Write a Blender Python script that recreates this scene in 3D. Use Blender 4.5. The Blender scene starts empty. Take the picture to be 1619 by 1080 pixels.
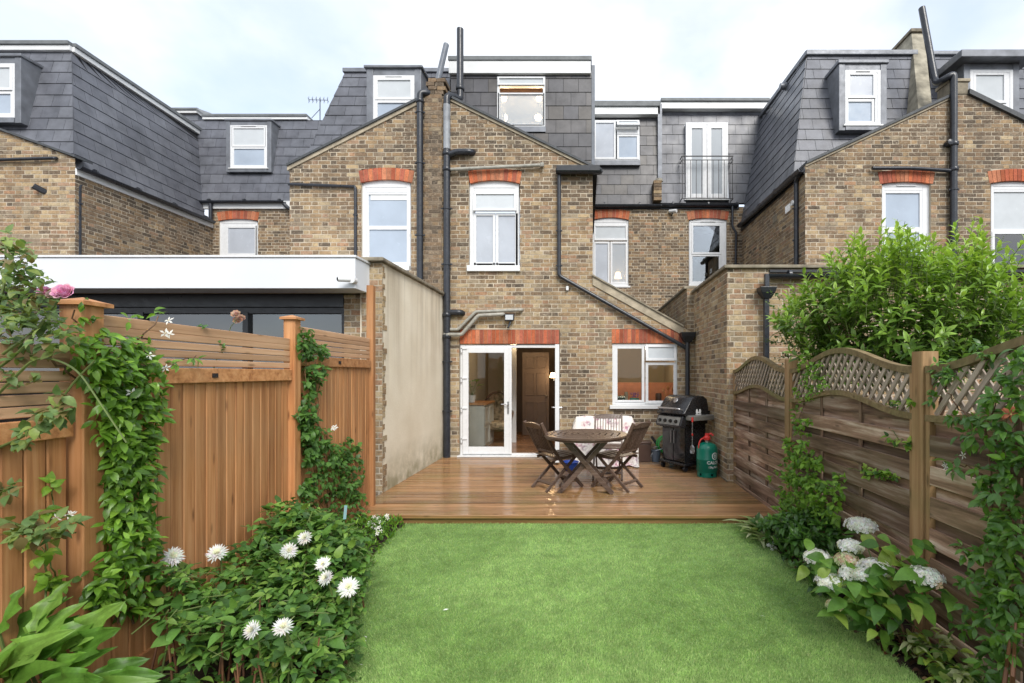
import bpy, math, random
import numpy as np
from mathutils import Vector, Matrix
from mathutils.geometry import tessellate_polygon

scene = bpy.context.scene
COL = scene.collection
RAD = math.radians
rnd = random.Random(11)

# ---------------------------------------------------------------- camera
FOC, VX, VY, EYE = 760.0, 926.0, 590.0, 1.65      # focal length and vanishing point of the photograph (px), eye height (m)
cam_data = bpy.data.cameras.new('camera')
cam = bpy.data.objects.new('camera', cam_data)
COL.objects.link(cam)
cam.location = (0, 0, EYE)
cam.rotation_euler = (RAD(90), 0, 0)
cam_data.sensor_width = 36
cam_data.lens = 36 * FOC / 1619
cam_data.shift_x = (809.5 - VX) / 1619
cam_data.shift_y = (VY - 540) / 1619
cam_data.clip_start = 0.05
cam_data.clip_end = 2000
scene.camera = cam

# ---------------------------------------------------------------- world, sun, exposure
SUN_EL, SUN_AZ = 42, 158          # the sun stands behind the camera, a little to the right
world = bpy.data.worlds.new('World')
scene.world = world
world.use_nodes = True
wn, wl = world.node_tree.nodes, world.node_tree.links
wn.clear()
w_out = wn.new('ShaderNodeOutputWorld')
w_bg = wn.new('ShaderNodeBackground'); w_bg.inputs['Strength'].default_value = 0.088
w_sky = wn.new('ShaderNodeTexSky'); w_sky.sky_type = 'NISHITA'; w_sky.sun_disc = False
w_sky.sun_elevation = RAD(SUN_EL); w_sky.sun_rotation = RAD(SUN_AZ); w_sky.dust_density = 1.0; w_sky.air_density = 1.0
w_tc = wn.new('ShaderNodeTexCoord')
w_map = wn.new('ShaderNodeMapping'); w_map.inputs['Scale'].default_value = (1.0, 1.0, 1.7); w_map.inputs['Location'].default_value = (0.35, 0.1, 0.42)
w_n = wn.new('ShaderNodeTexNoise'); w_n.inputs['Scale'].default_value = 1.9; w_n.inputs['Detail'].default_value = 7; w_n.inputs['Roughness'].default_value = 0.55
w_r = wn.new('ShaderNodeValToRGB')
w_r.color_ramp.elements[0].position = 0.36; w_r.color_ramp.elements[0].color = (0.62, 0.62, 0.62, 1)
w_r.color_ramp.elements[1].position = 0.56; w_r.color_ramp.elements[1].color = (1, 1, 1, 1)
w_mix = wn.new('ShaderNodeMixRGB'); w_mix.inputs['Color2'].default_value = (7.6, 7.75, 8.0, 1)
w_n2 = wn.new('ShaderNodeTexNoise'); w_n2.inputs['Scale'].default_value = 3.1; w_n2.inputs['Detail'].default_value = 5
w_r2 = wn.new('ShaderNodeValToRGB')
w_r2.color_ramp.elements[0].position = 0.36; w_r2.color_ramp.elements[0].color = (4.35, 4.85, 5.6, 1)
w_r2.color_ramp.elements[1].position = 0.60; w_r2.color_ramp.elements[1].color = (6.2, 6.3, 6.45, 1)
w_hs = wn.new('ShaderNodeMixRGB'); w_hs.blend_type = 'MULTIPLY'; w_hs.inputs['Fac'].default_value = 1; w_hs.inputs['Color2'].default_value = (1.5, 1.5, 1.5, 1)
wl.new(w_tc.outputs['Generated'], w_map.inputs['Vector'])
wl.new(w_map.outputs['Vector'], w_n.inputs['Vector'])
wl.new(w_map.outputs['Vector'], w_n2.inputs['Vector'])
wl.new(w_n.outputs['Fac'], w_r.inputs['Fac'])
wl.new(w_n2.outputs['Fac'], w_r2.inputs['Fac'])
wl.new(w_sky.outputs['Color'], w_hs.inputs['Color1'])
wl.new(w_hs.outputs['Color'], w_mix.inputs['Color1'])
wl.new(w_r2.outputs['Color'], w_mix.inputs['Color2'])
wl.new(w_r.outputs['Color'], w_mix.inputs['Fac'])
wl.new(w_mix.outputs['Color'], w_bg.inputs['Color'])
wl.new(w_bg.outputs['Background'], w_out.inputs['Surface'])

sun_data = bpy.data.lights.new('sun', 'SUN')
sun_data.energy = 1.5; sun_data.angle = RAD(28); sun_data.color = (1.0, 0.96, 0.9)
sun = bpy.data.objects.new('sun', sun_data); COL.objects.link(sun)
_a = RAD(SUN_AZ)
sdir = Vector((math.sin(_a) * math.cos(RAD(SUN_EL)), math.cos(_a) * math.cos(RAD(SUN_EL)), math.sin(RAD(SUN_EL))))
sun.rotation_euler = sdir.to_track_quat('Z', 'Y').to_euler()
sun.location = (4, -8, 14)

scene.view_settings.view_transform = 'Standard'
scene.view_settings.look = 'None'
scene.view_settings.exposure = 1.27
scene.view_settings.gamma = 1
scene.view_settings.use_curve_mapping = False
scene.render.engine = 'CYCLES'
scene.cycles.max_bounces = 8
scene.cycles.transparent_max_bounces = 12
scene.cycles.use_denoising = True


def P(px, py, Y):
    """the point that the photograph shows at pixel (px, py), Y metres in front of the camera"""
    return Vector(((px - VX) * Y / FOC, Y, EYE + (VY - py) * Y / FOC))


def gx(px, Y): return (px - VX) * Y / FOC
def gz(py, Y): return EYE + (VY - py) * Y / FOC


def project(p):
    y = max(p[1], 0.05)
    return VX + p[0] * FOC / y, VY - (p[2] - EYE) * FOC / y


def in_frame(p, m=0):
    if p[1] < 0.3: return False
    x, y = project(p)
    return -m < x < 1619 + m and -m < y < 1080 + m

# ---------------------------------------------------------------- materials
MATS = {}


def nt(name):
    m = bpy.data.materials.new(name); m.use_nodes = True
    n, l = m.node_tree.nodes, m.node_tree.links
    n.clear()
    out = n.new('ShaderNodeOutputMaterial')
    b = n.new('ShaderNodeBsdfPrincipled')
    l.new(b.outputs[0], out.inputs['Surface'])
    MATS[name] = m
    return m, n, l, b, out


def noise(n, l, vec, scale, detail=4, rough=0.55, dist=0):
    t = n.new('ShaderNodeTexNoise')
    t.inputs['Scale'].default_value = scale; t.inputs['Detail'].default_value = detail
    t.inputs['Roughness'].default_value = rough; t.inputs['Distortion'].default_value = dist
    if vec is not None: l.new(vec, t.inputs['Vector'])
    return t.outputs['Fac']


def ramp(n, l, fac, stops):
    r = n.new('ShaderNodeValToRGB')
    el = r.color_ramp.elements
    while len(el) < len(stops): el.new(0.5)
    for e, (p, c) in zip(el, stops):
        e.position = p
        e.color = (c[0], c[1], c[2], 1) if not isinstance(c, (int, float)) else (c, c, c, 1)
    l.new(fac, r.inputs['Fac'])
    return r.outputs['Color']


def mix(n, l, fac, a, b, mode='MIX'):
    m = n.new('ShaderNodeMixRGB'); m.blend_type = mode
    for s, v in (('Fac', fac), ('Color1', a), ('Color2', b)):
        if isinstance(v, (int, float)): m.inputs[s].default_value = v if s == 'Fac' else (v, v, v, 1)
        elif isinstance(v, tuple): m.inputs[s].default_value = (*v[:3], 1)
        else: l.new(v, m.inputs[s])
    return m.outputs['Color']


def math_n(n, l, op, a, b=0.5):
    m = n.new('ShaderNodeMath'); m.operation = op
    for i, v in enumerate((a, b)):
        if isinstance(v, (int, float)): m.inputs[i].default_value = v
        else: l.new(v, m.inputs[i])
    return m.outputs[0]


def bump(n, l, b, h, strength=0.3, dist=0.01):
    k = n.new('ShaderNodeBump'); k.inputs['Strength'].default_value = strength; k.inputs['Distance'].default_value = dist
    l.new(h, k.inputs['Height']); l.new(k.outputs['Normal'], b.inputs['Normal'])


def geo_pos(n): return n.new('ShaderNodeNewGeometry').outputs['Position']


def mapping(n, l, vec, scale=(1, 1, 1), loc=None):
    m = n.new('ShaderNodeMapping'); m.inputs['Scale'].default_value = scale
    l.new(vec, m.inputs['Vector'])
    if loc is not None: l.new(loc, m.inputs['Location'])
    return m.outputs['Vector']


def attr(n, name='tint'):
    a = n.new('ShaderNodeAttribute'); a.attribute_name = name
    return a.outputs['Color']


def plain(name, col, rough=0.5, metal=0.0, spec=0.5, var=0.12, vscale=6, bmp=0.0, bscale=60, coat=0):
    m, n, l, b, o = nt(name)
    p = geo_pos(n)
    f = noise(n, l, p, vscale, 5)
    lo = tuple(c * (1 - var) for c in col); hi = tuple(min(1, c * (1 + var)) for c in col)
    l.new(ramp(n, l, f, [(0.3, lo), (0.7, hi)]), b.inputs['Base Color'])
    f2 = noise(n, l, p, vscale * 3, 4)
    l.new(ramp(n, l, f2, [(0.3, max(0.02, rough - 0.08)), (0.7, min(1, rough + 0.08))]), b.inputs['Roughness'])
    b.inputs['Metallic'].default_value = metal
    b.inputs['Specular IOR Level'].default_value = spec
    if coat: b.inputs['Coat Weight'].default_value = coat
    if bmp: bump(n, l, b, noise(n, l, p, bscale, 5), bmp, 0.004)
    return m


def tinted(name, rough=0.85, soot=0.35, bscale=120, bstr=0.5, spec=0.3, nscale=40, dark=(0.06, 0.05, 0.04), coolmix=None, bdist=0.006, smear=None):
    """colour comes from the piece's own tint; grain, stains and relief are added here"""
    m, n, l, b, o = nt(name)
    p = geo_pos(n)
    c = attr(n)
    f = noise(n, l, p, nscale, 6, 0.65)
    c = mix(n, l, 1.0, c, ramp(n, l, f, [(0.25, 0.62), (0.5, 1.0), (0.75, 1.28)]), 'MULTIPLY')
    f9 = noise(n, l, p, nscale * .22, 5, .6)
    c = mix(n, l, 1.0, c, ramp(n, l, f9, [(0.3, 0.8), (0.7, 1.18)]), 'MULTIPLY')
    s = noise(n, l, mapping(n, l, p, (1, 1, .55)), 1.3, 8, 0.68)
    c = mix(n, l, math_n(n, l, 'MULTIPLY', ramp(n, l, s, [(0.50, 0.0), (0.68, 1.0)]), soot), c, dark)
    if smear:          # pointing smeared over the faces, heavier in patches, and dark weathered blotches
        sm = noise(n, l, mapping(n, l, p, (1, 1, 1.6)), 21, 6, .7)
        pa = ramp(n, l, noise(n, l, p, 1.1, 4), [(.35, .25), (.65, .85)])
        c = mix(n, l, math_n(n, l, 'MULTIPLY', ramp(n, l, sm, [(.52, 0.0), (.66, 1.0)]), pa), c, smear)
        dk = noise(n, l, mapping(n, l, p, (1, 1, 1.3)), 14, 5, .65)
        c = mix(n, l, math_n(n, l, 'MULTIPLY', ramp(n, l, dk, [(.56, 0.0), (.72, 1.0)]), .65), c, dark)
    l.new(c, b.inputs['Base Color'])
    b.inputs['Specular IOR Level'].default_value = spec
    f3 = noise(n, l, p, nscale * 0.6, 4)
    l.new(ramp(n, l, f3, [(0.3, max(0.05, rough - 0.12)), (0.7, min(1, rough + 0.1))]), b.inputs['Roughness'])
    bump(n, l, b, noise(n, l, p, bscale, 6, 0.7), bstr, bdist)
    return m


def wood(name, cols, rough=0.6, spec=0.4, grain=(1.2, 30, 30), var=(0.7, 1.25), stain=None, stain_amt=0.4, rough_lo=None, knots=True, bstr=0.35, band=(0.28, 0.72)):
    """grain runs along each board's own X axis; every board gets its own offset and tone"""
    m, n, l, b, o = nt(name)
    tc = n.new('ShaderNodeTexCoord'); oi = n.new('ShaderNodeObjectInfo')
    off = n.new('ShaderNodeCombineXYZ')
    r1 = math_n(n, l, 'MULTIPLY', oi.outputs['Random'], 37.0)
    for i in range(3): l.new(r1, off.inputs[i])
    v = mapping(n, l, tc.outputs['Object'], grain, off.outputs[0])
    f = noise(n, l, v, 1.0, 6, 0.65, 0.3)
    stops = [(band[0] + (band[1] - band[0]) * i / (len(cols) - 1), c) for i, c in enumerate(cols)]
    c = ramp(n, l, f, stops)
    if knots:
        vk = mapping(n, l, tc.outputs['Object'], (3.0, 11, 11), off.outputs[0])
        vo = n.new('ShaderNodeTexVoronoi'); vo.inputs['Scale'].default_value = 1.0; l.new(vk, vo.inputs['Vector'])
        k = ramp(n, l, vo.outputs['Distance'], [(0.05, 1.0), (0.16, 0.0)])
        c = mix(n, l, math_n(n, l, 'MULTIPLY', k, 0.65), c, tuple(x * 0.35 for x in cols[0]))
    rv = n.new('ShaderNodeMapRange'); l.new(oi.outputs['Random'], rv.inputs['Value'])
    rv.inputs['To Min'].default_value, rv.inputs['To Max'].default_value = var
    cc = n.new('ShaderNodeCombineXYZ')
    for i in range(3): l.new(rv.outputs[0], cc.inputs[i])
    c = mix(n, l, 1.0, c, cc.outputs[0], 'MULTIPLY')
    p = geo_pos(n)
    s = noise(n, l, p, 2.2, 6, 0.6)
    if stain is not None:
        c = mix(n, l, math_n(n, l, 'MULTIPLY', ramp(n, l, s, [(0.45, 0.0), (0.7, 1.0)]), stain_amt), c, stain)
    l.new(c, b.inputs['Base Color'])
    b.inputs['Specular IOR Level'].default_value = spec
    rl = rough - 0.1 if rough_lo is None else rough_lo
    l.new(ramp(n, l, noise(n, l, p, 3.0, 5), [(0.35, rl), (0.65, rough)]), b.inputs['Roughness'])
    bump(n, l, b, f, bstr, 0.004)
    return m


def leaf_mat(name, trans=0.38, rough=0.38, spec=0.5, tmul=(1.25, 1.3, 0.7)):
    m, n, l, b, o = nt(name)
    c = attr(n)
    oi = n.new('ShaderNodeObjectInfo')
    p = geo_pos(n)
    f = noise(n, l, p, 9, 4)
    c = mix(n, l, 1.0, c, ramp(n, l, f, [(0.3, 0.78), (0.7, 1.22)]), 'MULTIPLY')
    f2 = noise(n, l, p, 90, 3)
    c = mix(n, l, 1.0, c, ramp(n, l, f2, [(0.3, 0.88), (0.7, 1.1)]), 'MULTIPLY')
    l.new(c, b.inputs['Base Color'])
    b.inputs['Roughness'].default_value = rough
    b.inputs['Specular IOR Level'].default_value = spec
    t = n.new('ShaderNodeBsdfTranslucent')
    l.new(mix(n, l, 1.0, c, tmul, 'MULTIPLY'), t.inputs['Color'])
    ms = n.new('ShaderNodeMixShader'); ms.inputs['Fac'].default_value = trans
    l.new(b.outputs[0], ms.inputs[1]); l.new(t.outputs[0], ms.inputs[2])
    l.new(ms.outputs[0], o.inputs['Surface'])
    return m


def glass_mat(name, ior=1.9, tint=(0.86, 0.9, 0.9), wav=0.02):
    m, n, l, b, o = nt(name)
    n.remove(b)
    tr = n.new('ShaderNodeBsdfTransparent'); tr.inputs['Color'].default_value = (*tint, 1)
    gl = n.new('ShaderNodeBsdfGlossy'); gl.inputs['Roughness'].default_value = 0.015
    fr = n.new('ShaderNodeFresnel'); fr.inputs['IOR'].default_value = ior
    k = n.new('ShaderNodeBump'); k.inputs['Strength'].default_value = wav; k.inputs['Distance'].default_value = 0.02
    l.new(noise(n, l, geo_pos(n), 2.5, 2), k.inputs['Height'])
    l.new(k.outputs['Normal'], gl.inputs['Normal'])
    ms = n.new('ShaderNodeMixShader')
    l.new(fr.outputs[0], ms.inputs['Fac']); l.new(tr.outputs[0], ms.inputs[1]); l.new(gl.outputs[0], ms.inputs[2])
    l.new(ms.outputs[0], o.inputs['Surface'])
    return m


def emit(name, col, s):
    m, n, l, b, o = nt(name)
    b.inputs['Base Color'].default_value = (*col, 1)
    b.inputs['Emission Color'].default_value = (*col, 1); b.inputs['Emission Strength'].default_value = s
    return m


M = {}
M['brick'] = tinted('stock_brick', 0.88, 0.55, bstr=.7, smear=(.40, .335, .25))
M['red_brick'] = tinted('red_rubbed_brick', 0.85, 0.12)
M['mortar'] = plain('lime_mortar', (0.46, 0.40, 0.31), 0.95, spec=0.2, var=0.25, vscale=2.2, bmp=0.6, bscale=90)
M['mortar_dark'] = plain('old_mortar', (0.24, 0.19, 0.14), 0.95, spec=0.2, var=0.45, vscale=5, bmp=0.8, bscale=60)
M['slate'] = tinted('wet_slate', 0.40, 0.0, bscale=35, bstr=0.14, spec=0.38, nscale=4, bdist=0.004)
M['lead'] = plain('lead_flashing', (0.17, 0.18, 0.20), 0.45, metal=0.3, var=0.25, vscale=5, bmp=0.3, bscale=25)
M['upvc'] = plain('white_upvc', (0.68, 0.69, 0.70), 0.28, var=0.03, vscale=4)
M['paint'] = plain('white_paint', (0.66, 0.67, 0.67), 0.45, var=0.06, vscale=3, bmp=0.08, bscale=30)
M['fascia'] = plain('white_cladding_panel', (0.68, 0.705, 0.74), 0.5, var=0.04, vscale=1.2)
M['pipe'] = plain('black_pipe_plastic', (0.022, 0.025, 0.032), 0.32, var=0.3, vscale=9)
M['pipe_grey'] = plain('grey_weathered_pipe', (0.30, 0.29, 0.25), 0.55, var=0.25, vscale=14, bmp=0.2)
M['pipe_old'] = plain('sun_bleached_pipe', (0.24, 0.255, 0.275), 0.5, var=0.3, vscale=7)
M['pipe_mid'] = plain('slate_grey_pipe', (0.12, 0.135, 0.16), 0.4, var=0.2, vscale=8)
M['cement'] = plain('cement_coping', (0.23, 0.20, 0.15), 0.9, spec=0.25, var=0.4, vscale=7, bmp=0.7, bscale=50)
M['cement_lt'] = plain('cement_fillet', (0.36, 0.31, 0.23), 0.9, spec=0.25, var=0.3, vscale=6, bmp=0.6, bscale=60)
M['cement_grey'] = plain('weathered_grey_render', (0.30, 0.275, 0.215), 0.9, spec=0.2, var=0.4, vscale=5, bmp=0.5)
M['dark_edge'] = plain('dark_felt_edge', (0.05, 0.055, 0.06), 0.6, var=0.25, vscale=8, bmp=0.3)
M['felt_grey'] = plain('grey_roof_edge', (0.14, 0.15, 0.155), 0.6, var=0.25, vscale=5, bmp=0.3)
M['alu_black'] = plain('black_aluminium', (0.018, 0.02, 0.024), 0.35, var=0.15)
M['iron'] = plain('black_iron', (0.015, 0.015, 0.018), 0.4, var=0.2)
M['glass'] = glass_mat('window_glass', 2.7)
M['glass_clear'] = glass_mat('door_glass', 1.45, (0.93, 0.95, 0.94))
M['glass_dark'] = glass_mat('tinted_glass', 2.6, (0.42, 0.5, 0.52))
M['frost'] = plain('frosted_glass', (0.42, 0.45, 0.50), 0.22, var=0.09, vscale=2.2, bmp=0.12, bscale=120)  # frosted grey; also clear dormer panes, their brightness put into the colour
M['frost_pale'] = plain('white_frosted_glass', (0.50, 0.53, 0.55), 0.2, var=0.05, vscale=5, bmp=0.1, bscale=120)  # frosted white; also clear panes with a bright blind painted in
M['frost_blue'] = plain('blue_frosted_glass', (0.36, 0.42, 0.50), 0.2, var=0.08, vscale=2.2, bmp=0.06, bscale=120)  # frosted blue; also clear panes with reflected sky put into the colour
def _frost_clear_lit():  # obscured glass; on the balcony doors its paleness stands in for brightness
    m, n, l, b, o = nt('obscured_glass')
    b.inputs['Base Color'].default_value = (.50, .54, .58, 1); b.inputs['Roughness'].default_value = .2
    tr = n.new('ShaderNodeBsdfTransparent'); ms = n.new('ShaderNodeMixShader'); ms.inputs['Fac'].default_value = .38
    l.new(b.outputs[0], ms.inputs[1]); l.new(tr.outputs[0], ms.inputs[2]); l.new(ms.outputs[0], o.inputs['Surface'])
    return m
M['frost_clear'] = _frost_clear_lit()
M['blind'] = plain('pale_blind', (0.66, 0.67, 0.66), 0.8, var=0.05, vscale=3)
M['curtain'] = plain('white_curtain', (0.72, 0.74, 0.75), 0.9, var=0.05, vscale=8)
M['room'] = plain('grey_room_wall', (0.34, 0.35, 0.37), 0.9, var=0.05, vscale=1)
M['inner_door'] = plain('taupe_door_paint', (0.20, 0.15, 0.12), 0.5, var=0.08)
M['teal_pot'] = plain('teal_glaze', (0.06, 0.27, 0.22), 0.25, var=0.1)
M['toaster'] = plain('dark_green_enamel', (0.02, 0.05, 0.04), 0.25)
M['room_beige'] = plain('beige_room_wall', (0.33, 0.29, 0.23), 0.9, var=0.06, vscale=1)
M['room_dark'] = plain('brown_hall_wall', (0.10, 0.075, 0.06), 0.8, var=0.1, vscale=1)
M['lamp'] = emit('warm_bulb', (1.0, 0.62, 0.28), 5)
M['lamp_spot'] = emit('warm_spotlight', (1.0, 0.72, 0.42), 14)
M['coral'] = plain('coral_tiles', (0.55, 0.24, 0.15), 0.35, var=0.1, vscale=9)

# plaster of the boundary wall: pale, streaked from the top, green near the deck
def _plaster():
    m, n, l, b, o = nt('stained_render')
    p = geo_pos(n)
    c = ramp(n, l, noise(n, l, p, 1.6, 6), [(0.3, (0.70, 0.615, 0.47)), (0.7, (0.82, 0.745, 0.60))])
    sp = n.new('ShaderNodeSeparateXYZ'); l.new(p, sp.inputs[0])
    st = noise(n, l, mapping(n, l, p, (1, 3.2, 0.16)), 1.3, 6, 0.6)
    hz = n.new('ShaderNodeMapRange'); l.new(sp.outputs['Z'], hz.inputs['Value'])
    hz.inputs['From Min'].default_value = 1.2; hz.inputs['From Max'].default_value = 3.05
    k = math_n(n, l, 'MULTIPLY', ramp(n, l, st, [(0.44, 0.0), (0.62, 1.0)]), hz.outputs[0])
    c = mix(n, l, math_n(n, l, 'MULTIPLY', k, 0.55), c, (0.27, 0.20, 0.125))
    lo = n.new('ShaderNodeMapRange'); l.new(sp.outputs['Z'], lo.inputs['Value'])
    lo.inputs['From Min'].default_value = 0.7; lo.inputs['From Max'].default_value = 0.1
    g = math_n(n, l, 'MULTIPLY', lo.outputs[0], ramp(n, l, noise(n, l, p, 3.5, 6, 0.65), [(0.3, 0.0), (0.6, 1.0)]))
    c = mix(n, l, math_n(n, l, 'MULTIPLY', g, 0.8), c, (0.17, 0.15, 0.06))
    l.new(c, b.inputs['Base Color']); b.inputs['Roughness'].default_value = 0.9; b.inputs['Specular IOR Level'].default_value = 0.2
    bump(n, l, b, noise(n, l, p, 25, 6, 0.6), 0.3, 0.01)
    return m
M['plaster'] = _plaster()

M['deck'] = wood('wet_decking', [(0.15, 0.075, 0.034), (0.27, 0.145, 0.066), (0.36, 0.21, 0.102)], 0.22, 0.65, (0.9, 22, 22), (0.66, 1.28), (0.17, 0.125, 0.04), 0.6, 0.06, bstr=0.25)
M['cedar'] = wood('cedar_boards', [(0.25, 0.095, 0.036), (0.47, 0.215, 0.086), (0.60, 0.315, 0.148)], 0.62, 0.3, (0.9, 22, 22), (0.82, 1.18), (0.36, 0.21, 0.11), 0.3)
M['cedar_slat'] = wood('cedar_slats', [(0.36, 0.195, 0.105), (0.52, 0.31, 0.18), (0.63, 0.405, 0.255)], 0.62, 0.3, (0.9, 26, 26), (0.85, 1.12), (0.30, 0.2, 0.13), 0.3)
M['weathered'] = wood('weathered_slats', [(0.095, 0.054, 0.036), (0.255, 0.158, 0.107), (0.50, 0.40, 0.315)], 0.7, 0.3, (1.1, 14, 14), (0.38, 1.55), (0.11, 0.10, 0.045), 0.45, band=(0.36, 0.66))
M['lattice'] = wood('weathered_lattice', [(0.19, 0.15, 0.115), (0.34, 0.275, 0.22), (0.46, 0.385, 0.32)], 0.75, 0.3, (1.5, 30, 30), (0.75, 1.25), (0.13, 0.115, 0.05), 0.3)
M['mossy'] = wood('mossy_frame', [(0.13, 0.09, 0.045), (0.21, 0.15, 0.075), (0.29, 0.215, 0.115)], 0.75, 0.3, (1.0, 22, 22), (0.85, 1.15), (0.14, 0.15, 0.05), 0.7)
M['post'] = wood('fence_post_wood', [(0.20, 0.11, 0.05), (0.33, 0.195, 0.095), (0.43, 0.28, 0.15)], 0.7, 0.3, (0.8, 18, 18), (0.9, 1.1), (0.16, 0.15, 0.06), 0.45)
M['teak'] = wood('weathered_teak', [(0.055, 0.032, 0.023), (0.105, 0.067, 0.049), (0.165, 0.118, 0.092)], 0.42, 0.45, (2.2, 40, 40), (0.85, 1.2), (0.07, 0.045, 0.03), 0.3, 0.25, knots=False)
M['floor_wood'] = wood('parquet', [(0.17, 0.085, 0.042), (0.26, 0.135, 0.07), (0.32, 0.175, 0.095)], 0.3, 0.5, (1.5, 14, 14), (0.8, 1.15), rough_lo=0.15)
M['soil'] = plain('damp_soil', (0.032, 0.022, 0.015), 0.9, spec=0.2, var=0.55, vscale=14, bmp=1.0, bscale=30)
M['leaf'] = leaf_mat('foliage', 0.38, 0.42, 0.35)
M['leaf_gloss'] = leaf_mat('glossy_foliage', 0.33, 0.3, 0.4)
M['petal'] = leaf_mat('petals', 0.35, 0.6, 0.2, (1, 1, 1))
M['stem'] = plain('green_stem', (0.10, 0.14, 0.035), 0.6, var=0.25)
M['stem_brown'] = plain('woody_stem', (0.12, 0.065, 0.032), 0.75, var=0.3, bmp=0.3)
M['twig_red'] = plain('reddish_stem', (0.17, 0.075, 0.035), 0.65, var=0.3)
M['grass'] = leaf_mat('artificial_grass', 0.4, 0.5, 0.35, (1.0, 1.0, 0.95))
M['turf'] = plain('turf_backing', (0.16, 0.26, 0.09), 0.9, spec=0.1, var=0.2, vscale=3)
M['chrome'] = plain('brushed_steel', (0.45, 0.45, 0.46), 0.33, metal=0.9, var=0.1)
M['bbq'] = plain('black_enamel', (0.014, 0.014, 0.016), 0.28, var=0.2, bmp=0.1, bscale=200)
M['bbq_gloss'] = plain('black_gloss_panel', (0.010, 0.010, 0.011), 0.08, var=0.2)
M['bbq_shelf'] = plain('grey_metal_shelf', (0.22, 0.215, 0.20), 0.5, metal=0.4, var=0.15)
M['green_tank'] = plain('green_enamel', (0.0, 0.155, 0.10), 0.33, var=0.08, vscale=7)
M['red_plastic'] = plain('red_plastic', (0.52, 0.03, 0.025), 0.4, var=0.1)
M['white_print'] = plain('white_print', (0.8, 0.8, 0.8), 0.5, var=0.02)
M['brown_plastic'] = plain('brown_plastic', (0.10, 0.055, 0.04), 0.45, var=0.1)
M['grey_plastic'] = plain('blue_grey_plastic', (0.16, 0.19, 0.23), 0.4, var=0.1)
M['green_hose'] = plain('green_hose', (0.06, 0.42, 0.09), 0.4, var=0.1)
M['blue_plastic'] = plain('blue_plastic', (0.02, 0.06, 0.30), 0.35, var=0.1)
M['teal_bag'] = plain('teal_bag', (0.04, 0.25, 0.33), 0.45, var=0.15)
# ---------------------------------------------------------------- mesh helpers
def link(o, parent=None):
    COL.objects.link(o)
    if parent is not None: o.parent = parent
    return o


def origin(o):
    v = Vector((0, 0, 0))
    while o is not None:
        v += o.location; o = o.parent
    return v


def set_tint(me, tints):
    a = me.attributes.new('tint', 'FLOAT_COLOR', 'FACE')
    arr = np.ones((len(me.polygons), 4), np.float32)
    arr[:, :3] = np.asarray(tints, np.float32).reshape(-1, 3) if len(tints) == len(me.polygons) else np.asarray(tints, np.float32)[:3]
    a.data.foreach_set('color', arr.ravel())


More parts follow.
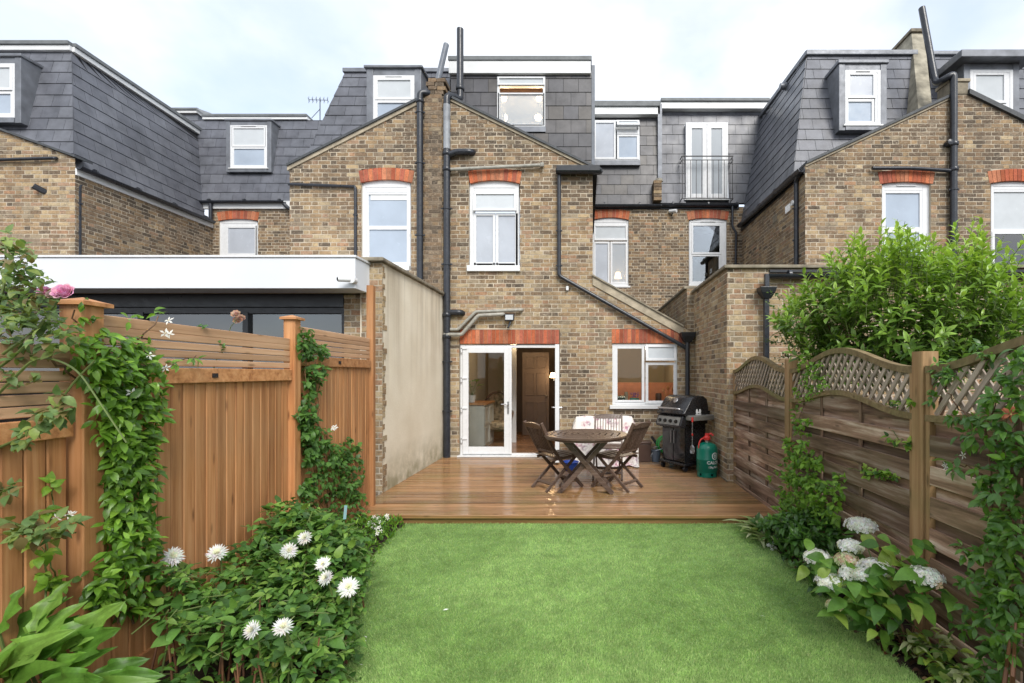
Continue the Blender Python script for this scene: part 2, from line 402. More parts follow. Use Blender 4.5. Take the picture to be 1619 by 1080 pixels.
class MB:
    """collects shapes and links them as ONE mesh object"""
    def __init__(s): s.v, s.f, s.t, s.mi, s.cur, s.m = [], [], [], [], None, 0

    def add(s, verts, faces, tint=None):
        o = len(s.v)
        s.v.extend(tuple(p) for p in verts)
        for f in faces:
            s.f.append(tuple(i + o for i in f)); s.t.append(tint or (1, 1, 1)); s.mi.append(s.m)
        return s

    def obox(s, o, a, b, c, tint=None):
        """box from corner o along the three edge vectors"""
        o, a, b, c = Vector(o), Vector(a), Vector(b), Vector(c)
        if a.cross(b).dot(c) < 0: a, b = b, a
        v = [o, o + a, o + a + b, o + b, o + c, o + a + c, o + a + b + c, o + b + c]
        return s.add(v, [(0, 3, 2, 1), (4, 5, 6, 7), (0, 1, 5, 4), (1, 2, 6, 5), (2, 3, 7, 6), (3, 0, 4, 7)], tint)

    def box(s, x0, y0, z0, x1, y1, z1, tint=None):
        return s.obox((x0, y0, z0), (x1 - x0, 0, 0), (0, y1 - y0, 0), (0, 0, z1 - z0), tint)

    def bar(s, p, q, w, h, up=(0, 0, 1), tint=None):
        """square bar from p to q: w across, h along up"""
        p, q = Vector(p), Vector(q); d = (q - p).normalized(); up = Vector(up)
        x = d.cross(up)
        if x.length < 1e-4: x = d.cross(Vector((1, 0, 0)))
        x.normalize(); z = x.cross(d)
        return s.obox(p - x * w / 2 - z * h / 2, q - p, x * w, z * h, tint)

    def prism(s, poly, vec, tint=None):
        poly = [Vector(p) for p in poly]; vec = Vector(vec); n = len(poly)
        nrm = Vector((0, 0, 0))
        for i in range(n): nrm += poly[i].cross(poly[(i + 1) % n])
        if nrm.dot(vec) > 0: poly = poly[::-1]
        v = poly + [p + vec for p in poly]
        f = [tuple(range(n)), tuple(range(2 * n - 1, n - 1, -1))]
        f += [(i, i + n, (i + 1) % n + n, (i + 1) % n) for i in range(n)]
        return s.add(v, f, tint)

    def tube(s, pts, r, n=8, r2=None, tint=None, caps=True):
        pts = [Vector(p) for p in pts]; k = len(pts); o = []
        t = (pts[1] - pts[0]).normalized()
        x = t.orthogonal().normalized()
        for i, p in enumerate(pts):
            d = (pts[min(i + 1, k - 1)] - pts[max(i - 1, 0)])
            if d.length > 1e-9: t = d.normalized()
            x = (x - t * x.dot(t))
            x = x.normalized() if x.length > 1e-6 else t.orthogonal().normalized()
            y = t.cross(x)
            rr = r if r2 is None else r + (r2 - r) * i / (k - 1)
            for j in range(n):
                a = 2 * math.pi * j / n
                o.append(p + (x * math.cos(a) + y * math.sin(a)) * rr)
        f = [(i * n + j, i * n + (j + 1) % n, (i + 1) * n + (j + 1) % n, (i + 1) * n + j) for i in range(k - 1) for j in range(n)]
        if caps: f += [tuple(range(n - 1, -1, -1)), tuple(range((k - 1) * n, k * n))]
        return s.add(o, f, tint)

    def lathe(s, prof, c, n=24, axis='Z', tint=None):
        """prof: (radius, height) from bottom to top"""
        c = Vector(c); o = []
        for r, h in prof:
            for j in range(n):
                a = 2 * math.pi * j / n
                q = (r * math.cos(a), r * math.sin(a), h)
                if axis == 'Y': q = (q[0], -q[2], q[1])
                if axis == 'X': q = (q[2], q[0], q[1])
                o.append(c + Vector(q))
        k = len(prof)
        f = [(i * n + j, i * n + (j + 1) % n, (i + 1) * n + (j + 1) % n, (i + 1) * n + j) for i in range(k - 1) for j in range(n)]
        if prof[0][0] > 1e-5: f.append(tuple(range(n - 1, -1, -1)))
        if prof[-1][0] > 1e-5: f.append(tuple(range((k - 1) * n, k * n)))
        return s.add(o, f, tint)

    def mesh(s, name, off=(0, 0, 0), smooth=None):
        me = bpy.data.meshes.new(name)
        off = Vector(off)
        v = np.asarray(s.v, float).reshape(-1, 3) - np.array(off)
        me.from_pydata(v.tolist(), [], s.f)
        set_tint(me, s.t)
        if max(s.mi, default=0) > 0: me.polygons.foreach_set('material_index', s.mi)
        if smooth is not None:
            me.polygons.foreach_set('use_smooth', [True] * len(me.polygons))
            me.set_sharp_from_angle(angle=RAD(smooth))
        return me

    def build(s, name, mat, parent=None, smooth=None, bevel=None, loc=None):
        base = origin(parent) if parent is not None else Vector((0, 0, 0))
        loc = Vector(loc) if loc is not None else base
        me = s.mesh(name, loc, smooth)
        for mm in (mat if isinstance(mat, (list, tuple)) else [mat]): me.materials.append(mm)
        o = bpy.data.objects.new(name, me)
        o.location = loc - base
        link(o, parent)
        if bevel:
            b = o.modifiers.new('bevel', 'BEVEL'); b.width = bevel; b.segments = 2; b.limit_method = 'ANGLE'; b.angle_limit = RAD(40)
        return o


def tag(o, label=None, cat=None, group=None, kind=None):
    if label: o['label'] = label
    if cat: o['category'] = cat
    if group: o['group'] = group
    if kind: o['kind'] = kind
    return o


def thing(name, label, cat, loc=(0, 0, 0), group=None, rotz=0):
    o = bpy.data.objects.new(name, None)
    o.empty_display_size = 0.1
    o.location = loc; o.rotation_euler = (0, 0, rotz)
    COL.objects.link(o)
    return tag(o, label, cat, group)


def plank(name, mat, parent, p, q, w, t, nrm, key=None, kind=None, bevel=0.0):
    """one board from p to q: w across, t thick along nrm; its grain runs p to q"""
    p, q, nrm = Vector(p), Vector(q), Vector(nrm).normalized()
    L = (q - p).length; x = (q - p).normalized(); y = nrm.cross(x).normalized(); z = x.cross(y)
    b = MB()
    c = bevel
    if c:
        prof = [(-w / 2, -t / 2), (w / 2, -t / 2), (w / 2, t / 2 - c), (w / 2 - c, t / 2), (-w / 2 + c, t / 2), (-w / 2, t / 2 - c)]
        b.prism([(-L / 2, a, d) for a, d in prof], (L, 0, 0))
    else:
        b.box(-L / 2, -w / 2, -t / 2, L / 2, w / 2, t / 2)
    me = b.mesh(name)
    me.materials.append(mat)
    o = bpy.data.objects.new(name, me)
    R = Matrix((x, y, z)).transposed().to_4x4()
    o.matrix_local = Matrix.Translation((p + q) / 2 - origin(parent)) @ R
    link(o, parent)
    return o


def fillet(pts, r=0.06, n=5):
    """round the corners of a polyline"""
    pts = [Vector(p) for p in pts]; out = [pts[0]]
    for a, b, c in zip(pts, pts[1:], pts[2:]):
        d1, d2 = (a - b), (c - b)
        k = min(r, d1.length * 0.45, d2.length * 0.45)
        s, e = b + d1.normalized() * k, b + d2.normalized() * k
        for i in range(n + 1):
            t = i / n
            out.append(s * (1 - t) ** 2 + b * 2 * t * (1 - t) + e * t * t)
    out.append(pts[-1])
    return out


def copy_thing(o, label=None):
    c = o.copy(); COL.objects.link(c)
    if label: c['label'] = label
    for ch in o.children:
        d = ch.copy(); COL.objects.link(d); d.parent = c
        for g in ch.children:
            e = g.copy(); COL.objects.link(e); e.parent = d
    return c

# ---------------------------------------------------------------- coursed surfaces: bricks and slates
TANS = [(0.37, 0.25, 0.135), (0.42, 0.305, 0.17), (0.31, 0.205, 0.11), (0.255, 0.17, 0.095), (0.19, 0.125, 0.075), (0.125, 0.088, 0.06),
        (0.085, 0.066, 0.05), (0.33, 0.205, 0.13), (0.37, 0.205, 0.115), (0.285, 0.225, 0.15), (0.45, 0.35, 0.215), (0.22, 0.165, 0.115)]
TANS = [tuple(c * .93 + .07 * (t[0] + t[1] + t[2]) / 3 * f for c, f in zip(t, (1.03, 1.0, .95))) for t in TANS]
_m = (.255, .178, .108)
TANS = [tuple((c * .86 + .14 * m_) * k for c, m_, k in zip(t, _m, (1.01, 1.01, .985))) for t in TANS]
DARKW = [1, 0.3, 2, 4, 7, 6.5, 4, .6, .4, 1.2, .2, 3]          # soot-browned upper walls
MIDW = [3, 2, 4, 4, 3, 1.6, .7, 2, 1, 3, 1, 3]
LIGHTW = [4, 4, 4, 2, 1, .6, .5, 3, 2, 3, 3, 1.5]            # cleaned yellow lower walls
PALEW = [5, 5, 3, 1.2, .6, .5, .6, 2.5, 1.5, 2.5, 4, 1]
SLATES = [(0.062, 0.064, 0.073), (0.075, 0.077, 0.086), (0.090, 0.092, 0.101), (0.105, 0.107, 0.115), (0.070, 0.071, 0.081), (0.083, 0.086, 0.096)]
SLATES = [tuple(c * k for c, k in zip(t, (1.3, 1.34, 1.42))) for t in SLATES]
SLATES_W = [(0.060, 0.060, 0.066), (0.072, 0.070, 0.074), (0.085, 0.080, 0.080), (0.098, 0.092, 0.090), (0.085, 0.076, 0.066), (0.068, 0.068, 0.076)]
SLATES = [tuple(c * .45 + .55 * m_ for c, m_ in zip(t, (.118, .123, .141))) for t in SLATES]
SLATES_W = [tuple(c * .6 + .4 * m_ for c, m_ in zip(t, (.10, .098, .102))) for t in [tuple(c * 1.25 for c in t) for t in SLATES_W]]


class Surface:
    def __init__(s, part, O, U, V):
        s.part, s.O, s.U, s.V = part, Vector(O), Vector(U).normalized(), Vector(V).normalized()
        s.N = s.U.cross(s.V).normalized(); s.rest = MB()

    def w(s, u, v, n=0.0): return s.O + s.U * u + s.V * v + s.N * n


def extent(poly, v):
    xs = []
    for (u0, v0), (u1, v1) in zip(poly, poly[1:] + poly[:1]):
        if (v0 - v) * (v1 - v) <= 0 and abs(v1 - v0) > 1e-9:
            xs.append(u0 + (u1 - u0) * (v - v0) / (v1 - v0))
    return (min(xs), max(xs)) if len(xs) >= 2 else None


def lay_rows(poly, holes, pitch, body, pattern, v_start=None, seed=0):
    """rows of pieces inside a polygon (one run per row) minus rectangular holes -> list of (quad corners, full)"""
    r = random.Random(seed)
    vmin = min(p[1] for p in poly); vmax = max(p[1] for p in poly)
    k, v = 0, vmin if v_start is None else v_start
    out = []
    while v < vmax - 0.012:
        v0, v1 = v, min(v + body, vmax - 1e-4)
        e0 = extent(poly, v0 + 1e-4) ; e1 = extent(poly, v1 - 1e-4); em = extent(poly, (v0 + v1) / 2)
        v += pitch; k += 1
        if not e0 or not e1 or not em: continue
        vm = (v0 + v1) / 2
        cuts = sorted((h[0], h[1]) for h in holes if h[2] - 0.02 < vm < h[3] + 0.005)
        lo, hi = min(e0[0], e1[0]), max(e0[1], e1[1])
        runs, cur = [], lo
        for a, b in cuts:
            if a > cur: runs.append((cur, a))
            cur = max(cur, b)
        if cur < hi: runs.append((cur, hi))
        for a, b in pattern(k, lo, hi, r):
            for ra, rb in runs:
                x0, x1 = max(a, ra), min(b, rb)
                if x1 - x0 < 0.02: continue
                q = [(max(x0, e0[0]), v0), (min(x1, e0[1]), v0), (min(x1, e1[1]), v1), (max(x0, e1[0]), v1)]
                if q[1][0] - q[0][0] < 0.004 and q[2][0] - q[3][0] < 0.004: continue
                if q[1][0] < q[0][0]: q[1] = q[0] = ((q[0][0] + q[1][0]) / 2, v0)
                if q[2][0] < q[3][0]: q[2] = q[3] = ((q[2][0] + q[3][0]) / 2, v1)
                full = abs(q[1][0] - q[0][0] - (b - a)) < 1e-6 and abs(q[2][0] - q[3][0] - (b - a)) < 1e-6 and abs(v1 - v0 - body) < 1e-6
                out.append((q, full))
    return out


def flemish(k, lo, hi, r):
    S, H, J = 0.211, 0.0985, 0.014
    base = math.floor(lo / (S + H + 2 * J)) * (S + H + 2 * J) - 1.0
    u = base + (0 if k % 2 else (S / 2 + H / 2 + J) ) ; i = 0
    u += r.uniform(-0.012, 0.012)
    while u < hi:
        w = S if i % 2 == 0 else H
        if u + w > lo: yield (u, u + w)
        u += w + J; i += 1


def slate_row(width, gap=0.006):
    def f(k, lo, hi, r):
        u = math.floor(lo / width) * width - width + (k % 2) * width / 2
        while u < hi:
            if u + width > lo: yield (u, u + width - gap)
            u += width
    return f


class House:
    LIMIT = 300

    def __init__(s, name, label, loc, cat='house'):
        s.root = thing(name, label, cat, loc); s.pieces = {'brick': [], 'slate': []}; s.cache = {}; s.surfs = []

    def wall(s, O, U, V, poly, holes, weights=MIDW, thick=0.24, name='wall', mat=None, seed=1, split=None, hidden=(), reveal=0.10, caps=True):
        """mortar backing with real openings, faced with single bricks; split: height where the upper brick mix takes over"""
        O, U, V = Vector(O), Vector(U).normalized(), Vector(V).normalized(); N = U.cross(V)
        b = MB()
        W = lambda u, v, n: O + U * u + V * v + N * n
        loops = [list(poly)] + [[(h[0], h[2]), (h[1], h[2]), (h[1], h[3]), (h[0], h[3])] for h in holes]
        flat = [p for l in loops for p in l]
        tris = tessellate_polygon([[Vector((p[0], p[1], 0)) for p in l] for l in loops])
        faces = []
        for t in tris:
            a, c, d = (Vector((*flat[i], 0)) for i in t)
            faces.append(tuple(t) if (c - a).cross(d - a).z > 0 else (t[0], t[2], t[1]))
        b.add([W(p[0], p[1], -0.004) for p in flat], faces)
        for li, l in enumerate(loops):
            dpt = -thick if li == 0 else -reveal - 0.006
            n = len(l)
            for i in range(n if (caps or li) else 0):
                p, q = l[i], l[(i + 1) % n]
                b.add([W(*p, -0.004), W(*q, -0.004), W(*q, dpt), W(*p, dpt)], [(0, 3, 2, 1)])
        part = b.build(name, mat or M['mortar'], s.root)
        sf = Surface(part, O, U, V); s.surfs.append((sf, 'brick'))
        r = random.Random(seed)
        for q, full in lay_rows(poly, holes, 0.075, 0.0605, flemish, v_start=math.floor((min(p[1] for p in poly)) / 0.075) * 0.075, seed=seed):
            vm = (q[0][1] + q[2][1]) / 2
            wt = weights
            if split is not None:
                wt = split(vm, r, q[0][0])
            ti = r.choices(range(12), wt)[0]
            s.pieces['brick'].append((sf, q, full, ti, TANS, 'brick', hidden))
        return part, sf

    def roof(s, corners, gauge=0.25, width=0.42, holes=(), name='roof', tints=SLATES, seed=3, poly=None, hidden=()):
        """slated face; corners BL, BR, TR, TL (seen from outside)"""
        BL, BR, TR, TL = [Vector(c) for c in corners]
        U = (BR - BL).normalized(); N = U.cross(TL - BL).normalized(); V = N.cross(U)
        uv = [((c - BL).dot(U), (c - BL).dot(V)) for c in (BL, BR, TR, TL)]
        uv[0] = (0, 0); uv[1] = (uv[1][0], 0)
        if poly is None: poly = uv
        b = MB()
        W = lambda u, v, n=0: BL + U * u + V * v + N * n
        loops = [list(poly)] + [[(h[0], h[2]), (h[1], h[2]), (h[1], h[3]), (h[0], h[3])] for h in holes]
        flat = [p for l in loops for p in l]
        faces = []
        for t in tessellate_polygon([[Vector((p[0], p[1], 0)) for p in l] for l in loops]):
            a, c, d = (Vector((*flat[i], 0)) for i in t)
            faces.append(tuple(t) if (c - a).cross(d - a).z > 0 else (t[0], t[2], t[1]))
        b.add([W(p[0], p[1], -0.012) for p in flat], faces)
        for i in range(len(poly)):
            p, q = poly[i], poly[(i + 1) % len(poly)]
            b.add([W(*p, -0.012), W(*q, -0.012), W(*q, -0.10), W(*p, -0.10)], [(0, 3, 2, 1)])
        part = b.build(name, M['slate_back'], s.root)
        sf = Surface(part, BL, U, V); s.surfs.append((sf, 'slate'))
        r = random.Random(seed)
        for q, full in lay_rows(poly, list(holes), gauge, gauge - 0.008, slate_row(width), v_start=min(p[1] for p in poly), seed=seed):
            s.pieces['slate'].append((sf, q, full, r.randrange(6), tints, 'slate', hidden))
        return part, sf

    @staticmethod
    def dormer_hole(corners, Y, x0, y0, x1, y1):
        """opening in a front-facing roof slope behind a dormer whose window fills that pixel box in plane Y"""
        BL, BR, TR, TL = [Vector(c) for c in corners]
        V = (TL - BL) - (TL - BL).project(BR - BL); V.normalize()
        f = lambda z: (z - BL.z) / V.z
        return (gx(x0, Y) - .05 - BL.x, gx(x1, Y) + .05 - BL.x, max(.03, f(gz(y1, Y)) - .02), f(gz(y0, Y)) + .02)

    def _shape(s, kind, q, jit=0.0):
        """the solid over one quad, in (u, v, n) coordinates about the quad's centre"""
        if kind == 'brick':
            lo, hi, back = 0.0, 0.0, -0.012
        else:
            lo, hi, back = 0.010, 0.000, -0.0115
        cu = sum(p[0] for p in q) / 4; cv = sum(p[1] for p in q) / 4
        top = [Vector((p[0] - cu, p[1] - cv, (lo if i < 2 else hi) + jit)) for i, p in enumerate(q)]
        bot = [Vector((p[0] - cu, p[1] - cv, back)) for p in q]
        f = [(0, 1, 2, 3), (0, 4, 5, 1), (1, 5, 6, 2), (2, 6, 7, 3), (3, 7, 4, 0)]
        return cu, cv, top + bot, f

    def finish(s):
        r = random.Random(5)
        for kind in ('brick', 'slate'):
            ps = s.pieces[kind]
            def score(t):
                sf, q, full, ti, tints, k, hidden = t
                c = sf.w(sum(p[0] for p in q) / 4, sum(p[1] for p in q) / 4)
                if not in_frame(c, -4): return -1
                x, y = project(c)
                for h in hidden:
                    if h[0] < x < h[2] and h[1] < y < h[3]: return -0.5
                face = max(0.05, -sf.N.dot((c - cam.location).normalized()))
                du = abs(q[1][0] - q[0][0] + q[2][0] - q[3][0]) / 2
                return du * (q[2][1] - q[0][1]) * face / c.y ** 2 * r.uniform(0.85, 1.15)
            order = sorted(range(len(ps)), key=lambda i: -score(ps[i]))
            single = set(order[:s.LIMIT])
            for i, (sf, q, full, ti, tints, k, hidden) in enumerate(ps):
                jit = (r.uniform(-0.0018, 0.0022) if kind == 'brick' else r.uniform(-0.001, 0.002))
                if i in single:
                    cu, cv, vs, f = s._shape(kind, q, 0)
                    ji = r.randrange(5)
                    if kind == 'brick': rj = random.Random(ji * 7 + ti); vs = [p_ + Vector((rj.uniform(-.005, .005), rj.uniform(-.0035, .0035), 0)) if k_ < 4 else p_ for k_, p_ in enumerate(vs)]
                    key = (kind, ji if kind == 'brick' else 0, ti, tints[0], round(q[1][0] - q[0][0], 3), round(q[2][1] - q[0][1], 3)) if full else None
                    me = s.cache.get(key) if key else None
                    if me is None:
                        me = MB().add(vs, f, tints[ti]).mesh(kind)
                        me.materials.append(M['brick'] if kind == 'brick' else M['slate'])
                        if key: s.cache[key] = me
                    o = bpy.data.objects.new(kind, me)
                    ang = r.uniform(-0.007, 0.007) if full else 0
                    R = Matrix((sf.U, sf.V, sf.N)).transposed().to_4x4() @ Matrix.Rotation(ang, 4, 'Z')
                    o.matrix_local = Matrix.Translation(sf.w(cu, cv, jit) - origin(sf.part)) @ R
                    link(o, sf.part)
                else:
                    cu, cv, vs, f = s._shape(kind, q, jit)
                    t = tints[ti]; g = r.uniform(0.90, 1.10)
                    if kind == 'brick': vs = [p_ + Vector((r.uniform(-.006, .006), r.uniform(-.004, .004), 0)) if k_ < 4 else p_ for k_, p_ in enumerate(vs)]
                    sf.rest.add([sf.w(cu + p.x, cv + p.y, p.z) for p in vs], f, (t[0] * g, t[1] * g, t[2] * g))
        for sf, kind in s.surfs:
            if sf.rest.f:
                o = sf.rest.build('brickwork' if kind == 'brick' else 'slating', M['brick'] if kind == 'brick' else M['slate'], sf.part)
                o['kind'] = 'stuff'

    def arch(s, part, x0, x1, z0, thick, Y, rise=0.0, n=11, seed=2, proud=0.004):
        """gauged red arch (or flat soldier course) of single bricks in the plane y = Y"""
        r = random.Random(seed); w = x1 - x0
        splay = 0.04 if rise else 0.0
        f = lambda t: rise * (1 - (2 * t - 1) ** 2)
        bq = [(x0 + w * i / 10, z0 + f(i / 10) + .004) for i in range(11)] + [(x0 + w * (10 - i) / 10, z0 + thick + f(1 - i / 10) - .004) for i in range(11)]
        MB().prism([(u, Y + .002, v) for u, v in bq], (0, .2, 0)).build('arch_mortar', M['mortar_arch'], part)
        for i in range(n):
            a, b = (i + .06) / n, (i + .94) / n
            q = []
            for t in (a, (a + b) / 2, b): q.append((x0 + w * t, z0 + f(t)))
            for t in (b, (a + b) / 2, a): q.append((x0 + w * t + splay * (2 * t - 1), z0 + thick + f(t)))
            g = r.uniform(0.75, 1.2)
            col = r.choice([(0.42, 0.115, 0.05), (0.38, 0.10, 0.05), (0.46, 0.15, 0.07), (0.34, 0.10, 0.06), (0.44, 0.17, 0.09)])
            m = MB().prism([(u, Y - proud - r.uniform(0, .003), v) for u, v in q], (0, 0.05, 0), tuple(c * g for c in col))
            m.build('arch_brick', M['red_brick'], part, loc=(x0 + w * (a + b) / 2, Y, z0 + thick / 2))


M['mortar_arch'] = plain('pale_arch_mortar', (0.40, 0.24, 0.16), 0.95, spec=.2, var=.2)
M['slate_back'] = plain('roof_felt', (0.02, 0.02, 0.023), 0.8)

# ---------------------------------------------------------------- windows
def frame_boxes(b, x0, z0, x1, z1, t, y0, y1, tb=None):
    tb = tb or t
    b.box(x0, y0, z0, x0 + t, y1, z1); b.box(x1 - t, y0, z0, x1, y1, z1)
    b.box(x0 + t, y0, z0, x1 - t, y1, z0 + tb); b.box(x0 + t, y0, z1 - t, x1 - t, y1, z1)


def window(parent, x0, z0, x1, z1, Y, cells, sill=0.05, rise=0.0, t=0.055, st=0.04, back='dark', blind=0.0, back_mat=None, sill_w=0.04, depth=0.07,
           glass='glass', vent=False, rough_edge=False, sash_step=True, back_d=0.5, name='window', sill_h=0.05):
    """cells: (x0, z0, x1, z1, glass, open angle) in metres from the frame's lower left corner; Y is the frame's front plane"""
    w, h = x1 - x0, z1 - z0
    b = MB()
    frame_boxes(b, x0, z0, x1, z1, t, Y, Y + depth)
    if rise:
        pts = [(x0, Y + 0.002, z1)] + [(x0 + w * i / 12, Y + 0.002, z1 + rise * (1 - (2 * i / 12 - 1) ** 2)) for i in range(1, 12)] + [(x1, Y + 0.002, z1)]
        b.prism(pts, (0, depth - 0.004, 0))
    panes, sashes = [], []
    bx0, bz0 = x0 + min(c[0] for c in cells), z0 + min(c[1] for c in cells)
    bx1, bz1 = x0 + max(c[2] for c in cells), z0 + max(c[3] for c in cells)
    ya, yb = Y + .008, Y + depth - .004
    if bx0 - x0 - t > .003: b.box(x0 + t * .6, ya, z0 + t * .5, bx0 + .012, yb, z1 - t * .5)
    if x1 - t - bx1 > .003: b.box(bx1 - .012, ya, z0 + t * .5, x1 - t * .6, yb, z1 - t * .5)
    if bz0 - z0 - t > .003: b.box(bx0 + .013, ya, z0 + t * .5, bx1 - .013, yb, bz0 + .012)
    if z1 - t - bz1 > .003: b.box(bx0 + .013, ya, bz1 - .012, bx1 - .013, yb, z1 - t * .5)
    for i, c in enumerate(cells):
        cx0, cz0, cx1, cz1 = x0 + c[0], z0 + c[1], x0 + c[2], z0 + c[3]
        g = c[4] if len(c) > 4 and c[4] else glass
        ang = c[5] if len(c) > 5 else 0
        yo = c[6] if len(c) > 6 else (-0.012)
        if ang:
            sb = MB()
            frame_boxes(sb, cx0, cz0, cx1, cz1, st, Y - 0.02, Y + 0.035)
            R = Matrix.Translation((0, Y, cz1)) @ Matrix.Rotation(RAD(-ang), 4, 'X') @ Matrix.Translation((0, -Y, -cz1))
            sb.v = [tuple(R @ Vector(p)) for p in sb.v]
            pb = MB().box(cx0 + st, Y + 0.005, cz0 + st, cx1 - st, Y + 0.012, cz1 - st)
            pb.v = [tuple(R @ Vector(p)) for p in pb.v]
            sashes.append(sb); panes.append((pb, g))
        else:
            frame_boxes(b, cx0, cz0, cx1, cz1, st, Y + yo, Y + yo + 0.05)
            panes.append((MB().box(cx0 + st - .004, Y + yo + 0.022, cz0 + st - .004, cx1 - st + .004, Y + yo + 0.03, cz1 - st + .004), g))
    if vent: b.box(x0 + w * .3, Y - 0.016, z1 - t * .7, x1 - w * .3, Y, z1 - t * .35)
    f = b.build(name, M['upvc'], parent, bevel=0.004)
    for sb in sashes: sb.build('opening_sash', M['upvc'], f, bevel=0.004)
    for pb, g in panes: pb.build('pane', M[g], f)
    if sill:
        sb = MB().box(x0 - sill_w, Y - sill, z0 - sill_h, x1 + sill_w, Y + 0.06, z0 - 0.002)
        sb.build('sill', M['paint'], f, bevel=0.006)
    if back:
        bm = back_mat or M['room']
        d = back_d
        rb = MB()
        y0, y1 = Y + depth + 0.05, Y + depth + d
        X0, X1, Z0, Z1 = x0 + .01, x1 - .01, z0 + .01, z1 + rise * .5
        rb.add([(X0, y1, Z0), (X1, y1, Z0), (X1, y1, Z1), (X0, y1, Z1), (X0, y0, Z0), (X1, y0, Z0), (X1, y0, Z1), (X0, y0, Z1)],
               [(0, 1, 2, 3), (4, 0, 3, 7), (1, 5, 6, 2), (4, 5, 1, 0), (3, 2, 6, 7)])
        rb.build('room_recess', bm, f)
    if blind:
        MB().box(x0 + .03, Y + depth + 0.06, z1 - h * blind, x1 - .03, Y + depth + 0.075, z1 - 0.01).build('blind', M['blind'], f)
    return f
# ---------------------------------------------------------------- ground, lawn, beds
def lawn_left(Y):
    t = [(-3, -1.2), (1.0, -1.2), (2.56, -1.3), (3.06, -1.51), (3.8, -1.8), (4.48, -1.92), (5.2, -1.97)]
    for (a, xa), (b, xb) in zip(t, t[1:]):
        if a <= Y <= b: return xa + (xb - xa) * (Y - a) / (b - a)
    return t[-1][1]


FW, FM = 8.8, 12.4            # rear wing facades, set-back main rear walls
DECK_Z, DECK_Y0 = 0.12, 5.19
X_R, X_L = 1.99, -2.60        # side walls bounding the deck
FX_R = 2.11                   # right fence
fenceL = lambda Y: -2.305 - 0.034 * Y

b = MB().add([(-400, -150, -0.06), (400, -150, -0.06), (400, 600, -0.06), (-400, 600, -0.06)], [(0, 1, 2, 3)])
tag(b.build('ground', M['soil']), kind='structure')

# soil of the two beds, lumpy
def bed(xa, xb, name, seed):
    r = random.Random(seed); b = MB(); ny, nx = 90, 9; v = []
    for j in range(ny + 1):
        Y = -1.0 + (5.25 + 1.0) * j / ny
        for i in range(nx + 1):
            t = i / nx
            v.append((xa(Y) * (1 - t) + xb(Y) * t, Y, 0.012 + r.uniform(-0.018, 0.028)))
    f = [(j * (nx + 1) + i, j * (nx + 1) + i + 1, (j + 1) * (nx + 1) + i + 1, (j + 1) * (nx + 1) + i) for j in range(ny) for i in range(nx)]
    tag(b.add(v, f).build(name, M['soil'], smooth=60), kind='structure')
bed(fenceL, lambda Y: lawn_left(Y) + 0.02, 'soil_bed', 1)
bed(lambda Y: 1.74, lambda Y: FX_R + 0.3, 'soil_bed', 2)

b = MB(); ys = [-3 + 8.2 * i / 60 for i in range(61)]
v = []
for Y in ys: v += [(lawn_left(Y), Y, 0.022), (1.755, Y, 0.022)]
b.add(v, [(2 * i, 2 * i + 1, 2 * i + 3, 2 * i + 2) for i in range(60)])
tag(b.build('lawn', M['turf']), kind='structure')


def grass():
    g = np.random.default_rng(4)
    N = 420000
    # density falls with distance the way the picture needs it
    Y = 1 / g.uniform(1 / 5.2, 1 / 2.1, N)
    lx = np.array([lawn_left(y) for y in np.linspace(2, 5.2, 200)])
    L = np.interp(Y, np.linspace(2, 5.2, 200), lx)
    X = L - 0.01 + g.uniform(0, 1, N) * (1.765 - L + 0.02)
    h = g.uniform(0.011, 0.023, N); w = g.uniform(0.0014, 0.0026, N) * (0.75 + Y / 5)
    a = g.uniform(0, 2 * np.pi, N)
    # the pile leans in slowly turning directions
    la = 1.6 * np.sin(X * 2.7 + 0.6 * Y) + 1.4 * np.cos(Y * 3.1 - X * 1.3) + g.normal(0, 1.05, N)
    ln = g.uniform(0.15, 0.95, N)
    dx, dy = np.cos(la) * ln * h, np.sin(la) * ln * h
    px, py = np.cos(a) * w / 2, np.sin(a) * w / 2
    z0 = np.full(N, 0.018)
    V = np.empty((N, 5, 3))
    V[:, 0] = np.stack([X - px, Y - py, z0], 1); V[:, 1] = np.stack([X + px, Y + py, z0], 1)
    V[:, 2] = np.stack([X + dx * .4 + px * .8, Y + dy * .4 + py * .8, z0 + h * .62], 1)
    V[:, 3] = np.stack([X + dx * .4 - px * .8, Y + dy * .4 - py * .8, z0 + h * .62], 1)
    V[:, 4] = np.stack([X + dx, Y + dy, z0 + h * np.sqrt(np.maximum(0.1, 1 - (ln * .75) ** 2))], 1)
    base = (np.arange(N) * 5)[:, None]
    loops = np.concatenate([base + np.array([[0, 1, 2, 3]]), base + np.array([[3, 2, 4]])], 1).ravel()
    starts = (np.arange(N) * 7)[:, None] + np.array([[0, 4]])
    me = bpy.data.meshes.new('grass')
    me.vertices.add(N * 5); me.vertices.foreach_set('co', V.ravel())
    me.loops.add(N * 7); me.loops.foreach_set('vertex_index', loops)
    me.polygons.add(N * 2); me.polygons.foreach_set('loop_start', starts.ravel())
    me.update(calc_edges=True)
    pal = np.array([(0.32, 0.50, 0.150), (0.37, 0.55, 0.175), (0.42, 0.59, 0.20), (0.26, 0.44, 0.115), (0.49, 0.62, 0.25), (0.55, 0.61, 0.28)])
    t = pal[g.choice(6, N, p=[.25, .27, .2, .14, .1, .04])] * g.uniform(0.85, 1.15, (N, 1))
    set_tint(me, np.repeat(t, 2, axis=0))
    me.materials.append(M['grass'])
    o = bpy.data.objects.new('grass', me); COL.objects.link(o)
    tag(o, 'short bright green artificial grass of the lawn', 'grass', kind='stuff')
grass()

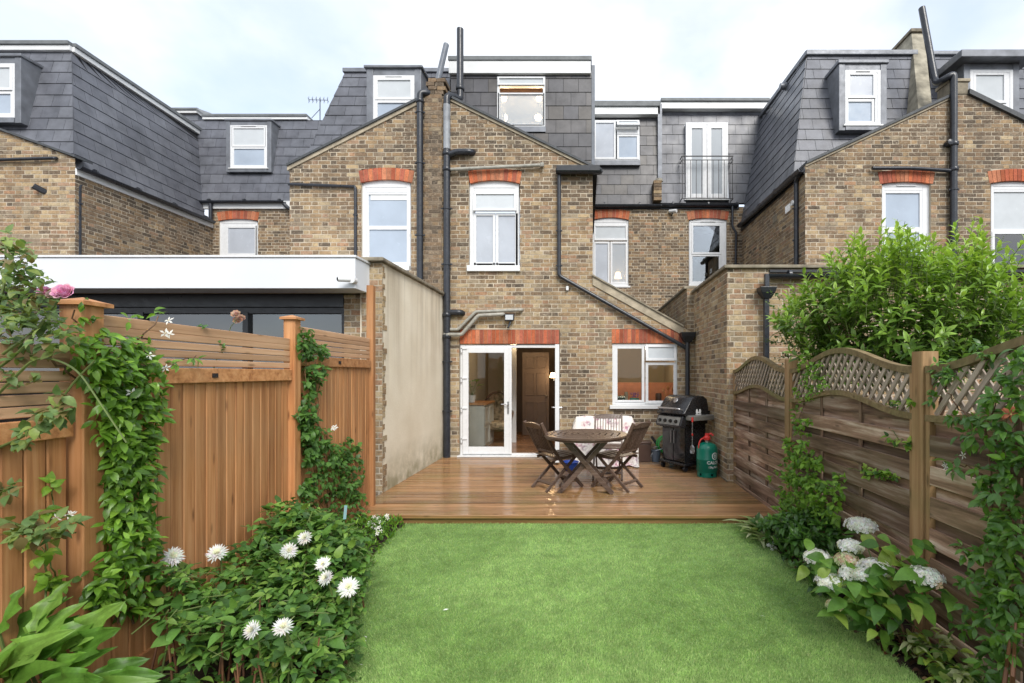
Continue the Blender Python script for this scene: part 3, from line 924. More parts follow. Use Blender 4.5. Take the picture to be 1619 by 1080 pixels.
# ---------------------------------------------------------------- deck
deck = thing('wooden_deck', 'wet orange-brown grooved timber deck in front of the open french doors', 'deck', (0, 7, 0))
nb = 25
yw = (FW - 0.01 - DECK_Y0 - 0.03) / nb
r = random.Random(9)
for i in range(nb):
    y0 = DECK_Y0 + 0.035 + yw * i; wv = yw - 0.021
    prof = [(-wv / 2, -0.028), (wv / 2, -0.028)]
    k = 7
    for j in range(k):                      # rounded ridges
        a = wv / 2 - wv * j / k
        d = wv / k
        prof += [(a, -0.0035), (a - d * .22, 0), (a - d * .78, 0)]
    prof.append((-wv / 2, -0.0035))
    xl = X_L + 0.004; xr = (X_R - 0.004) if y0 > 6.78 else FX_R - 0.03
    L = xr - xl
    b = MB().prism([(-L / 2, p, q) for p, q in prof], (L, 0, 0))
    me = b.mesh('deck_board'); me.materials.append(M['deck'])
    o = bpy.data.objects.new('deck_board', me); link(o, deck)
    o.location = Vector(((xl + xr) / 2, y0 + wv / 2, DECK_Z + r.uniform(-0.0015, 0.0015))) - origin(deck)
plank('nosing_board', M['deck'], deck, (-2.42, DECK_Y0 + 0.005, DECK_Z - 0.018), (FX_R - 0.03, DECK_Y0 + 0.005, DECK_Z - 0.018), 0.042, 0.05, (0, -1, 0), bevel=0.008)
plank('riser_board', M['deck'], deck, (-2.42, DECK_Y0 + 0.03, 0.035), (FX_R - 0.03, DECK_Y0 + 0.03, 0.035), 0.088, 0.024, (0, -1, 0))
MB().box(X_L + .02, DECK_Y0 + .06, -0.05, X_R - .02, FW - .03, DECK_Z - 0.034).build('subframe', M['soil'], deck)

# ---------------------------------------------------------------- helpers for the houses
def g2(px, py, Y=FW): return (gx(px, Y), gz(py, Y))


def hole(px0, py0, px1, py1, Y=FW): return (gx(px0, Y), gx(px1, Y), gz(py1, Y), gz(py0, Y))


def winp(parent, box, Y, cells, **k):
    x0, z1 = gx(box[0], Y), gz(box[1], Y); x1, z0 = gx(box[2], Y), gz(box[3], Y)
    cs = []
    for c in cells:
        q = c[0]
        cs.append((gx(q[0], Y) - x0, gz(q[3], Y) - z0, gx(q[2], Y) - x0, gz(q[1], Y) - z0) + tuple(c[1:]))
    return window(parent, x0, z0, x1, z1, Y, cs, **k)


def pipe(parent, pts, r, mat='pipe', name='drain_pipe', brackets=(), n=10, rad=0.09, collars=()):
    b = MB(); b.tube(fillet(pts, rad), r, n)
    for c in collars:
        c = Vector(c); b.lathe([(r * 1.18, -0.035), (r * 1.28, -0.03), (r * 1.28, 0.03), (r * 1.18, 0.035)], c, n)
    o = b.build(name, M[mat], parent, smooth=50)
    for c in brackets:
        c = Vector(c)
        bb = MB(); bb.lathe([(r * 1.12, -0.014), (r * 1.2, -0.014), (r * 1.2, 0.014), (r * 1.12, 0.014)], c, n)
        bb.box(c.x - r * 1.6, c.y - 0.012, c.z - 0.012, c.x + r * 1.6, c.y + 0.012, c.z + 0.012)
        bb.build('bracket', M[mat], o, smooth=50)
    return o


def gutter(parent, p, q, r=0.06, name='gutter', mat='pipe', ends=True):
    """half-round gutter from p to q"""
    p, q = Vector(p), Vector(q); d = (q - p).normalized(); s = d.cross(Vector((0, 0, 1))).normalized(); k = 8
    prof = []
    for i in range(k + 1):
        a = math.pi + math.pi * i / k
        prof.append((math.cos(a) * r, math.sin(a) * r))
    for i in range(k, -1, -1):
        a = math.pi + math.pi * i / k
        prof.append((math.cos(a) * r * .88, math.sin(a) * r * .88))
    b = MB()
    v = [p + s * u + Vector((0, 0, w)) for u, w in prof] + [q + s * u + Vector((0, 0, w)) for u, w in prof]
    n = len(prof)
    b.add(v, [(i, (i + 1) % n, (i + 1) % n + n, i + n) for i in range(n)])
    L = (q - p).length
    for i in range(int(L / 0.9) + 1):
        c = p + d * min(L - .02, 0.3 + 0.9 * i)
        b.lathe([(r * 1.06, -0.02), (r * 1.06, 0.02)], c + Vector((0, 0, -0.0)), 8, 'Y' if abs(d.y) > .5 else 'X')
    return b.build(name, M[mat], parent, smooth=50)


def cheeks(parent, x0, x1, z0, z1, Yf, depth, mat='lead', cap=0.07, over=0.05, back_tilt=0.0, fw=0.07):
    """dormer box: lead cheeks and apron round a window whose frame fills x0..x1, z0..z1"""
    b = MB()
    b.box(x0 - fw, Yf, z0 - 0.10, x0, Yf + depth, z1 + fw)
    b.box(x1, Yf, z0 - 0.10, x1 + fw, Yf + depth, z1 + fw)
    b.box(x0, Yf + 0.01, z1, x1, Yf + depth, z1 + fw)
    b.box(x0, Yf - 0.015, z0 - 0.10, x1, Yf + depth, z0)
    d = b.build('dormer_cheek', M[mat], parent, bevel=0.006)
    c = MB().box(x0 - fw - over, Yf - over, z1 + fw, x1 + fw + over, Yf + depth, z1 + fw + cap)
    c.build('dormer_roof', M['lead'], d, bevel=0.012)
    return d


def coping(parent, p, q, w=0.34, h=0.05, mat='dark_edge', fillet_h=0.05, name='coping', y_out=0.05):
    """sloped verge along a gable from p to q in the facade plane, with a pale cement fillet below"""
    p, q = Vector(p), Vector(q)
    up = Vector((0, 0, 1))
    b = MB().prism([p + up * 0, q + up * 0, q + up * h, p + up * h], (0, w, 0))
    b.v = [(x, y - y_out, z) for x, y, z in b.v]
    o = b.build(name, M[mat], parent)
    if fillet_h:
        f = MB().prism([p - up * fillet_h, q - up * fillet_h, q - up * .001, p - up * .001], (0, 0.06, 0))
        f.v = [(x, y - 0.022, z) for x, y, z in f.v]
        f.build('verge_fillet', M['cement_lt'], o)
    return o


SOOT = [(gx(884, FW), gx(925, FW), gz(662, FW), gz(566, FW)), (gx(742, FW), gx(822, FW), gz(452, FW), gz(432, FW)), (gx(712, FW), gx(738, FW), gz(262, FW), gz(165, FW)), (gx(888, FW), gx(935, FW), gz(320, FW), gz(276, FW)), (gx(966, FW), gx(1075, FW), gz(668, FW), gz(646, FW))]


def upper(v, r, u):
    """brick mix by height: yellow and cleaned low down, browned by soot in the gables"""
    for a, b, c, d in SOOT:
        if a < u < b and c < v < d and r.random() < .72: return [0, 0, .6, 2, 4, 7, 6, 0, 0, 1, 0, 3]
    t = (v - 3.6 + 0.35 * math.sin(u * 2.1)) / 1.4 + r.uniform(-0.35, 0.35)
    return LIGHTW if t < 0 else (MIDW if t < 0.75 else DARKW)


M['brown_blind'] = plain('brown_blind_cloth', (.33, .16, .08), .8)
LP, RP = (0, 380, 1619, 1080), None
Z3 = (0, 0, 1)

# ================================================================= our house
H = House('terraced_house', 'brick terraced house with open white french doors and a lit dormer window', (gx(800, FW), FW, 0))
poly = [g2(691, 726), g2(1099, 726), g2(1099, 529), g2(1083, 519), g2(937, 437), g2(937, 268), g2(692, 147), g2(691, 147)]
holes = [hole(726, 521, 885, 723), hole(968, 520, 1071, 641), hole(741, 268, 822, 430)]
wall, sf = H.wall((0, FW, 0), (1, 0, 0), Z3, poly, holes, split=upper, seed=21, hidden=[(1050, 600, 1150, 740), (560, 400, 697, 730)], name='rear_wall', caps=False)
H.arch(wall, gx(727, FW), gx(884, FW), gz(543.5, FW), 0.255, FW, 0, 25, seed=4)
H.arch(wall, gx(967, FW), gx(1079, FW), gz(542.5, FW), 0.255, FW, 0, 18, seed=5)
H.arch(wall, gx(743, FW), gx(822, FW), gz(290, FW), 0.215, FW, 0.06, 12, seed=6)
# wing flank towards the side return and its eaves
H.wall((gx(937, FW), FW + .02, 0), (0, 1, 0), Z3, [(0.0, 2.8), (FM - FW - .02, 2.8), (FM - FW - .02, gz(268, FW)), (0.0, gz(268, FW))], [], DARKW, name='flank_wall', seed=8, caps=False)
# set-back main wall
mpoly = [g2(930, 560, FM), g2(1046, 560, FM), g2(1046, 327, FM), g2(930, 327, FM)]
mw, _ = H.wall((0, FM, 0), (1, 0, 0), Z3, mpoly, [hole(936, 333, 994, 453, FM)], DARKW, name='main_wall', seed=9)
H.arch(mw, gx(936, FM), gx(994, FM), gz(347.5, FM), 0.215, FM, 0.06, 11, seed=7)
winp(H.root, (937, 349, 994, 452), FM + .04, [((938.5, 355, 992, 380), 'frost_pale', 0, 0.0), ((938.5, 382, 964, 449), 'frost', 0, 0.0), ((965, 382, 992, 449), 'frost_clear', 0, 0.0)], rise=0.07, st=0.05, t=0.04, back_mat=M['room_beige'], back_d=0.8, depth=0.06)
# roofs of the wing: two slopes falling from the party line
b = MB().prism([P(692, 150, FW + .05), P(944, 271, FW + .05), P(944, 278, FW + .05), P(692, 158, FW + .05)], (0, FM - FW, 0))
b.build('wing_roof', M['slate_back'], H.root)
coping(H.root, P(712, 156, FW), P(942, 268, FW), h=0.045)
coping(H.root, P(937, 437, FW), P(1080, 517, FW), w=0.3, h=0.03, mat='cement', fillet_h=0.16)
b = MB().prism([P(937, 440, FW + .25), P(1094, 530, FW + .25), P(1094, 540, FW + .25), P(937, 450, FW + .25)], (0, FM - FW - .3, 0))
b.build('side_return_roof', M['felt_grey'], H.root)
# apex block of the party wall
b = MB(); r = random.Random(3)
for j in range(4):
    for i in range(2):
        x = gx(675, FW) + 0.155 * i + r.uniform(-.01, .01) + 0.04 * (j % 2)
        b.obox((x, FW - .03 + r.uniform(-.01, .01), gz(150, FW) + .075 * j), (0.15, 0, r.uniform(-.006, .006)), (0, .3, 0), (0, 0, .066), r.choice(TANS[2:7]))
b.build('party_wall_top', M['brick'], H.root)
# loft dormer on the wing
DY = 9.6
fr = [P(713, 275, DY), P(935, 275, DY), P(935, 112, DY), P(713, 112, DY)]
h_u = lambda px: gx(px, DY) - fr[0].x
h_v = lambda py: gz(py, DY) - fr[0].z
dr, _ = H.roof(fr, gauge=0.272, width=0.30, holes=[(h_u(786), h_u(862), h_v(212), h_v(119))], tints=SLATES_W, seed=31, name='dormer_front')
H.roof([P(935, 275, DY) + Vector((0.004, 0.12, 0)), Vector((gx(935, DY) + .004, FM, gz(275, DY))), Vector((gx(935, DY) + .004, FM, gz(112, DY))), P(935, 112, DY) + Vector((0.004, .12, 0))], gauge=0.272, width=0.30, tints=SLATES_W, seed=32, name='dormer_side')
fa = MB().box(gx(711, DY), DY - .07, gz(119, DY), gx(934, DY), FM, gz(99.5, DY))
fa.build('fascia', M['paint'], H.root, bevel=0.004)
MB().box(gx(710, DY), DY - .09, gz(99.5, DY) + .002, gx(935.5, DY), FM, gz(92.5, DY)).build('roof_edge', M['felt_grey'], H.root, bevel=0.008)
MB().box(gx(935, DY) + 0.004, DY + .0, gz(262, DY), gx(935, DY) + 0.07, DY + .09, gz(103, DY)).build('dormer_corner_trim', M['pipe_mid'], H.root)
lw = winp(H.root, (786, 121, 862, 200), DY - .02, [((787, 146.5, 861, 199), 'frost_clear', 0, 0.0), ((787, 122.5, 861, 135.5), 'frost_pale', 0, -0.03)], sill=0, back_mat=M['curtain'], back_d=1.6, t=0.045, st=0.03, depth=0.1)
LOFT = P(824, 150, DY + .8)
MB().box(gx(784, DY), DY - .02, gz(209, DY), gx(863, DY), DY + .05, gz(201, DY)).build('sill_apron', M['lead'], lw)
for px in (797, 852):
    MB().lathe([(0, -.05), (.05, -.04), (.06, 0), (.05, .04), (0, .05)], P(px, 155.5, DY + 0.5), 12).build('ceiling_spotlight', M['lamp_spot'], lw, smooth=60)
    MB().lathe([(0, -.06), (.06, -.045), (.08, 0), (.06, .045), (0, .06)], P(px - (0 if px < 800 else 1), 186, DY + 0.9), 12).build('ceiling_spotlight', M['lamp_spot'], lw, smooth=60)  # glowing stand-in for the spotlight's reflection in the pane
MB().box(gx(788, DY), DY + .10, gz(147, DY), gx(860, DY), DY + .115, gz(135, DY)).build('brown_blind', M['brown_blind'], lw)
# main roof dormer beside it
YD = FM + .05
fr = [P(930, 323, YD), P(1044, 323, YD), P(1044, 180, YD + .15), P(930, 180, YD + .15)]
sv = (fr[3] - fr[0]).length / (323 - 180)
h_u = lambda px: gx(px, YD) - fr[0].x
h_v = lambda py: (323 - py) * sv
H.roof(fr, gauge=0.262, width=0.34, holes=[(h_u(936), h_u(1012), h_v(262), h_v(189))], tints=SLATES_W, seed=33, name='main_roof_face')
MB().box(gx(928, YD), YD - .02, gz(181, YD), gx(1043.5, YD), YD + .6, gz(169.5, YD)).build('fascia', M['paint'], H.root, bevel=0.004)
MB().box(gx(927, YD), YD - .06, gz(169.5, YD) + .002, gx(1043.5, YD), YD + .7, gz(161, YD)).build('roof_edge', M['felt_grey'], H.root, bevel=0.01)
mwn = winp(H.root, (937.5, 190, 1011, 253.5), YD - .03, [((939, 191.5, 973.5, 252), 'frost'), ((975, 191, 1010.5, 206), 'frost_pale', 38), ((975.5, 206, 1010, 212.5), 'glass'), ((975.5, 213, 1010, 252), 'frost_blue')], sill=0, t=0.03, st=0.05, back_d=.12, back_mat=M['curtain'], depth=0.13)
MB().box(gx(937, YD), YD - .05, gz(262, YD), gx(1012, YD), YD + .04, gz(254.5, YD)).build('sill_apron', M['lead'], mwn)
MB().lathe([(0, -.025), (.025, 0), (0, .025)], P(965, 232, YD + .6), 10).build('ceiling_spotlight', M['lamp_spot'], mwn)
gutter(H.root, P(937, 324, FM - .08), P(1045, 324, FM - .08), 0.065)
MB().box(gx(937, FM), FM - .02, gz(331, FM), gx(1045, FM), FM + .05, gz(324, FM)).build('eaves_board', M['alu_black'], H.root)
# first-floor window
winp(H.root, (742.5, 291, 820.5, 421), FW + .05, [((749, 304, 817, 335), 'frost_pale', 7), ((749, 337, 783, 420), 'frost', 0, 0.0), ((784, 337, 819, 420), 'frost', 0, 0.0)], rise=0.075, t=0.07, st=0.045, sill=0.1, sill_h=0.11, sill_w=0.03, back=None, depth=0.09)
# kitchen window
kw = winp(H.root, (968, 543.5, 1071, 640), FW + .03, [((972, 547, 1019, 637), 'glass_clear', 0, 0.0), ((1020.5, 545, 1069, 571), 'frost_pale', 9), ((1020.5, 573, 1069, 638), 'glass_clear', 0, -0.02)], t=0.05, st=0.05, sill=0.1, sill_h=0.07, sill_w=0.05, back=None)
# pipes
Yp = FW - .07
pipe(H.root, [P(727.5, 46, Yp + .2), P(727.5, 158, Yp + .2), P(716, 152, Yp + .1), P(706.5, 152, Yp), P(706.5, 724, Yp)], 0.062, name='soil_pipe', rad=0.14,
     brackets=[P(706.5, y, Yp) for y in (330, 418, 572, 650)], collars=[P(706.5, y, Yp) for y in (243, 268, 498, 532)] + [P(727.5, 140, Yp + .2)])
pipe(H.root, [P(706.5, 166, Yp - .002), P(706.5, 236, Yp - .002)], 0.0635, 'pipe_old', name='weathered_pipe_section')
pipe(H.root, [P(706.5, 246, Yp), P(722, 240, Yp), P(744, 240, Yp), P(752, 242, Yp + .16)], 0.055, name='branch_pipe', rad=0.06)
pipe(H.root, [P(706.5, 494, Yp), P(728, 494, Yp), P(735, 497, Yp + .16)], 0.055, name='branch_pipe', rad=0.05)
pipe(H.root, [P(712, 268, Yp), P(856, 261, Yp), P(858, 262, Yp + .1)], 0.030, 'pipe_grey', name='waste_pipe', collars=[P(857, 261, Yp)])
pipe(H.root, [P(712, 521, Yp), P(724, 521, Yp), P(752, 493, Yp), P(824, 490, Yp), P(826, 490, Yp + .1)], 0.030, 'pipe_grey', name='waste_pipe', rad=0.04)
pipe(H.root, [P(702, 529, Yp - .03), P(730, 529, Yp - .03), P(756, 499, Yp - .03), P(795, 497, Yp - .03), P(797, 497, Yp + .1)], 0.034, 'pipe_grey', name='waste_pipe', rad=0.04)
pipe(H.root, [P(884, 272, Yp), P(884, 436, Yp), P(1078, 546, Yp), P(1086, 551, Yp)], 0.036, name='rainwater_pipe', rad=0.05, brackets=[P(884, 365, Yp), P(884, 420, Yp)])
gutter(H.root, P(879, 269, FW - .12), P(951, 269, FW - .12), 0.07)
gutter(H.root, P(948, 270, FW - .06), P(944, 272, FM), 0.06)
MB().box(gx(881, FW), FW - .19, gz(276, FW), gx(948, FW), FW - .01, gz(268, FW)).build('eaves_board', M['alu_black'], H.root)
# hopper and downpipe in the corner
c = P(1087, 530, Yp - .01)
b = MB()
for (w0, z0, w1, z1) in ((0.065, -.13, 0.12, -.02), (0.12, -.02, 0.135, .05)):
    b.add([c + Vector((sx * w, sy * w * .8, z)) for w, z in ((w0, z0), (w1, z1)) for sx, sy in ((-1, -1), (1, -1), (1, 1), (-1, 1))],
          [(0, 1, 5, 4), (1, 2, 6, 5), (2, 3, 7, 6), (3, 0, 4, 7), (0, 3, 2, 1), (4, 5, 6, 7)])
b.build('rainwater_hopper', M['alu_black'], H.root, bevel=0.006)
pipe(H.root, [c + Vector((0, 0, -.1)), Vector((c.x, c.y, DECK_Z + .02))], 0.042, name='rainwater_pipe', brackets=[Vector((c.x, c.y, 1.2))])
# floodlight and sensor
c = P(805.5, 502, FW - .09)
fl = MB().box(c.x - .085, c.y - .03, c.z - .06, c.x + .085, c.y + .03, c.z + .06).build('floodlight', M['alu_black'], H.root, bevel=0.006)
MB().box(c.x - .068, c.y - .036, c.z - .044, c.x + .068, c.y - .029, c.z + .044).build('lens', M['frost_pale'], fl)
MB().tube([c + Vector((.02, .02, -.05)), c + Vector((.005, 0, -.12)), c + Vector((-.02, -.05, -.19))], 0.02, 8).build('motion_sensor', M['alu_black'], H.root)
c = P(897, 456, FW - .03); MB().box(c.x - .025, c.y - .02, c.z - .04, c.x + .025, c.y + .03, c.z + .04).build('air_vent', M['paint'], H.root, bevel=0.01)
# ---- the french doors
DFY = FW + .03
x0, x1, z0, z1 = gx(727, FW), gx(884, FW), DECK_Z + .004, gz(545, FW)
b = MB(); frame_boxes(b, x0, z0, x1, z1, 0.055, DFY, DFY + .08, 0.05)
b.box(x0 - .03, FW - .09, DECK_Z + .003, x1, DFY, DECK_Z + .03)
fd = b.build('door_frame', M['upvc'], H.root, bevel=0.004)
xa, xb = x0 + .05, gx(806, FW)
b = MB(); frame_boxes(b, xa, z0 + .045, xb, z1 - .045, 0.105, DFY - .03, DFY + .045, 0.13)
b.box(xb - .012, DFY - .042, z0 + .045, xb + .035, DFY - .005, z1 - .045)
dl = b.build('french_door_leaf', M['upvc'], H.root, bevel=0.006)
MB().box(xa + .1, DFY - .002, z0 + .17, xb - .1, DFY + .012, z1 - .145).build('pane', M['glass_clear'], dl)
hz = 1.02
hb = MB().box(xb - .045, DFY - .044, hz - .11, xb - .015, DFY - .031, hz + .11); hb.tube(fillet([(xb - .03, DFY - .04, hz + .06), (xb - .03, DFY - .085, hz + .06), (xb - .15, DFY - .085, hz + .06)], .02), 0.011, 8)
hb.build('handle', M['chrome'], dl, smooth=40)
for z in (0.42, 0.98, 1.53, 2.07):
    hb = MB().box(xa - .03, DFY - .05, z - .045, xa - .004, DFY - .028, z + .045); hb.box(xa - .03, DFY - .05, z - .014 + .03, xa + .085, DFY - .032, z + .014 + .03)
    hb.build('hinge', M['upvc'], dl, bevel=0.004)
# open leaf folded out towards the garden
ang = RAD(87); lw_ = 0.86; hx, hy = x1 - .03, DFY - .03
b = MB(); frame_boxes(b, 0, z0 + .045, lw_, z1 - .045, 0.105, -.035, .035, 0.13)
Rm = Matrix.Translation((hx, hy, 0)) @ Matrix.Rotation(-math.pi + ang, 4, 'Z')
Rm = Matrix.Translation((hx, hy, 0)) @ Matrix.Rotation(-ang, 4, 'Z')
b.v = [tuple(Rm @ Vector(p)) for p in b.v]
ol = b.build('french_door_leaf', M['upvc'], H.root, bevel=0.006)
b = MB().box(.1, -.006, z0 + .17, lw_ - .1, .006, z1 - .145); b.v = [tuple(Rm @ Vector(p)) for p in b.v]; b.build('pane', M['glass_clear'], ol)
b = MB()
for s in (-1, 1): b.tube(fillet([(lw_ - .03, s * .03, hz + .06), (lw_ - .03, s * .085, hz + .06), (lw_ - .15, s * .085, hz + .06)], .02), 0.011, 8)
b.v = [tuple(Rm @ Vector(p)) for p in b.v]; b.build('handle', M['chrome'], ol, smooth=40)
# ---- rooms behind the doors and the kitchen window
RZ0, RZ1, RX0, RX1, RY = DECK_Z + .03, 2.55, -2.5, -0.35, 12.3
b = MB()
b.add([(RX0, RY, RZ0), (RX1, RY, RZ0), (RX1, RY, RZ1), (RX0, RY, RZ1), (RX0, FW + .26, RZ0), (RX1, FW + .26, RZ0), (RX1, FW + .26, RZ1), (RX0, FW + .26, RZ1)], [(0, 1, 2, 3), (4, 0, 3, 7), (1, 5, 6, 2), (3, 2, 6, 7)])
b.build('dining_room_walls', M['room_beige'], H.root)
MB().box(gx(812, RY - .1), RY - .12, RZ0, RX1 - .01, RY - .02, RZ1 - .01).build('hall_wall', M['room_dark'], H.root)
for i in range(22):
    y0 = FW + .1 + (RY - FW - .1) * i / 22
    plank('floor_board', M['floor_wood'], H.root, (RX0 + .01, y0 + .07, RZ0 - .008), (RX1 - .01, y0 + .07, RZ0 - .008), 0.143, 0.02, (0, 0, 1))
# panelled inner door
Yi = 11.6
xa, xb, za, zb = gx(826, Yi), gx(868, Yi), RZ0 + .01, RZ0 + 2.0
ind = MB().box(xa, Yi, za, xb, Yi + .045, zb).build('inner_door', M['inner_door'], H.root)
w = (xb - xa)
for (u0, v0, u1, v1) in ((.1, .1, .46, .8), (.54, .1, .9, .8), (.1, .95, .46, 1.5), (.54, .95, .9, 1.5), (.1, 1.6, .46, 1.88), (.54, 1.6, .9, 1.88)):
    fbx = MB(); frame_boxes(fbx, xa + w * u0, za + v0, xa + w * u1, za + v1, .025, Yi - .012, Yi); fbx.build('door_panel', M['inner_door'], ind, bevel=.004)
MB().lathe([(0, -.03), (.03, 0), (0, .03)], (xb - .06, Yi - .04, 1.1), 10).build('door_knob', M['chrome'], ind)
MB().box(gx(807, 10.4), 10.4, RZ0, gx(816, 10.4), 10.46, RZ1 - .02).build('door_lining', M['paint'], H.root)
# kitchen: coral tiles, worktop
KX0, KX1, KY = -0.1, 1.9, 11.6
b = MB()
b.add([(KX0, KY, .2), (KX1, KY, .2), (KX1, KY, 2.5), (KX0, KY, 2.5), (KX0, FW + .26, .2), (KX1, FW + .26, .2), (KX1, FW + .26, 2.5), (KX0, FW + .26, 2.5)], [(0, 1, 2, 3), (4, 0, 3, 7), (1, 5, 6, 2), (3, 2, 6, 7), (4, 5, 1, 0)])
b.build('kitchen_walls', M['room_beige'], H.root)
bx = MB().box(KX0 + .01, 10.2, .3, KX1 - .01, 10.26, 1.45); bx.build('tiled_splashback', M['coral'], H.root)
b = MB().box(KX0 + .01, FW + .28, 0.98, KX1 - .01, FW + .7, 1.02); b.build('worktop', M['teak'], H.root)
H.finish()

# things on the kitchen worktop behind the glass
def jar(name, px, r, h, mat, label, cat, lid=None):
    c = P(px, 636, FW + .45); c.z = 1.022
    t = thing(name, label, cat, c)
    MB().lathe([(r * .8, 0), (r, .02), (r, h * .8), (r * .92, h), (r * .85, h), (r * .85, h * .7), (0, h * .65)], c, 16).build('body', M[mat], t, smooth=50)
    return t, c
t, c = jar('plant_pot', 1003, .095, .15, 'teal_pot', 'green glazed pot of purple flowers on the kitchen worktop', 'plant pot')
b = MB(); r = random.Random(3)
M['purple'] = plain('purple_flowers', (0.22, 0.08, 0.30), 0.7, var=0.3)
for i in range(26):
    a, d = r.uniform(0, 6.28), r.uniform(0, .085)
    b.lathe([(0, -.014), (.016, 0), (0, .014)], c + Vector((d * math.cos(a), d * math.sin(a), .17 + r.uniform(0, .08))), 6)
b.build('flowers', M['purple'], t)
t, c = jar('utensil_pot', 1059, .06, .14, 'grey_plastic', 'grey pot of wooden spoons behind the right kitchen pane', 'utensil pot')
b = MB()
for a, l in ((-.35, .3), (-.1, .34), (.15, .32), (.4, .28)):
    q = c + Vector((a * .35, 0, l)); b.tube([c + Vector((a * .1, 0, .06)), q], .008, 6); b.lathe([(0, -.045), (.026, -.01), (.024, .03), (0, .045)], q, 8)
b.build('wooden_spoons', M['cedar'], t)
t, c = jar('bottle', 990, .035, .27, 'cement_lt', 'pale bottle left of the green pot in the kitchen window', 'bottle')
t, c = jar('storage_jar', 1041, .06, .24, 'brown_plastic', 'brown storage jar behind the right kitchen pane', 'jar')
c = P(984, 636, FW + .5); c.z = 1.022
t = thing('toaster', 'dark green toaster at the left of the kitchen window', 'toaster', c)
MB().box(c.x - .16, c.y - .08, c.z, c.x + .1, c.y + .08, c.z + .19).build('body', M['toaster'], t, bevel=.03)
MB().box(c.x - .12, c.y - .02, c.z + .186, c.x + .06, c.y + .02, c.z + .194).build('slot', M['iron'], t)

# warm lamps seen or inferred indoors, plus an added dining room fill
def glow(loc, e, name, r=0.05):
    d = bpy.data.lights.new(name, 'POINT'); d.energy = e; d.color = (1.0, 0.72, 0.42); d.shadow_soft_size = r
    o = bpy.data.objects.new(name, d); COL.objects.link(o); o.location = loc
glow(LOFT, 5, 'loft_spot_light', .1)
c = P(874, 594, 11.4)
t = thing('wall_lamp', 'small warm wall lamp glowing in the hall behind the open door', 'lamp', c)
MB().lathe([(.05, -.05), (.075, -.04), (.045, .07), (.04, .07)], c, 12).build('lamp_shade', M['lamp'], t, smooth=50)
MB().box(c.x + .01, c.y - .01, c.z - .12, c.x + .05, c.y + .02, c.z - .05).build('bracket', M['chrome'], t)
glow(c + Vector((-.05, -.15, 0)), 1.6, 'hall_lamp_light')
glow((0.9, 9.9, 2.3), 20, 'kitchen_ceiling_light', .15)
glow((-1.5, 10.4, 2.4), 15, 'dining_room_light', .15)  # added unseen fill that brightens the dining room
c = P(977, 436, FM + .35)
t = thing('table_lamp', 'glowing lamp behind the set-back first-floor window', 'lamp', c)
MB().lathe([(.10, -.07), (.06, .09), (.05, .09)], c, 14).build('lamp_shade', M['lamp'], t, smooth=50)
MB().lathe([(.05, -.28), (.03, -.2), (.015, -.07)], c, 10).build('lamp_base', M['chrome'], t, smooth=50)
glow(c + Vector((0, -.14, 0)), 3, 'landing_lamp_light')
# ================================================================= left neighbour (other half of the shared gable)
H = House('terraced_house', 'brick terraced house with a white sash window, left half of the shared gable', (gx(560, FW), FW, 0))
poly = [g2(458, 640), g2(690.5, 640), g2(690.5, 147), g2(458, 262)]
wall, _ = H.wall((0, FW, 0), (1, 0, 0), Z3, poly, [hole(571, 267, 650, 427)], DARKW, name='rear_wall', seed=41, split=lambda v, r, u: MIDW if v < 4.9 + r.uniform(-.5, .5) else DARKW, hidden=[(440, 400, 700, 700)], caps=False)
H.arch(wall, gx(570, FW), gx(652, FW), gz(289, FW), 0.215, FW, 0.06, 12, seed=8)
winp(H.root, (571.5, 290, 649, 421), FW + .05, [((578, 303, 648, 361), 'frost_blue', 0, 0.012), ((580, 359, 648, 419), 'frost_blue', 0, -0.012)], rise=0.075, t=0.07, st=0.05, sill=0.08, back=None, depth=0.1, sill_h=0.09, sill_w=0.0)
MB().box(gx(583, FW), FW + .075, gz(314, FW), gx(645, FW), FW + .082, gz(306, FW)).build('blind_edge', M['blind'], H.root)
coping(H.root, P(455, 264, FW), P(673, 154, FW), h=0.045, fillet_h=0.07)
b = MB().prism([P(458, 270, FW + .05), P(690, 152, FW + .05), P(690, 160, FW + .05), P(458, 278, FW + .05)], (0, 3.3, 0)); b.build('wing_roof', M['slate_back'], H.root)
# party-line pilaster between the two soil pipes
H.wall((0, FW - .028, 0), (1, 0, 0), Z3, [g2(672, 640), g2(699, 640), g2(699, 150), g2(672, 150)], [], [0, 0, 1, 3, 5, 5, 3, .5, 0, 3, 0, 4], thick=.03, name='party_pilaster', mat=M['mortar_dark'], seed=44, hidden=[(600, 460, 700, 800)])
# mansard behind the gable
BL, BR, TR, TL = P(476, 262, 9.3), P(711, 262, 9.3), P(711, 114, 10.0), P(546, 114, 10.0)
H.roof([BL, BR, TR, TL], gauge=0.245, width=0.33, seed=42, name='mansard_face', hidden=[(585, 112, 672, 260)], holes=[H.dormer_hole([BL, BR, TR, TL], 9.3, 590, 119, 655, 215)])
MB().obox(TL + Vector((-.04, -.05, -.02)), (TR - TL) + Vector((.04, 0, 0)), (0, .6, 0), (0, 0, .085)).build('roof_edge', M['lead'], H.root, bevel=0.01)
YW = 9.3
lw = winp(H.root, (590, 119, 655, 215), YW, [((593, 123, 653, 158), 'frost_pale'), ((593, 159, 653, 212), 'frost_blue')], sill=0, st=0.05, t=0.05, back_d=0.7, back_mat=M['curtain'], vent=True)
cheeks(H.root, gx(590, YW), gx(655, YW), gz(215, YW), gz(119, YW), YW - .0, 0.9, fw=0.13, cap=0.05, over=0.04)
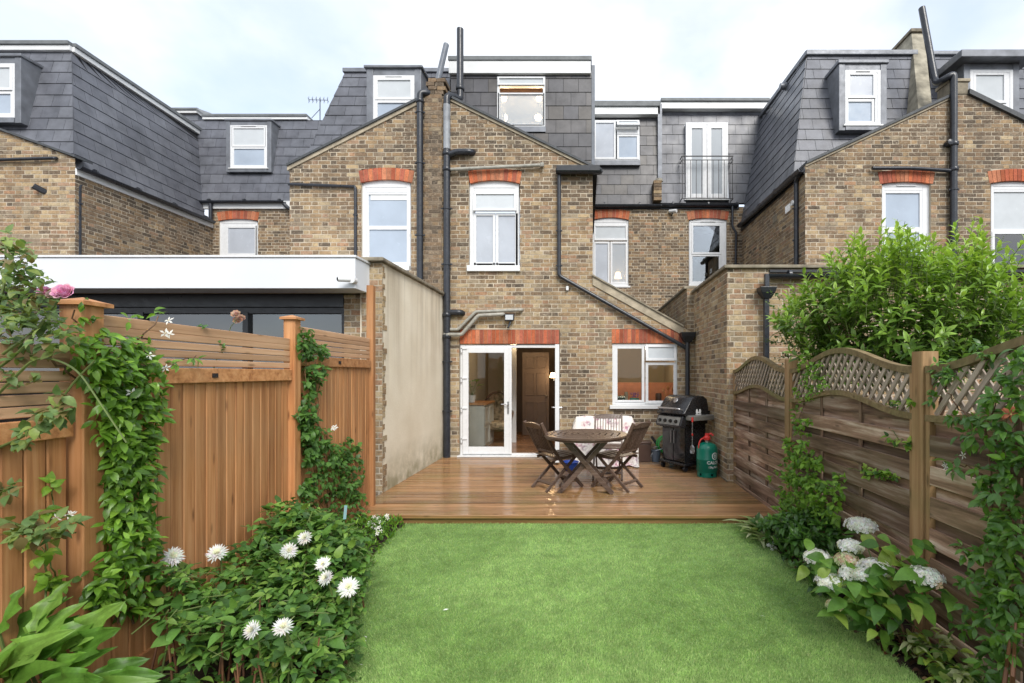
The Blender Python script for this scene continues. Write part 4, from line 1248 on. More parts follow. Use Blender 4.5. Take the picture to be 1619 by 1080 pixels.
# pipes
Yp = FW - .07
pipe(H.root, [P(686, 149, FW + .1), P(676, 147, Yp + .05), P(664, 147, Yp), P(664, 600, Yp)], 0.058, name='soil_pipe', rad=0.14, brackets=[P(664, y, Yp) for y in (178, 258, 372)], collars=[P(664, 160, Yp)])
pipe(H.root, [P(705.5, 71, FW + .45), P(688, 146, FW + .12)], 0.055, 'pipe_mid', name='vent_pipe', collars=[])
pipe(H.root, [P(456, 291, Yp + .03), P(562, 295, Yp + .03), P(562, 420, Yp + .03)], 0.026, name='waste_pipe', rad=0.04, brackets=[P(562, 340, Yp + .03)])
H.finish()

# ================================================================= house further left
YL = 9.05; XL = -9.62
H = House('terraced_house', 'brick terraced house at the far left under a long slated mansard with white edge', (gx(60, YL), YL, 0))
up2 = lambda v, r, u: MIDW if r.random() < .7 else LIGHTW
wall, _ = H.wall((0, YL, 0), (1, 0, 0), Z3, [g2(-350, 640, YL), g2(118, 640, YL), g2(118, 250, YL), g2(-116, 164, YL), g2(-350, 250, YL)], [], MIDW, name='rear_wall', seed=51, split=up2, hidden=[(-10, 400, 130, 700)], caps=False)
H.wall((XL, YL + .01, 0), (0, 1, 0), Z3, [(0.0, 2.6), (FM - YL - .01, 2.6), (FM - YL - .01, gz(352, FM)), (0.0, gz(262, YL))], [], DARKW, name='flank_wall', seed=52, hidden=[(0, 400, 500, 700)], caps=False)
coping(H.root, P(-116, 164, YL), P(122, 250, YL), h=0.04, fillet_h=0.0); coping(H.root, P(-354, 250, YL), P(-118, 164, YL), h=0.04, fillet_h=0.0)
fc = [P(-350, 262, YL + .1), P(117, 262, YL + .1), P(113, 82, 9.6), P(-350, 82, 9.6)]
m1, _ = H.roof(fc, gauge=0.255, width=0.33, seed=53, name='mansard_face', hidden=[(-50, 95, 42, 190)], holes=[H.dormer_hole(fc, YL + .12, -42, 100, 23, 186)])
A, B_, C_, D_ = P(117, 262, YL + .1) + Vector((0, .012, 0)), P(323, 343, 12.1), P(307, 210, 12.6), P(113, 82, 9.6) + Vector((0, .012, 0))
B_ = Vector((A.x, 12.3, A.z - .06)); C_ = Vector((D_.x, 12.75, gz(210, 12.6)))
H.roof([A, B_, C_, D_], gauge=0.255, width=0.33, seed=54, name='mansard_side')
# white fascia and dark edge round the flat roof
def rim(h, pts, w, hgt, mat, name, dz=0.0, out=0.05):
    for p, q in zip(pts, pts[1:]):
        p, q = Vector(p), Vector(q); d = (q - p).normalized(); nrm = d.cross(Vector((0, 0, 1))).normalized()
        MB().obox(p + nrm * out + Vector((0, 0, dz)), q - p + d * 0.02, -nrm * w, (0, 0, hgt)).build(name, M[mat], h.root, bevel=0.006)
pts = [P(-350, 82, 9.6), P(113, 82, 9.6), C_ + Vector((0, 0, .02))]
rim(H, pts, 0.3, 0.10, 'paint', 'fascia', 0.0, 0.06)
rim(H, pts, 0.34, 0.075, 'felt_grey', 'roof_edge', 0.102, 0.09)
gutter(H.root, Vector((XL + .1, YL - .02, gz(262, YL) - .02)), Vector((XL + .1, 12.3, gz(352, FM) + .0)), 0.065)
p, q = Vector((XL + .03, YL + .01, gz(276, YL))), Vector((XL + .03, 12.38, gz(361, FM)))
MB().obox(p, q - p, (-.05, 0, 0), (0, 0, .13)).build('eaves_board', M['paint'], H.root)
pipe(H.root, [P(161, 283, 9.75), P(161, 292, 9.75), P(124, 293, YL + .1), P(124, 620, YL + .1)], 0.045, name='rainwater_pipe', rad=0.06, brackets=[P(124, 322, YL + .1)])
pipe(H.root, [P(-120, 256, YL - .06), P(88, 250, YL - .06), P(90, 250, YL + .05)], 0.03, 'pipe', name='waste_pipe')
b = MB(); c = P(66, 300, YL - .03); b.tube([c + Vector((-.06, -.09, .04)), c + Vector((0, 0, -.01)), c + Vector((.03, .08, -.03))], .055, 10); b.build('vent_cowl', M['pipe'], H.root, smooth=40)
YW = YL + .12
winp(H.root, (-42, 100, 23, 186), YW, [((-39, 103, 20, 143), 'frost_pale'), ((-39, 144, 20, 183), 'frost_blue', 0, .005)], sill=0, st=0.05, t=0.05, back_d=0.09, back_mat=M['curtain'])
cheeks(H.root, gx(-42, YW), gx(23, YW), gz(186, YW), gz(100, YW), YW, 0.8, fw=0.12, cap=0.06, over=0.03)
# set-back main wall of this house
mw, _ = H.wall((0, FM, 0), (1, 0, 0), Z3, [g2(330, 560, FM), g2(480, 560, FM), g2(480, 330, FM), g2(330, 330, FM)], [hole(346, 334, 408, 406, FM)], DARKW, name='main_wall', seed=55, hidden=[(300, 404, 480, 700)])
H.arch(mw, gx(345, FM), gx(408, FM), gz(349, FM), 0.215, FM, 0.05, 11, seed=9)
winp(H.root, (347.5, 350, 407, 440), FM + .04, [((357, 357, 406, 404), 'frost', 0, .0), ((357, 404, 406, 438), 'glass', 0, 0.01)], rise=0.07, st=0.055, t=0.05, sill=0, back_d=.12, back_mat=M['curtain'])
BL, BR, TR, TL = P(296, 319, FM - .05), P(560, 319, FM - .05), P(560, 190, FM + .4), P(296, 190, FM + .4)
H.roof([BL, BR, TR, TL], gauge=0.262, width=0.33, seed=56, name='main_mansard_face', hidden=[(358, 190, 440, 270), (470, 100, 600, 330)], holes=[H.dormer_hole([BL, BR, TR, TL], FM + .02, 364, 198, 422, 265.5)])
TL = P(322, 190, FM + .4)
rim(H, [TL, P(486, 190, FM + .4)], .3, .07, 'paint', 'fascia', 0.0, 0.05)
rim(H, [TL, P(486, 190, FM + .4)], .34, .06, 'felt_grey', 'roof_edge', 0.072, 0.08)
rim(H, [P(268, 179, FM + .9), P(313, 179, FM + .9), P(327, 190, FM + .45)], .3, .07, 'paint', 'fascia', 0.0, 0.02)
rim(H, [P(268, 179, FM + .9), P(313, 179, FM + .9), P(327, 190, FM + .45)], .34, .06, 'felt_grey', 'roof_edge', 0.072, 0.05)
MB().prism([P(262, 230, FM + .95), P(313, 230, FM + .95), P(313, 179, FM + .95), P(262, 179, FM + .95)], (0, .6, 0)).build('upper_roof_step', M['lead'], H.root)
YW = FM + .02
winp(H.root, (364, 198, 422, 265.5), YW, [((366, 200, 420, 232), 'frost_pale', 0, .0), ((366, 232, 420, 264), 'frost_blue', 0, .012)], sill=0.03, st=0.05, t=0.05, back_d=0.09, vent=True, sill_h=.03, back_mat=M['curtain'])
cheeks(H.root, gx(364, YW), gx(422, YW), gz(266, YW), gz(198, YW), YW, 0.55, fw=0.11, cap=0.05, over=0.03)
gutter(H.root, P(312, 318, FM - .12), P(450, 318, FM - .12), .06)
MB().box(gx(318, FM), FM - .06, gz(331, FM), gx(470, FM), FM + .02, gz(319, FM)).build('eaves_board', M['paint'], H.root)
pipe(H.root, [P(333, 318, FM - .1), P(333, 352, FM - .1)], .045, name='rainwater_pipe')
pipe(H.root, [P(449, 322, FM - .1), P(454, 328, FM - .1), P(466, 334, FM - .1), P(466, 480, FM - .1)], .045, name='rainwater_pipe', rad=.06)
H.finish()

# television aerial on the roof behind
c = P(506, 187, FM + .8)
t = thing('tv_aerial', 'thin television aerial on the roof left of the gable', 'aerial', c)
b = MB().tube([c + Vector((0, 0, -.35)), c + Vector((0, 0, .55))], .012, 6); b.build('mast', M['iron'], t)
b = MB(); d = Vector((.25, .1, .05)); top = c + Vector((0, 0, .5))
b.tube([top - d, top + d * .7], .008, 5)
for i in range(6):
    q = top - d + d * 1.7 * i / 5; b.tube([q + Vector((-.03, .1, 0)), q + Vector((.03, -.1, .0))], .005, 4); b.tube([q + Vector((0, 0, -.09)), q + Vector((0, 0, .09))], .005, 4)
b.tube([c + Vector((0, 0, .25)), c + Vector((-.2, -.05, -.02))], .008, 5)
b.build('antenna_rods', M['iron'], t)

# ================================================================= right neighbour
XR = 4.02
H = House('terraced_house', 'brick terraced house right of the side return with black juliet balcony', (gx(1390, FW), FW, 0))
rsplit = lambda v, r, u: MIDW if v < 5.4 + r.uniform(-.5, .5) - max(0, (u - 5.6)) * .8 else DARKW
wall, _ = H.wall((0, FW, 0), (1, 0, 0), Z3, [(XR, 2.9), (gx(1508, FW), 2.9), (gx(1508, FW), gz(153, FW)), (XR, gz(262, FW))], [hole(1394, 270, 1472, 432)], MIDW, name='rear_wall', seed=61, split=rsplit, hidden=[(1250, 395, 1619, 800)], caps=False)
H.arch(wall, gx(1391, FW), gx(1475, FW), gz(291, FW), 0.215, FW, 0.045, 13, seed=10)
winp(H.root, (1394.5, 292, 1471, 450), FW + .05, [((1396, 300, 1460, 364), 'frost_blue', 0, .012), ((1396, 363, 1458, 440), 'frost_blue', 0, -.01)], rise=.06, st=.06, t=.04, sill=0.06, back=None, depth=.1, vent=True)
H.wall((XR, FM - .01, 0), (0, -1, 0), Z3, [(0.0, 2.9), (FM - FW - .02, 2.9), (FM - FW - .02, gz(262, FW)), (0.0, gz(358, FM))], [], MIDW, name='flank_wall', seed=62, hidden=[(1000, 420, 1619, 800)], caps=False)
for (y, z) in ((9.55, 4.85), (10.2, 4.85)):
    MB().box(XR - .012, y - .11, z, XR + .02, y + .11, z + .14).build('air_brick', M['red_brick'] if y < 10 else M['cement'], H.root)
coping(H.root, P(1274, 260, FW), P(1503, 153.5, FW), h=.05, fillet_h=.04)
BL, BR, TR, TL = P(1255, 272, 9.24), P(1462, 272, 9.24), P(1448, 88, 9.95), P(1277, 88, 9.95)
H.roof([BL, BR, TR, TL], gauge=.245, width=0.33, seed=63, name='mansard_face', hidden=[(1322, 95, 1402, 205)], holes=[H.dormer_hole([BL, BR, TR, TL], 9.3, 1336.5, 110.5, 1392.5, 197)])
D2 = Vector((BL.x - .0, 12.38, BL.z + .0)); T2 = Vector((TL.x, 12.6, TL.z + .12))
H.roof([D2, BL, TL, T2], gauge=.245, width=0.33, seed=64, name='mansard_side')
MB().obox(TL + Vector((-.05, -.06, -.01)), TR - TL + Vector((.06, 0, 0)), (0, .5, 0), (0, 0, .1)).build('roof_edge', M['lead'], H.root, bevel=.012)
MB().obox(TL + Vector((-.06, -.03, -.01)), T2 - TL, (.3, 0, 0), (0, 0, .1)).build('roof_edge', M['lead'], H.root, bevel=.012)
YW = 9.3
winp(H.root, (1336.5, 110.5, 1392.5, 197), YW, [((1340, 114, 1385, 155), 'frost', 0, 0.0), ((1338, 156, 1383, 195), 'frost_blue', 0, .012)], sill=.03, st=.05, t=.055, back_d=.09, blind=.0, back_mat=M['curtain'], vent=True, sill_h=.035)
cheeks(H.root, gx(1336.5, YW), gx(1392.5, YW), gz(198, YW), gz(110.5, YW), YW, .7, fw=.12, cap=.07, over=.03)
MB().lathe([(.07, -.1), (.07, .02), (.09, .02), (.09, .05), (0, .06)], P(1240, 137, 10.9), 12, 'X').build('roof_vent', M['lead'], H.root, smooth=50)
gutter(H.root, Vector((XR - .09, FW - .05, gz(266, FW) - .03)), Vector((XR - .09, 12.3, gz(358, FM))), .07)
p, q = Vector((XR - .02, FW + .01, gz(274, FW))), Vector((XR - .02, 12.38, gz(366, FM)))
MB().obox(p, q - p, (.03, 0, 0), (0, 0, .12)).build('eaves_board', M['alu_black'], H.root)
pipe(H.root, [P(1262, 275, FW + .1), P(1259, 285, FW + .3), P(1259, 470, FW + .3)], .045, name='rainwater_pipe', brackets=[P(1259, 330, FW + .3), P(1259, 380, FW + .3)])
MB().lathe([(.05, -.03), (.05, .03), (.03, .06), (0, .07)], P(1254, 321, FW + .35), 10, 'X').build('boiler_flue', M['paint'], H.root, smooth=50)
# rendered party parapet climbing behind the gable
a, b_, c_, d_ = P(1441, 52, 10.2), P(1461, 52, 10.2), P(1470, 172, 9.2), P(1452, 172, 9.2)
b = MB().prism([a, d_, d_ + Vector((0, 1.5, 0)), a + Vector((0, .6, 0))], (b_ - a)); b.build('party_parapet', M['cement_grey'], H.root)
MB().obox(a + Vector((-.04, -.05, 0)), (b_ - a) + Vector((.08, 0, 0)), (0, 1.5, -.02), (0, 0, .07)).build('parapet_cap', M['cement'], H.root, bevel=.01)
MB().box(gx(1500, FW), FW - .01, gz(150, FW), gx(1531, FW), FW + .3, gz(130, FW)).build('party_wall_top', M['cement'], H.root, bevel=.02)
MB().box(gx(1498, FW), FW - .03, gz(130, FW), gx(1533, FW), FW + .32, gz(125, FW)).build('party_wall_cap', M['cement_lt'], H.root, bevel=.01)
Yp = FW - .07
pipe(H.root, [P(1457.5, 13, 9.3), P(1479.5, 133, 9.05), P(1495, 124, Yp + .03), P(1508, 117, Yp), P(1508, 430, Yp)], .06, name='soil_pipe', rad=.16, collars=[P(1508, 228, Yp), P(1508, 268, Yp)], brackets=[P(1508, 300, Yp), P(1508, 380, Yp)])
pipe(H.root, [P(1379, 266, Yp), P(1440, 266, Yp), P(1504, 270, Yp)], .033, name='waste_pipe')
MB().lathe([(.05, -.06), (.05, .05), (0, .06)], P(1500, 226, Yp), 10, 'Y').build('pipe_stub', M['pipe'], H.root, smooth=50)
# set-back wall and dormer with doors
mw, _ = H.wall((0, FM, 0), (1, 0, 0), Z3, [g2(1046, 560, FM), g2(1176, 560, FM), g2(1176, 327, FM), g2(1046, 327, FM)], [hole(1089, 333, 1149, 452, FM)], DARKW, name='main_wall', seed=65)
H.arch(mw, gx(1087.5, FM), gx(1150.5, FM), gz(348, FM), .215, FM, .055, 11, seed=11)
winp(H.root, (1090, 349, 1148.5, 450), FM + .04, [((1093, 354, 1141, 402), 'glass', 0, .0), ((1092, 402, 1140, 448), 'glass', 0, .012)], rise=.065, st=.05, t=.045, sill=.03, back_d=1.2, back_mat=M['room_dark'], vent=True)
YD = FM + .06
fr = [P(1044.5, 321, YD), P(1215, 321, YD), P(1215, 171, YD + .15), P(1044.5, 171, YD + .15)]
sv = (fr[3] - fr[0]).length / (321 - 171)
h_u = lambda px: gx(px, YD) - fr[0].x
h_v = lambda py: (321 - py) * sv
H.roof(fr, gauge=.262, width=0.33, holes=[(h_u(1084), h_u(1152), h_v(315), h_v(192.5))], seed=66, name='main_roof_face')
MB().box(gx(1044.5, YD), YD - .02, gz(172, YD), gx(1215, YD), YD + .6, gz(161.5, YD)).build('fascia', M['paint'], H.root, bevel=.004)
MB().box(gx(1044.5, YD), YD - .06, gz(161.5, YD) + .002, gx(1216, YD), YD + .7, gz(156.5, YD)).build('roof_edge', M['felt_grey'], H.root, bevel=.01)
MB().box(gx(1040, YD), YD - .03, gz(318, YD), gx(1046.5, YD), YD + .1, gz(165, YD)).build('party_flashing', M['lead'], H.root)
bd = winp(H.root, (1084.5, 193.5, 1151, 314.5), YD - .03, [((1087, 196, 1117.5, 313), 'frost_clear', 0, -.0), ((1118, 196, 1148.5, 313), 'frost_clear', 0, -.0)], sill=.02, sill_h=.03, st=.11, t=.04, back_d=1.6, back_mat=M['room'], depth=.13, name='balcony_doors')
b = MB()
for i in range(9):
    x = gx(1136, YD) + i * .03; b.box(x, YD + .42 + .03 * (i % 2), gz(312, YD), x + .028, YD + .45 + .03 * (i % 2), gz(197, YD))
b.build('curtain', M['curtain'], bd)
b = MB(); yb = YD - .2
b.bar(P(1078, 247, yb), P(1159, 247, yb), .03, .02); b.bar(P(1079, 253, yb), P(1158, 253, yb), .02, .015); b.bar(P(1079, 314, yb), P(1158, 314, yb), .025, .015)
for px in (1079, 1158): b.bar(P(px, 246, yb), P(px, 314.5, yb), .02, .02, (0, 1, 0))
for px in (1078, 1159):
    for py in (247, 253, 314): b.bar(P(px, py, yb), P(px, py, yb) + Vector((0, .22, 0)), .02, .015)
rl = b.build('juliet_balcony', M['iron'], H.root)
for i in range(9):
    px = 1083 + 71 * i / 8; MB().bar(P(px, 253, yb), P(px, 314, yb), .014, .014, (0, 1, 0)).build('baluster', M['iron'], rl)
gutter(H.root, P(1045.5, 323, FM - .08), P(1167, 323, FM - .08), .065)
MB().box(gx(1045.5, FM), FM - .02, gz(331, FM), gx(1168, FM), FM + .05, gz(323, FM)).build('eaves_board', M['alu_black'], H.root)
pipe(H.root, [P(1158, 326, FM - .1), P(1158, 358, FM - .1), P(1164, 368, FM - .1), P(1163, 420, FM - .1)], .03, name='rainwater_pipe', rad=.05)
b = MB(); r = random.Random(8)
for j in range(6):
    b.obox((gx(1034, FM - .2) + r.uniform(-.01, .01), FM - .22, gz(321, FM) + .085 * j), (.2, 0, 0), (0, .35, 0), (0, 0, .075), r.choice(TANS[:6]))
b.lathe([(.10, 0), (.09, .06), (0, .1)], (gx(1041, FM), FM - .1, gz(321, FM) + .51), 10, tint=(.36, .34, .28))
b.build('party_upstand', M['brick'], H.root)
c = P(1063, 335, FM - .1)
cm = MB().tube([c + Vector((-.06, .06, .03)), c + Vector((.09, -.08, .0))], .045, 10).build('security_camera', M['paint'], H.root, smooth=40)
MB().tube([c + Vector((.0, .1, -.06)), c + Vector((0, 0, -.05)), c], .018, 8).build('bracket', M['alu_black'], cm)
H.finish()

# ================================================================= far right house
H = House('terraced_house', 'brick terraced house at the far right, only its left edge in view', (gx(1600, FW), FW, 0))
wall, _ = H.wall((0, FW, 0), (1, 0, 0), Z3, [(gx(1508.5, FW), 2.9), (gx(1760, FW), 2.9), (gx(1760, FW), gz(262, FW)), (gx(1508.5, FW), gz(140, FW))], [hole(1566, 270, 1644, 442)], DARKW, name='rear_wall', seed=71, hidden=[(1250, 430, 1619, 800)])
H.arch(wall, gx(1564, FW), gx(1646, FW), gz(290, FW), .215, FW, .05, 13, seed=12)
winp(H.root, (1567, 291, 1643, 440), FW + .05, [((1568, 299, 1640, 366), 'frost_pale', 0, .012), ((1568, 366, 1640, 438), 'glass', 0, -.01)], rise=.06, st=.05, t=.04, sill=.06, back_d=.8, depth=.1)
coping(H.root, P(1530, 150, FW), P(1760, 262, FW), h=.09, fillet_h=.0)
BL, BR, TR, TL = P(1474, 272, 9.24), P(1760, 272, 9.24), P(1760, 88, 9.95), P(1470, 88, 9.95)
H.roof([BL, BR, TR, TL], gauge=.245, width=0.33, seed=72, name='mansard_face', hidden=[(1498, 80, 1619, 180)], holes=[H.dormer_hole([BL, BR, TR, TL], 9.25, 1534, 110, 1602, 205)])
MB().obox(TL + Vector((0, -.06, -.01)), TR - TL, (0, .5, 0), (0, 0, .08)).build('roof_edge', M['lead'], H.root, bevel=.012)
YW = 9.25
winp(H.root, (1534, 110, 1602, 205), YW, [((1539, 114, 1592, 163), 'frost_pale', 0, .0), ((1539, 164, 1592, 203), 'glass', 0, .01)], sill=0, st=.055, t=.06, back_d=.7)
cheeks(H.root, gx(1534, YW), gx(1602, YW), gz(205, YW), gz(110, YW), YW, .7, fw=.12, cap=.14, over=.2)
H.finish()

# ================================================================= white flat-roofed extension (left)
E = House('rear_extension', 'white flat-roofed modern rear extension with dark sliding glazing', (-3.8, 6.1, 0), 'extension')
YF = 5.75; xr = gx(561.6, YF)
b = MB().box(-10.4, YF, 2.664, xr, YF + .34, 3.03); b.box(-10.4, YF + .34, 2.70, xr, 8.75, 3.03)
b.build('white_roof_box', M['fascia'], E.root, bevel=.006)
MB().box(-10.42, YF - .015, 3.033, xr + .015, 8.75, 3.06).build('roof_trim', M['upvc'], E.root, bevel=.004)
MB().box(-10.4, YF + .345, 2.672, xr - .02, YF + .75, 2.698).build('soffit', M['cement_lt'], E.root)
YG = 6.24
b = MB()
b.box(-10.4, YG - .05, 2.50, gx(546, YG), YG + .1, 2.67); b.box(-10.4, YG - .02, 2.42, gx(546, YG), YG + .1, 2.5)
for px in (-60, 225, 390, 546): x = gx(px, YG); b.box(x - .035, YG - .03, .1, x + .035, YG + .08, 2.44)
b.box(-10.4, YG - .02, .1, gx(546, YG), YG + .08, .2)
sl = b.build('sliding_door_frame', M['alu_black'], E.root, bevel=.004)
for i, (a, c) in enumerate(((-300, -60), (-60, 225), (225, 390), (390, 546))):
    MB().box(gx(a, YG) + .034, YG + .02, .2, gx(c, YG) - .034, YG + .032, 2.42).build('pane', M['glass_dark'], sl)
MB().box(gx(392, YG), YG + .25, 2.0, gx(544, YG), YG + .27, 2.12).build('blue_blind', M['teal_bag'], sl)  # teal strip set behind the right-hand pane
b = MB(); b.add([(-10.4, 8.7, .1), (-2.9, 8.7, .1), (-2.9, 8.7, 2.7), (-10.4, 8.7, 2.7), (-10.4, YG + .1, .1), (-2.9, YG + .1, .1)], [(0, 1, 2, 3), (4, 5, 1, 0)]); b.build('room_recess', M['room'], E.root)
E.wall((0, 6.2, 0), (1, 0, 0), Z3, [(gx(544, 6.2), .0), (-2.66, .0), (-2.66, 2.66), (gx(544, 6.2), 2.66)], [], LIGHTW, thick=.2, name='brick_pier', seed=81)
# boundary wall: rendered towards the deck, raw brick at its end
b = MB().box(-2.88, 6.14, -.05, X_L, 8.79, 3.06); b.build('rendered_wall', M['plaster'], E.root)
E.wall((0, 6.13, 0), (1, 0, 0), Z3, [(-2.86, .0), (X_L + .004, .0), (X_L + .004, 3.05), (-2.86, 3.05)], [], LIGHTW, thick=.03, name='wall_end', seed=82, reveal=.02)
r = random.Random(4); b = MB()
for j in range(40):        # toothed brick edge left bare beside the render
    if r.random() < .8:
        d = r.uniform(.03, .14); b.obox((X_L - .05, 6.14, .03 + j * .075), (.058, 0, 0), (0, d, 0), (0, 0, .064), r.choice(TANS[:3] + TANS[9:11]))
b.build('toothed_bricks', M['brick'], E.root)
b = MB().box(-2.95, 6.05, 3.065, X_L + .05, 8.72, 3.115); b.build('wall_coping', M['cement'], E.root, bevel=.012)
c = P(545, 442, YF - .08)
cm = MB().tube([c + Vector((-.055, -.05, -.005)), c + Vector((.055, .02, .005))], .03, 12).build('security_camera', M['upvc'], E.root, smooth=40)
MB().lathe([(.024, 0), (.024, .004)], c + Vector((-.058, -.052, -.005)), 10, 'X').build('lens', M['iron'], cm)
MB().lathe([(.04, -.04), (.04, .04)], c + Vector((.075, .05, 0)), 12, 'Y').build('base_plate', M['upvc'], cm, smooth=40)
E.finish()

# ================================================================= brick extension (right)
E = House('rear_extension', 'yellow brick rear extension behind the right fence and bush', (2.6, 6.8, 0), 'extension')
YE = 6.77; ZT = gz(425, YE)
hid = [(1260, 440, 1619, 640)]
E.wall((0, YE, 0), (1, 0, 0), Z3, [(X_R, .05), (8.4, .05), (8.4, ZT), (X_R, ZT)], [], PALEW, name='end_wall', seed=91, hidden=[(1240, 380, 1619, 700), (1140, 560, 1619, 900)], caps=False)
E.wall((X_R, 8.81, 0), (0, -1, 0), Z3, [(0.0, .05), (8.81 - YE, .05), (8.81 - YE, ZT), (0.0, ZT)], [], PALEW, name='flank_wall', seed=92, hidden=[(1050, 620, 1150, 760)], caps=False)
E.wall((1.86, FM, 0), (0, -1, 0), Z3, [(0.0, 2.2), (FM - 8.82, 2.2), (FM - 8.82, 3.2), (0.0, 3.2)], [], LIGHTW, thick=.12, name='party_wall', seed=93, caps=False)
E.wall((0, 8.818, 0), (1, 0, 0), Z3, [(1.86, 2.2), (1.985, 2.2), (1.985, 3.2), (1.86, 3.2)], [], LIGHTW, thick=.1, name='party_wall_end', seed=94, caps=False)
b = MB().box(X_R - .05, YE - .05, ZT + .002, 8.4, YE + .28, ZT + .05); b.box(X_R - .05, YE + .28, ZT + .002, X_R + .26, 8.84, ZT + .05)
b.build('wall_coping', M['cement'], E.root, bevel=.012)
MB().box(1.81, 8.84, 3.202, 2.08, FM - .02, 3.245).build('party_wall_coping', M['cement'], E.root, bevel=.01)
MB().box(X_R + .3, YE + .3, 2.9, 8.4, 8.75, 3.05).build('flat_roof', M['felt_grey'], E.root)
gutter(E.root, P(1214, 434, YE - .09), P(1900, 434, YE - .09), .06)
MB().box(gx(1216, YE), YE - .03, gz(431, YE), 8.4, YE - .004, gz(427, YE)).build('eaves_board', M['alu_black'], E.root)
c = P(1212, 461, YE - .11)
b = MB()
for (w0, z0, w1, z1) in ((.05, -.10, .10, -.01), (.10, -.01, .115, .055)):
    b.add([c + Vector((sx * w, sy * w * .8, z)) for w, z in ((w0, z0), (w1, z1)) for sx, sy in ((-1, -1), (1, -1), (1, 1), (-1, 1))],
          [(0, 1, 5, 4), (1, 2, 6, 5), (2, 3, 7, 6), (3, 0, 4, 7), (0, 3, 2, 1), (4, 5, 6, 7)])
b.build('rainwater_hopper', M['alu_black'], E.root, bevel=.006)
b = MB().box(c.x - .03, c.y - .03, c.z + .03, c.x + .03, c.y + .03, gz(436, YE)); b.box(c.x - .033, c.y - .02, .1, c.x + .033, c.y + .045, c.z - .08)
b.build('rainwater_pipe', M['pipe'], E.root, bevel=.004)
E.finish()
# ================================================================= left fence: cedar boards, slatted top
FL = thing('wooden_fence', 'reddish-brown cedar board fence with slatted top along the left', 'fence', (fenceL(3.5), 3.5, 0))
fn = Vector((1, 0.034, 0)).normalized(); fd_ = Vector((-0.034, 1, 0)).normalized()
LFp = lambda Y, z, off=0: Vector((fenceL(Y), Y, z)) + fn * off
r = random.Random(12)


def left_panel(Ya, Yb, zr, nsl, pitch, zb):
    pn = MB().bar(LFp(Ya, zr + .045, .022), LFp(Yb, zr + .045, .022), .03, .09).build('fence_panel', M['cedar'], FL, bevel=.004)
    n = round((Yb - Ya) / .088)
    for i in range(n):
        y = Ya + (Yb - Ya) * (i + .5) / n; w = (Yb - Ya) / n
        top = zr + .004
        plank('board', M['cedar'], pn, LFp(y, zb, .0), LFp(y, top, .0), w - .004, .016 + r.uniform(-.002, .002), fn + fd_ * r.uniform(.0, .03), bevel=.005)
    for k in range(nsl):
        z = zr + .098 + pitch * (k + .5)
        plank('slat', M['cedar_slat'], pn, LFp(Ya, z, .008 + r.uniform(-.001, .001)), LFp(Yb, z + r.uniform(-.003, .003), .008), pitch - (.007 if k < nsl - 1 else -.006), .022, fn, bevel=.003)
    plank('bottom_board', M['cedar'], pn, LFp(Ya, zb - .06, .012), LFp(Yb, zb - .06, .012), .13, .022, fn, bevel=.004)
    # back rails keep the boards together; added sheet stops light between them
    MB().bar(LFp(Ya, (zb + zr) / 2, -.018), LFp(Yb, (zb + zr) / 2, -.018), .012, zr - zb).build('backing_board', M['stem_brown'], pn)
    for z in (.4, 1.1): MB().bar(LFp(Ya, z, -.046), LFp(Yb, z, -.046), .04, .07).build('rail', M['cedar'], pn)
    return pn


p1 = left_panel(.55, 2.20, 1.36, 6, .052, .14)
p2 = left_panel(2.33, 3.93, 1.59, 5, .049, .14)
p3 = left_panel(4.03, 5.50, 1.71, 5, .047, .16)
for pn, y, z in ((p2, 3.05, 1.635), (p3, 4.72, 1.755)):
    MB().obox(LFp(y, z - .014, .038), fd_ * .045, fn * .006, (0, 0, .028)).build('maker_plate', M['iron'], pn)
for Y, zt, w in ((.49, 2.0, .1), (2.265, 1.965, .105), (3.98, 2.09, .09), (5.56, 2.66, .075)):
    c = LFp(Y, zt / 2, .012)
    ps = plank('post', M['cedar'], FL, LFp(Y, -.05, .012), LFp(Y, zt, .012), w, w, fn, bevel=.006)
    if zt < 2.5:
        b = MB(); q = LFp(Y, zt, .012); k = w / 2 + .022
        b.add([q + fd_ * sy * k + fn * sx * k + Vector((0, 0, z)) for z in (.0, .018) for sx, sy in ((-1, -1), (-1, 1), (1, 1), (1, -1))] + [q + Vector((0, 0, .042))],
              [(3, 2, 1, 0), (0, 1, 5, 4), (1, 2, 6, 5), (2, 3, 7, 6), (3, 0, 4, 7), (4, 5, 8), (5, 6, 8), (6, 7, 8), (7, 4, 8)])
        mb = b.mesh('cap', q); mb.materials.append(M['cedar'])
        o = bpy.data.objects.new('cap', mb); COL.objects.link(o); o.parent = ps
        o.matrix_local = ps.matrix_basis.inverted() @ Matrix.Translation(q - origin(FL))

# ================================================================= right fence: woven slats, arched lattice tops
FR = thing('wooden_fence', 'weathered brown woven fence with arched lattice tops along the right', 'fence', (FX_R, 4, 0))
fnr = Vector((-1, 0, 0))
bell = lambda t: .5 - .5 * math.cos(2 * math.pi * t)


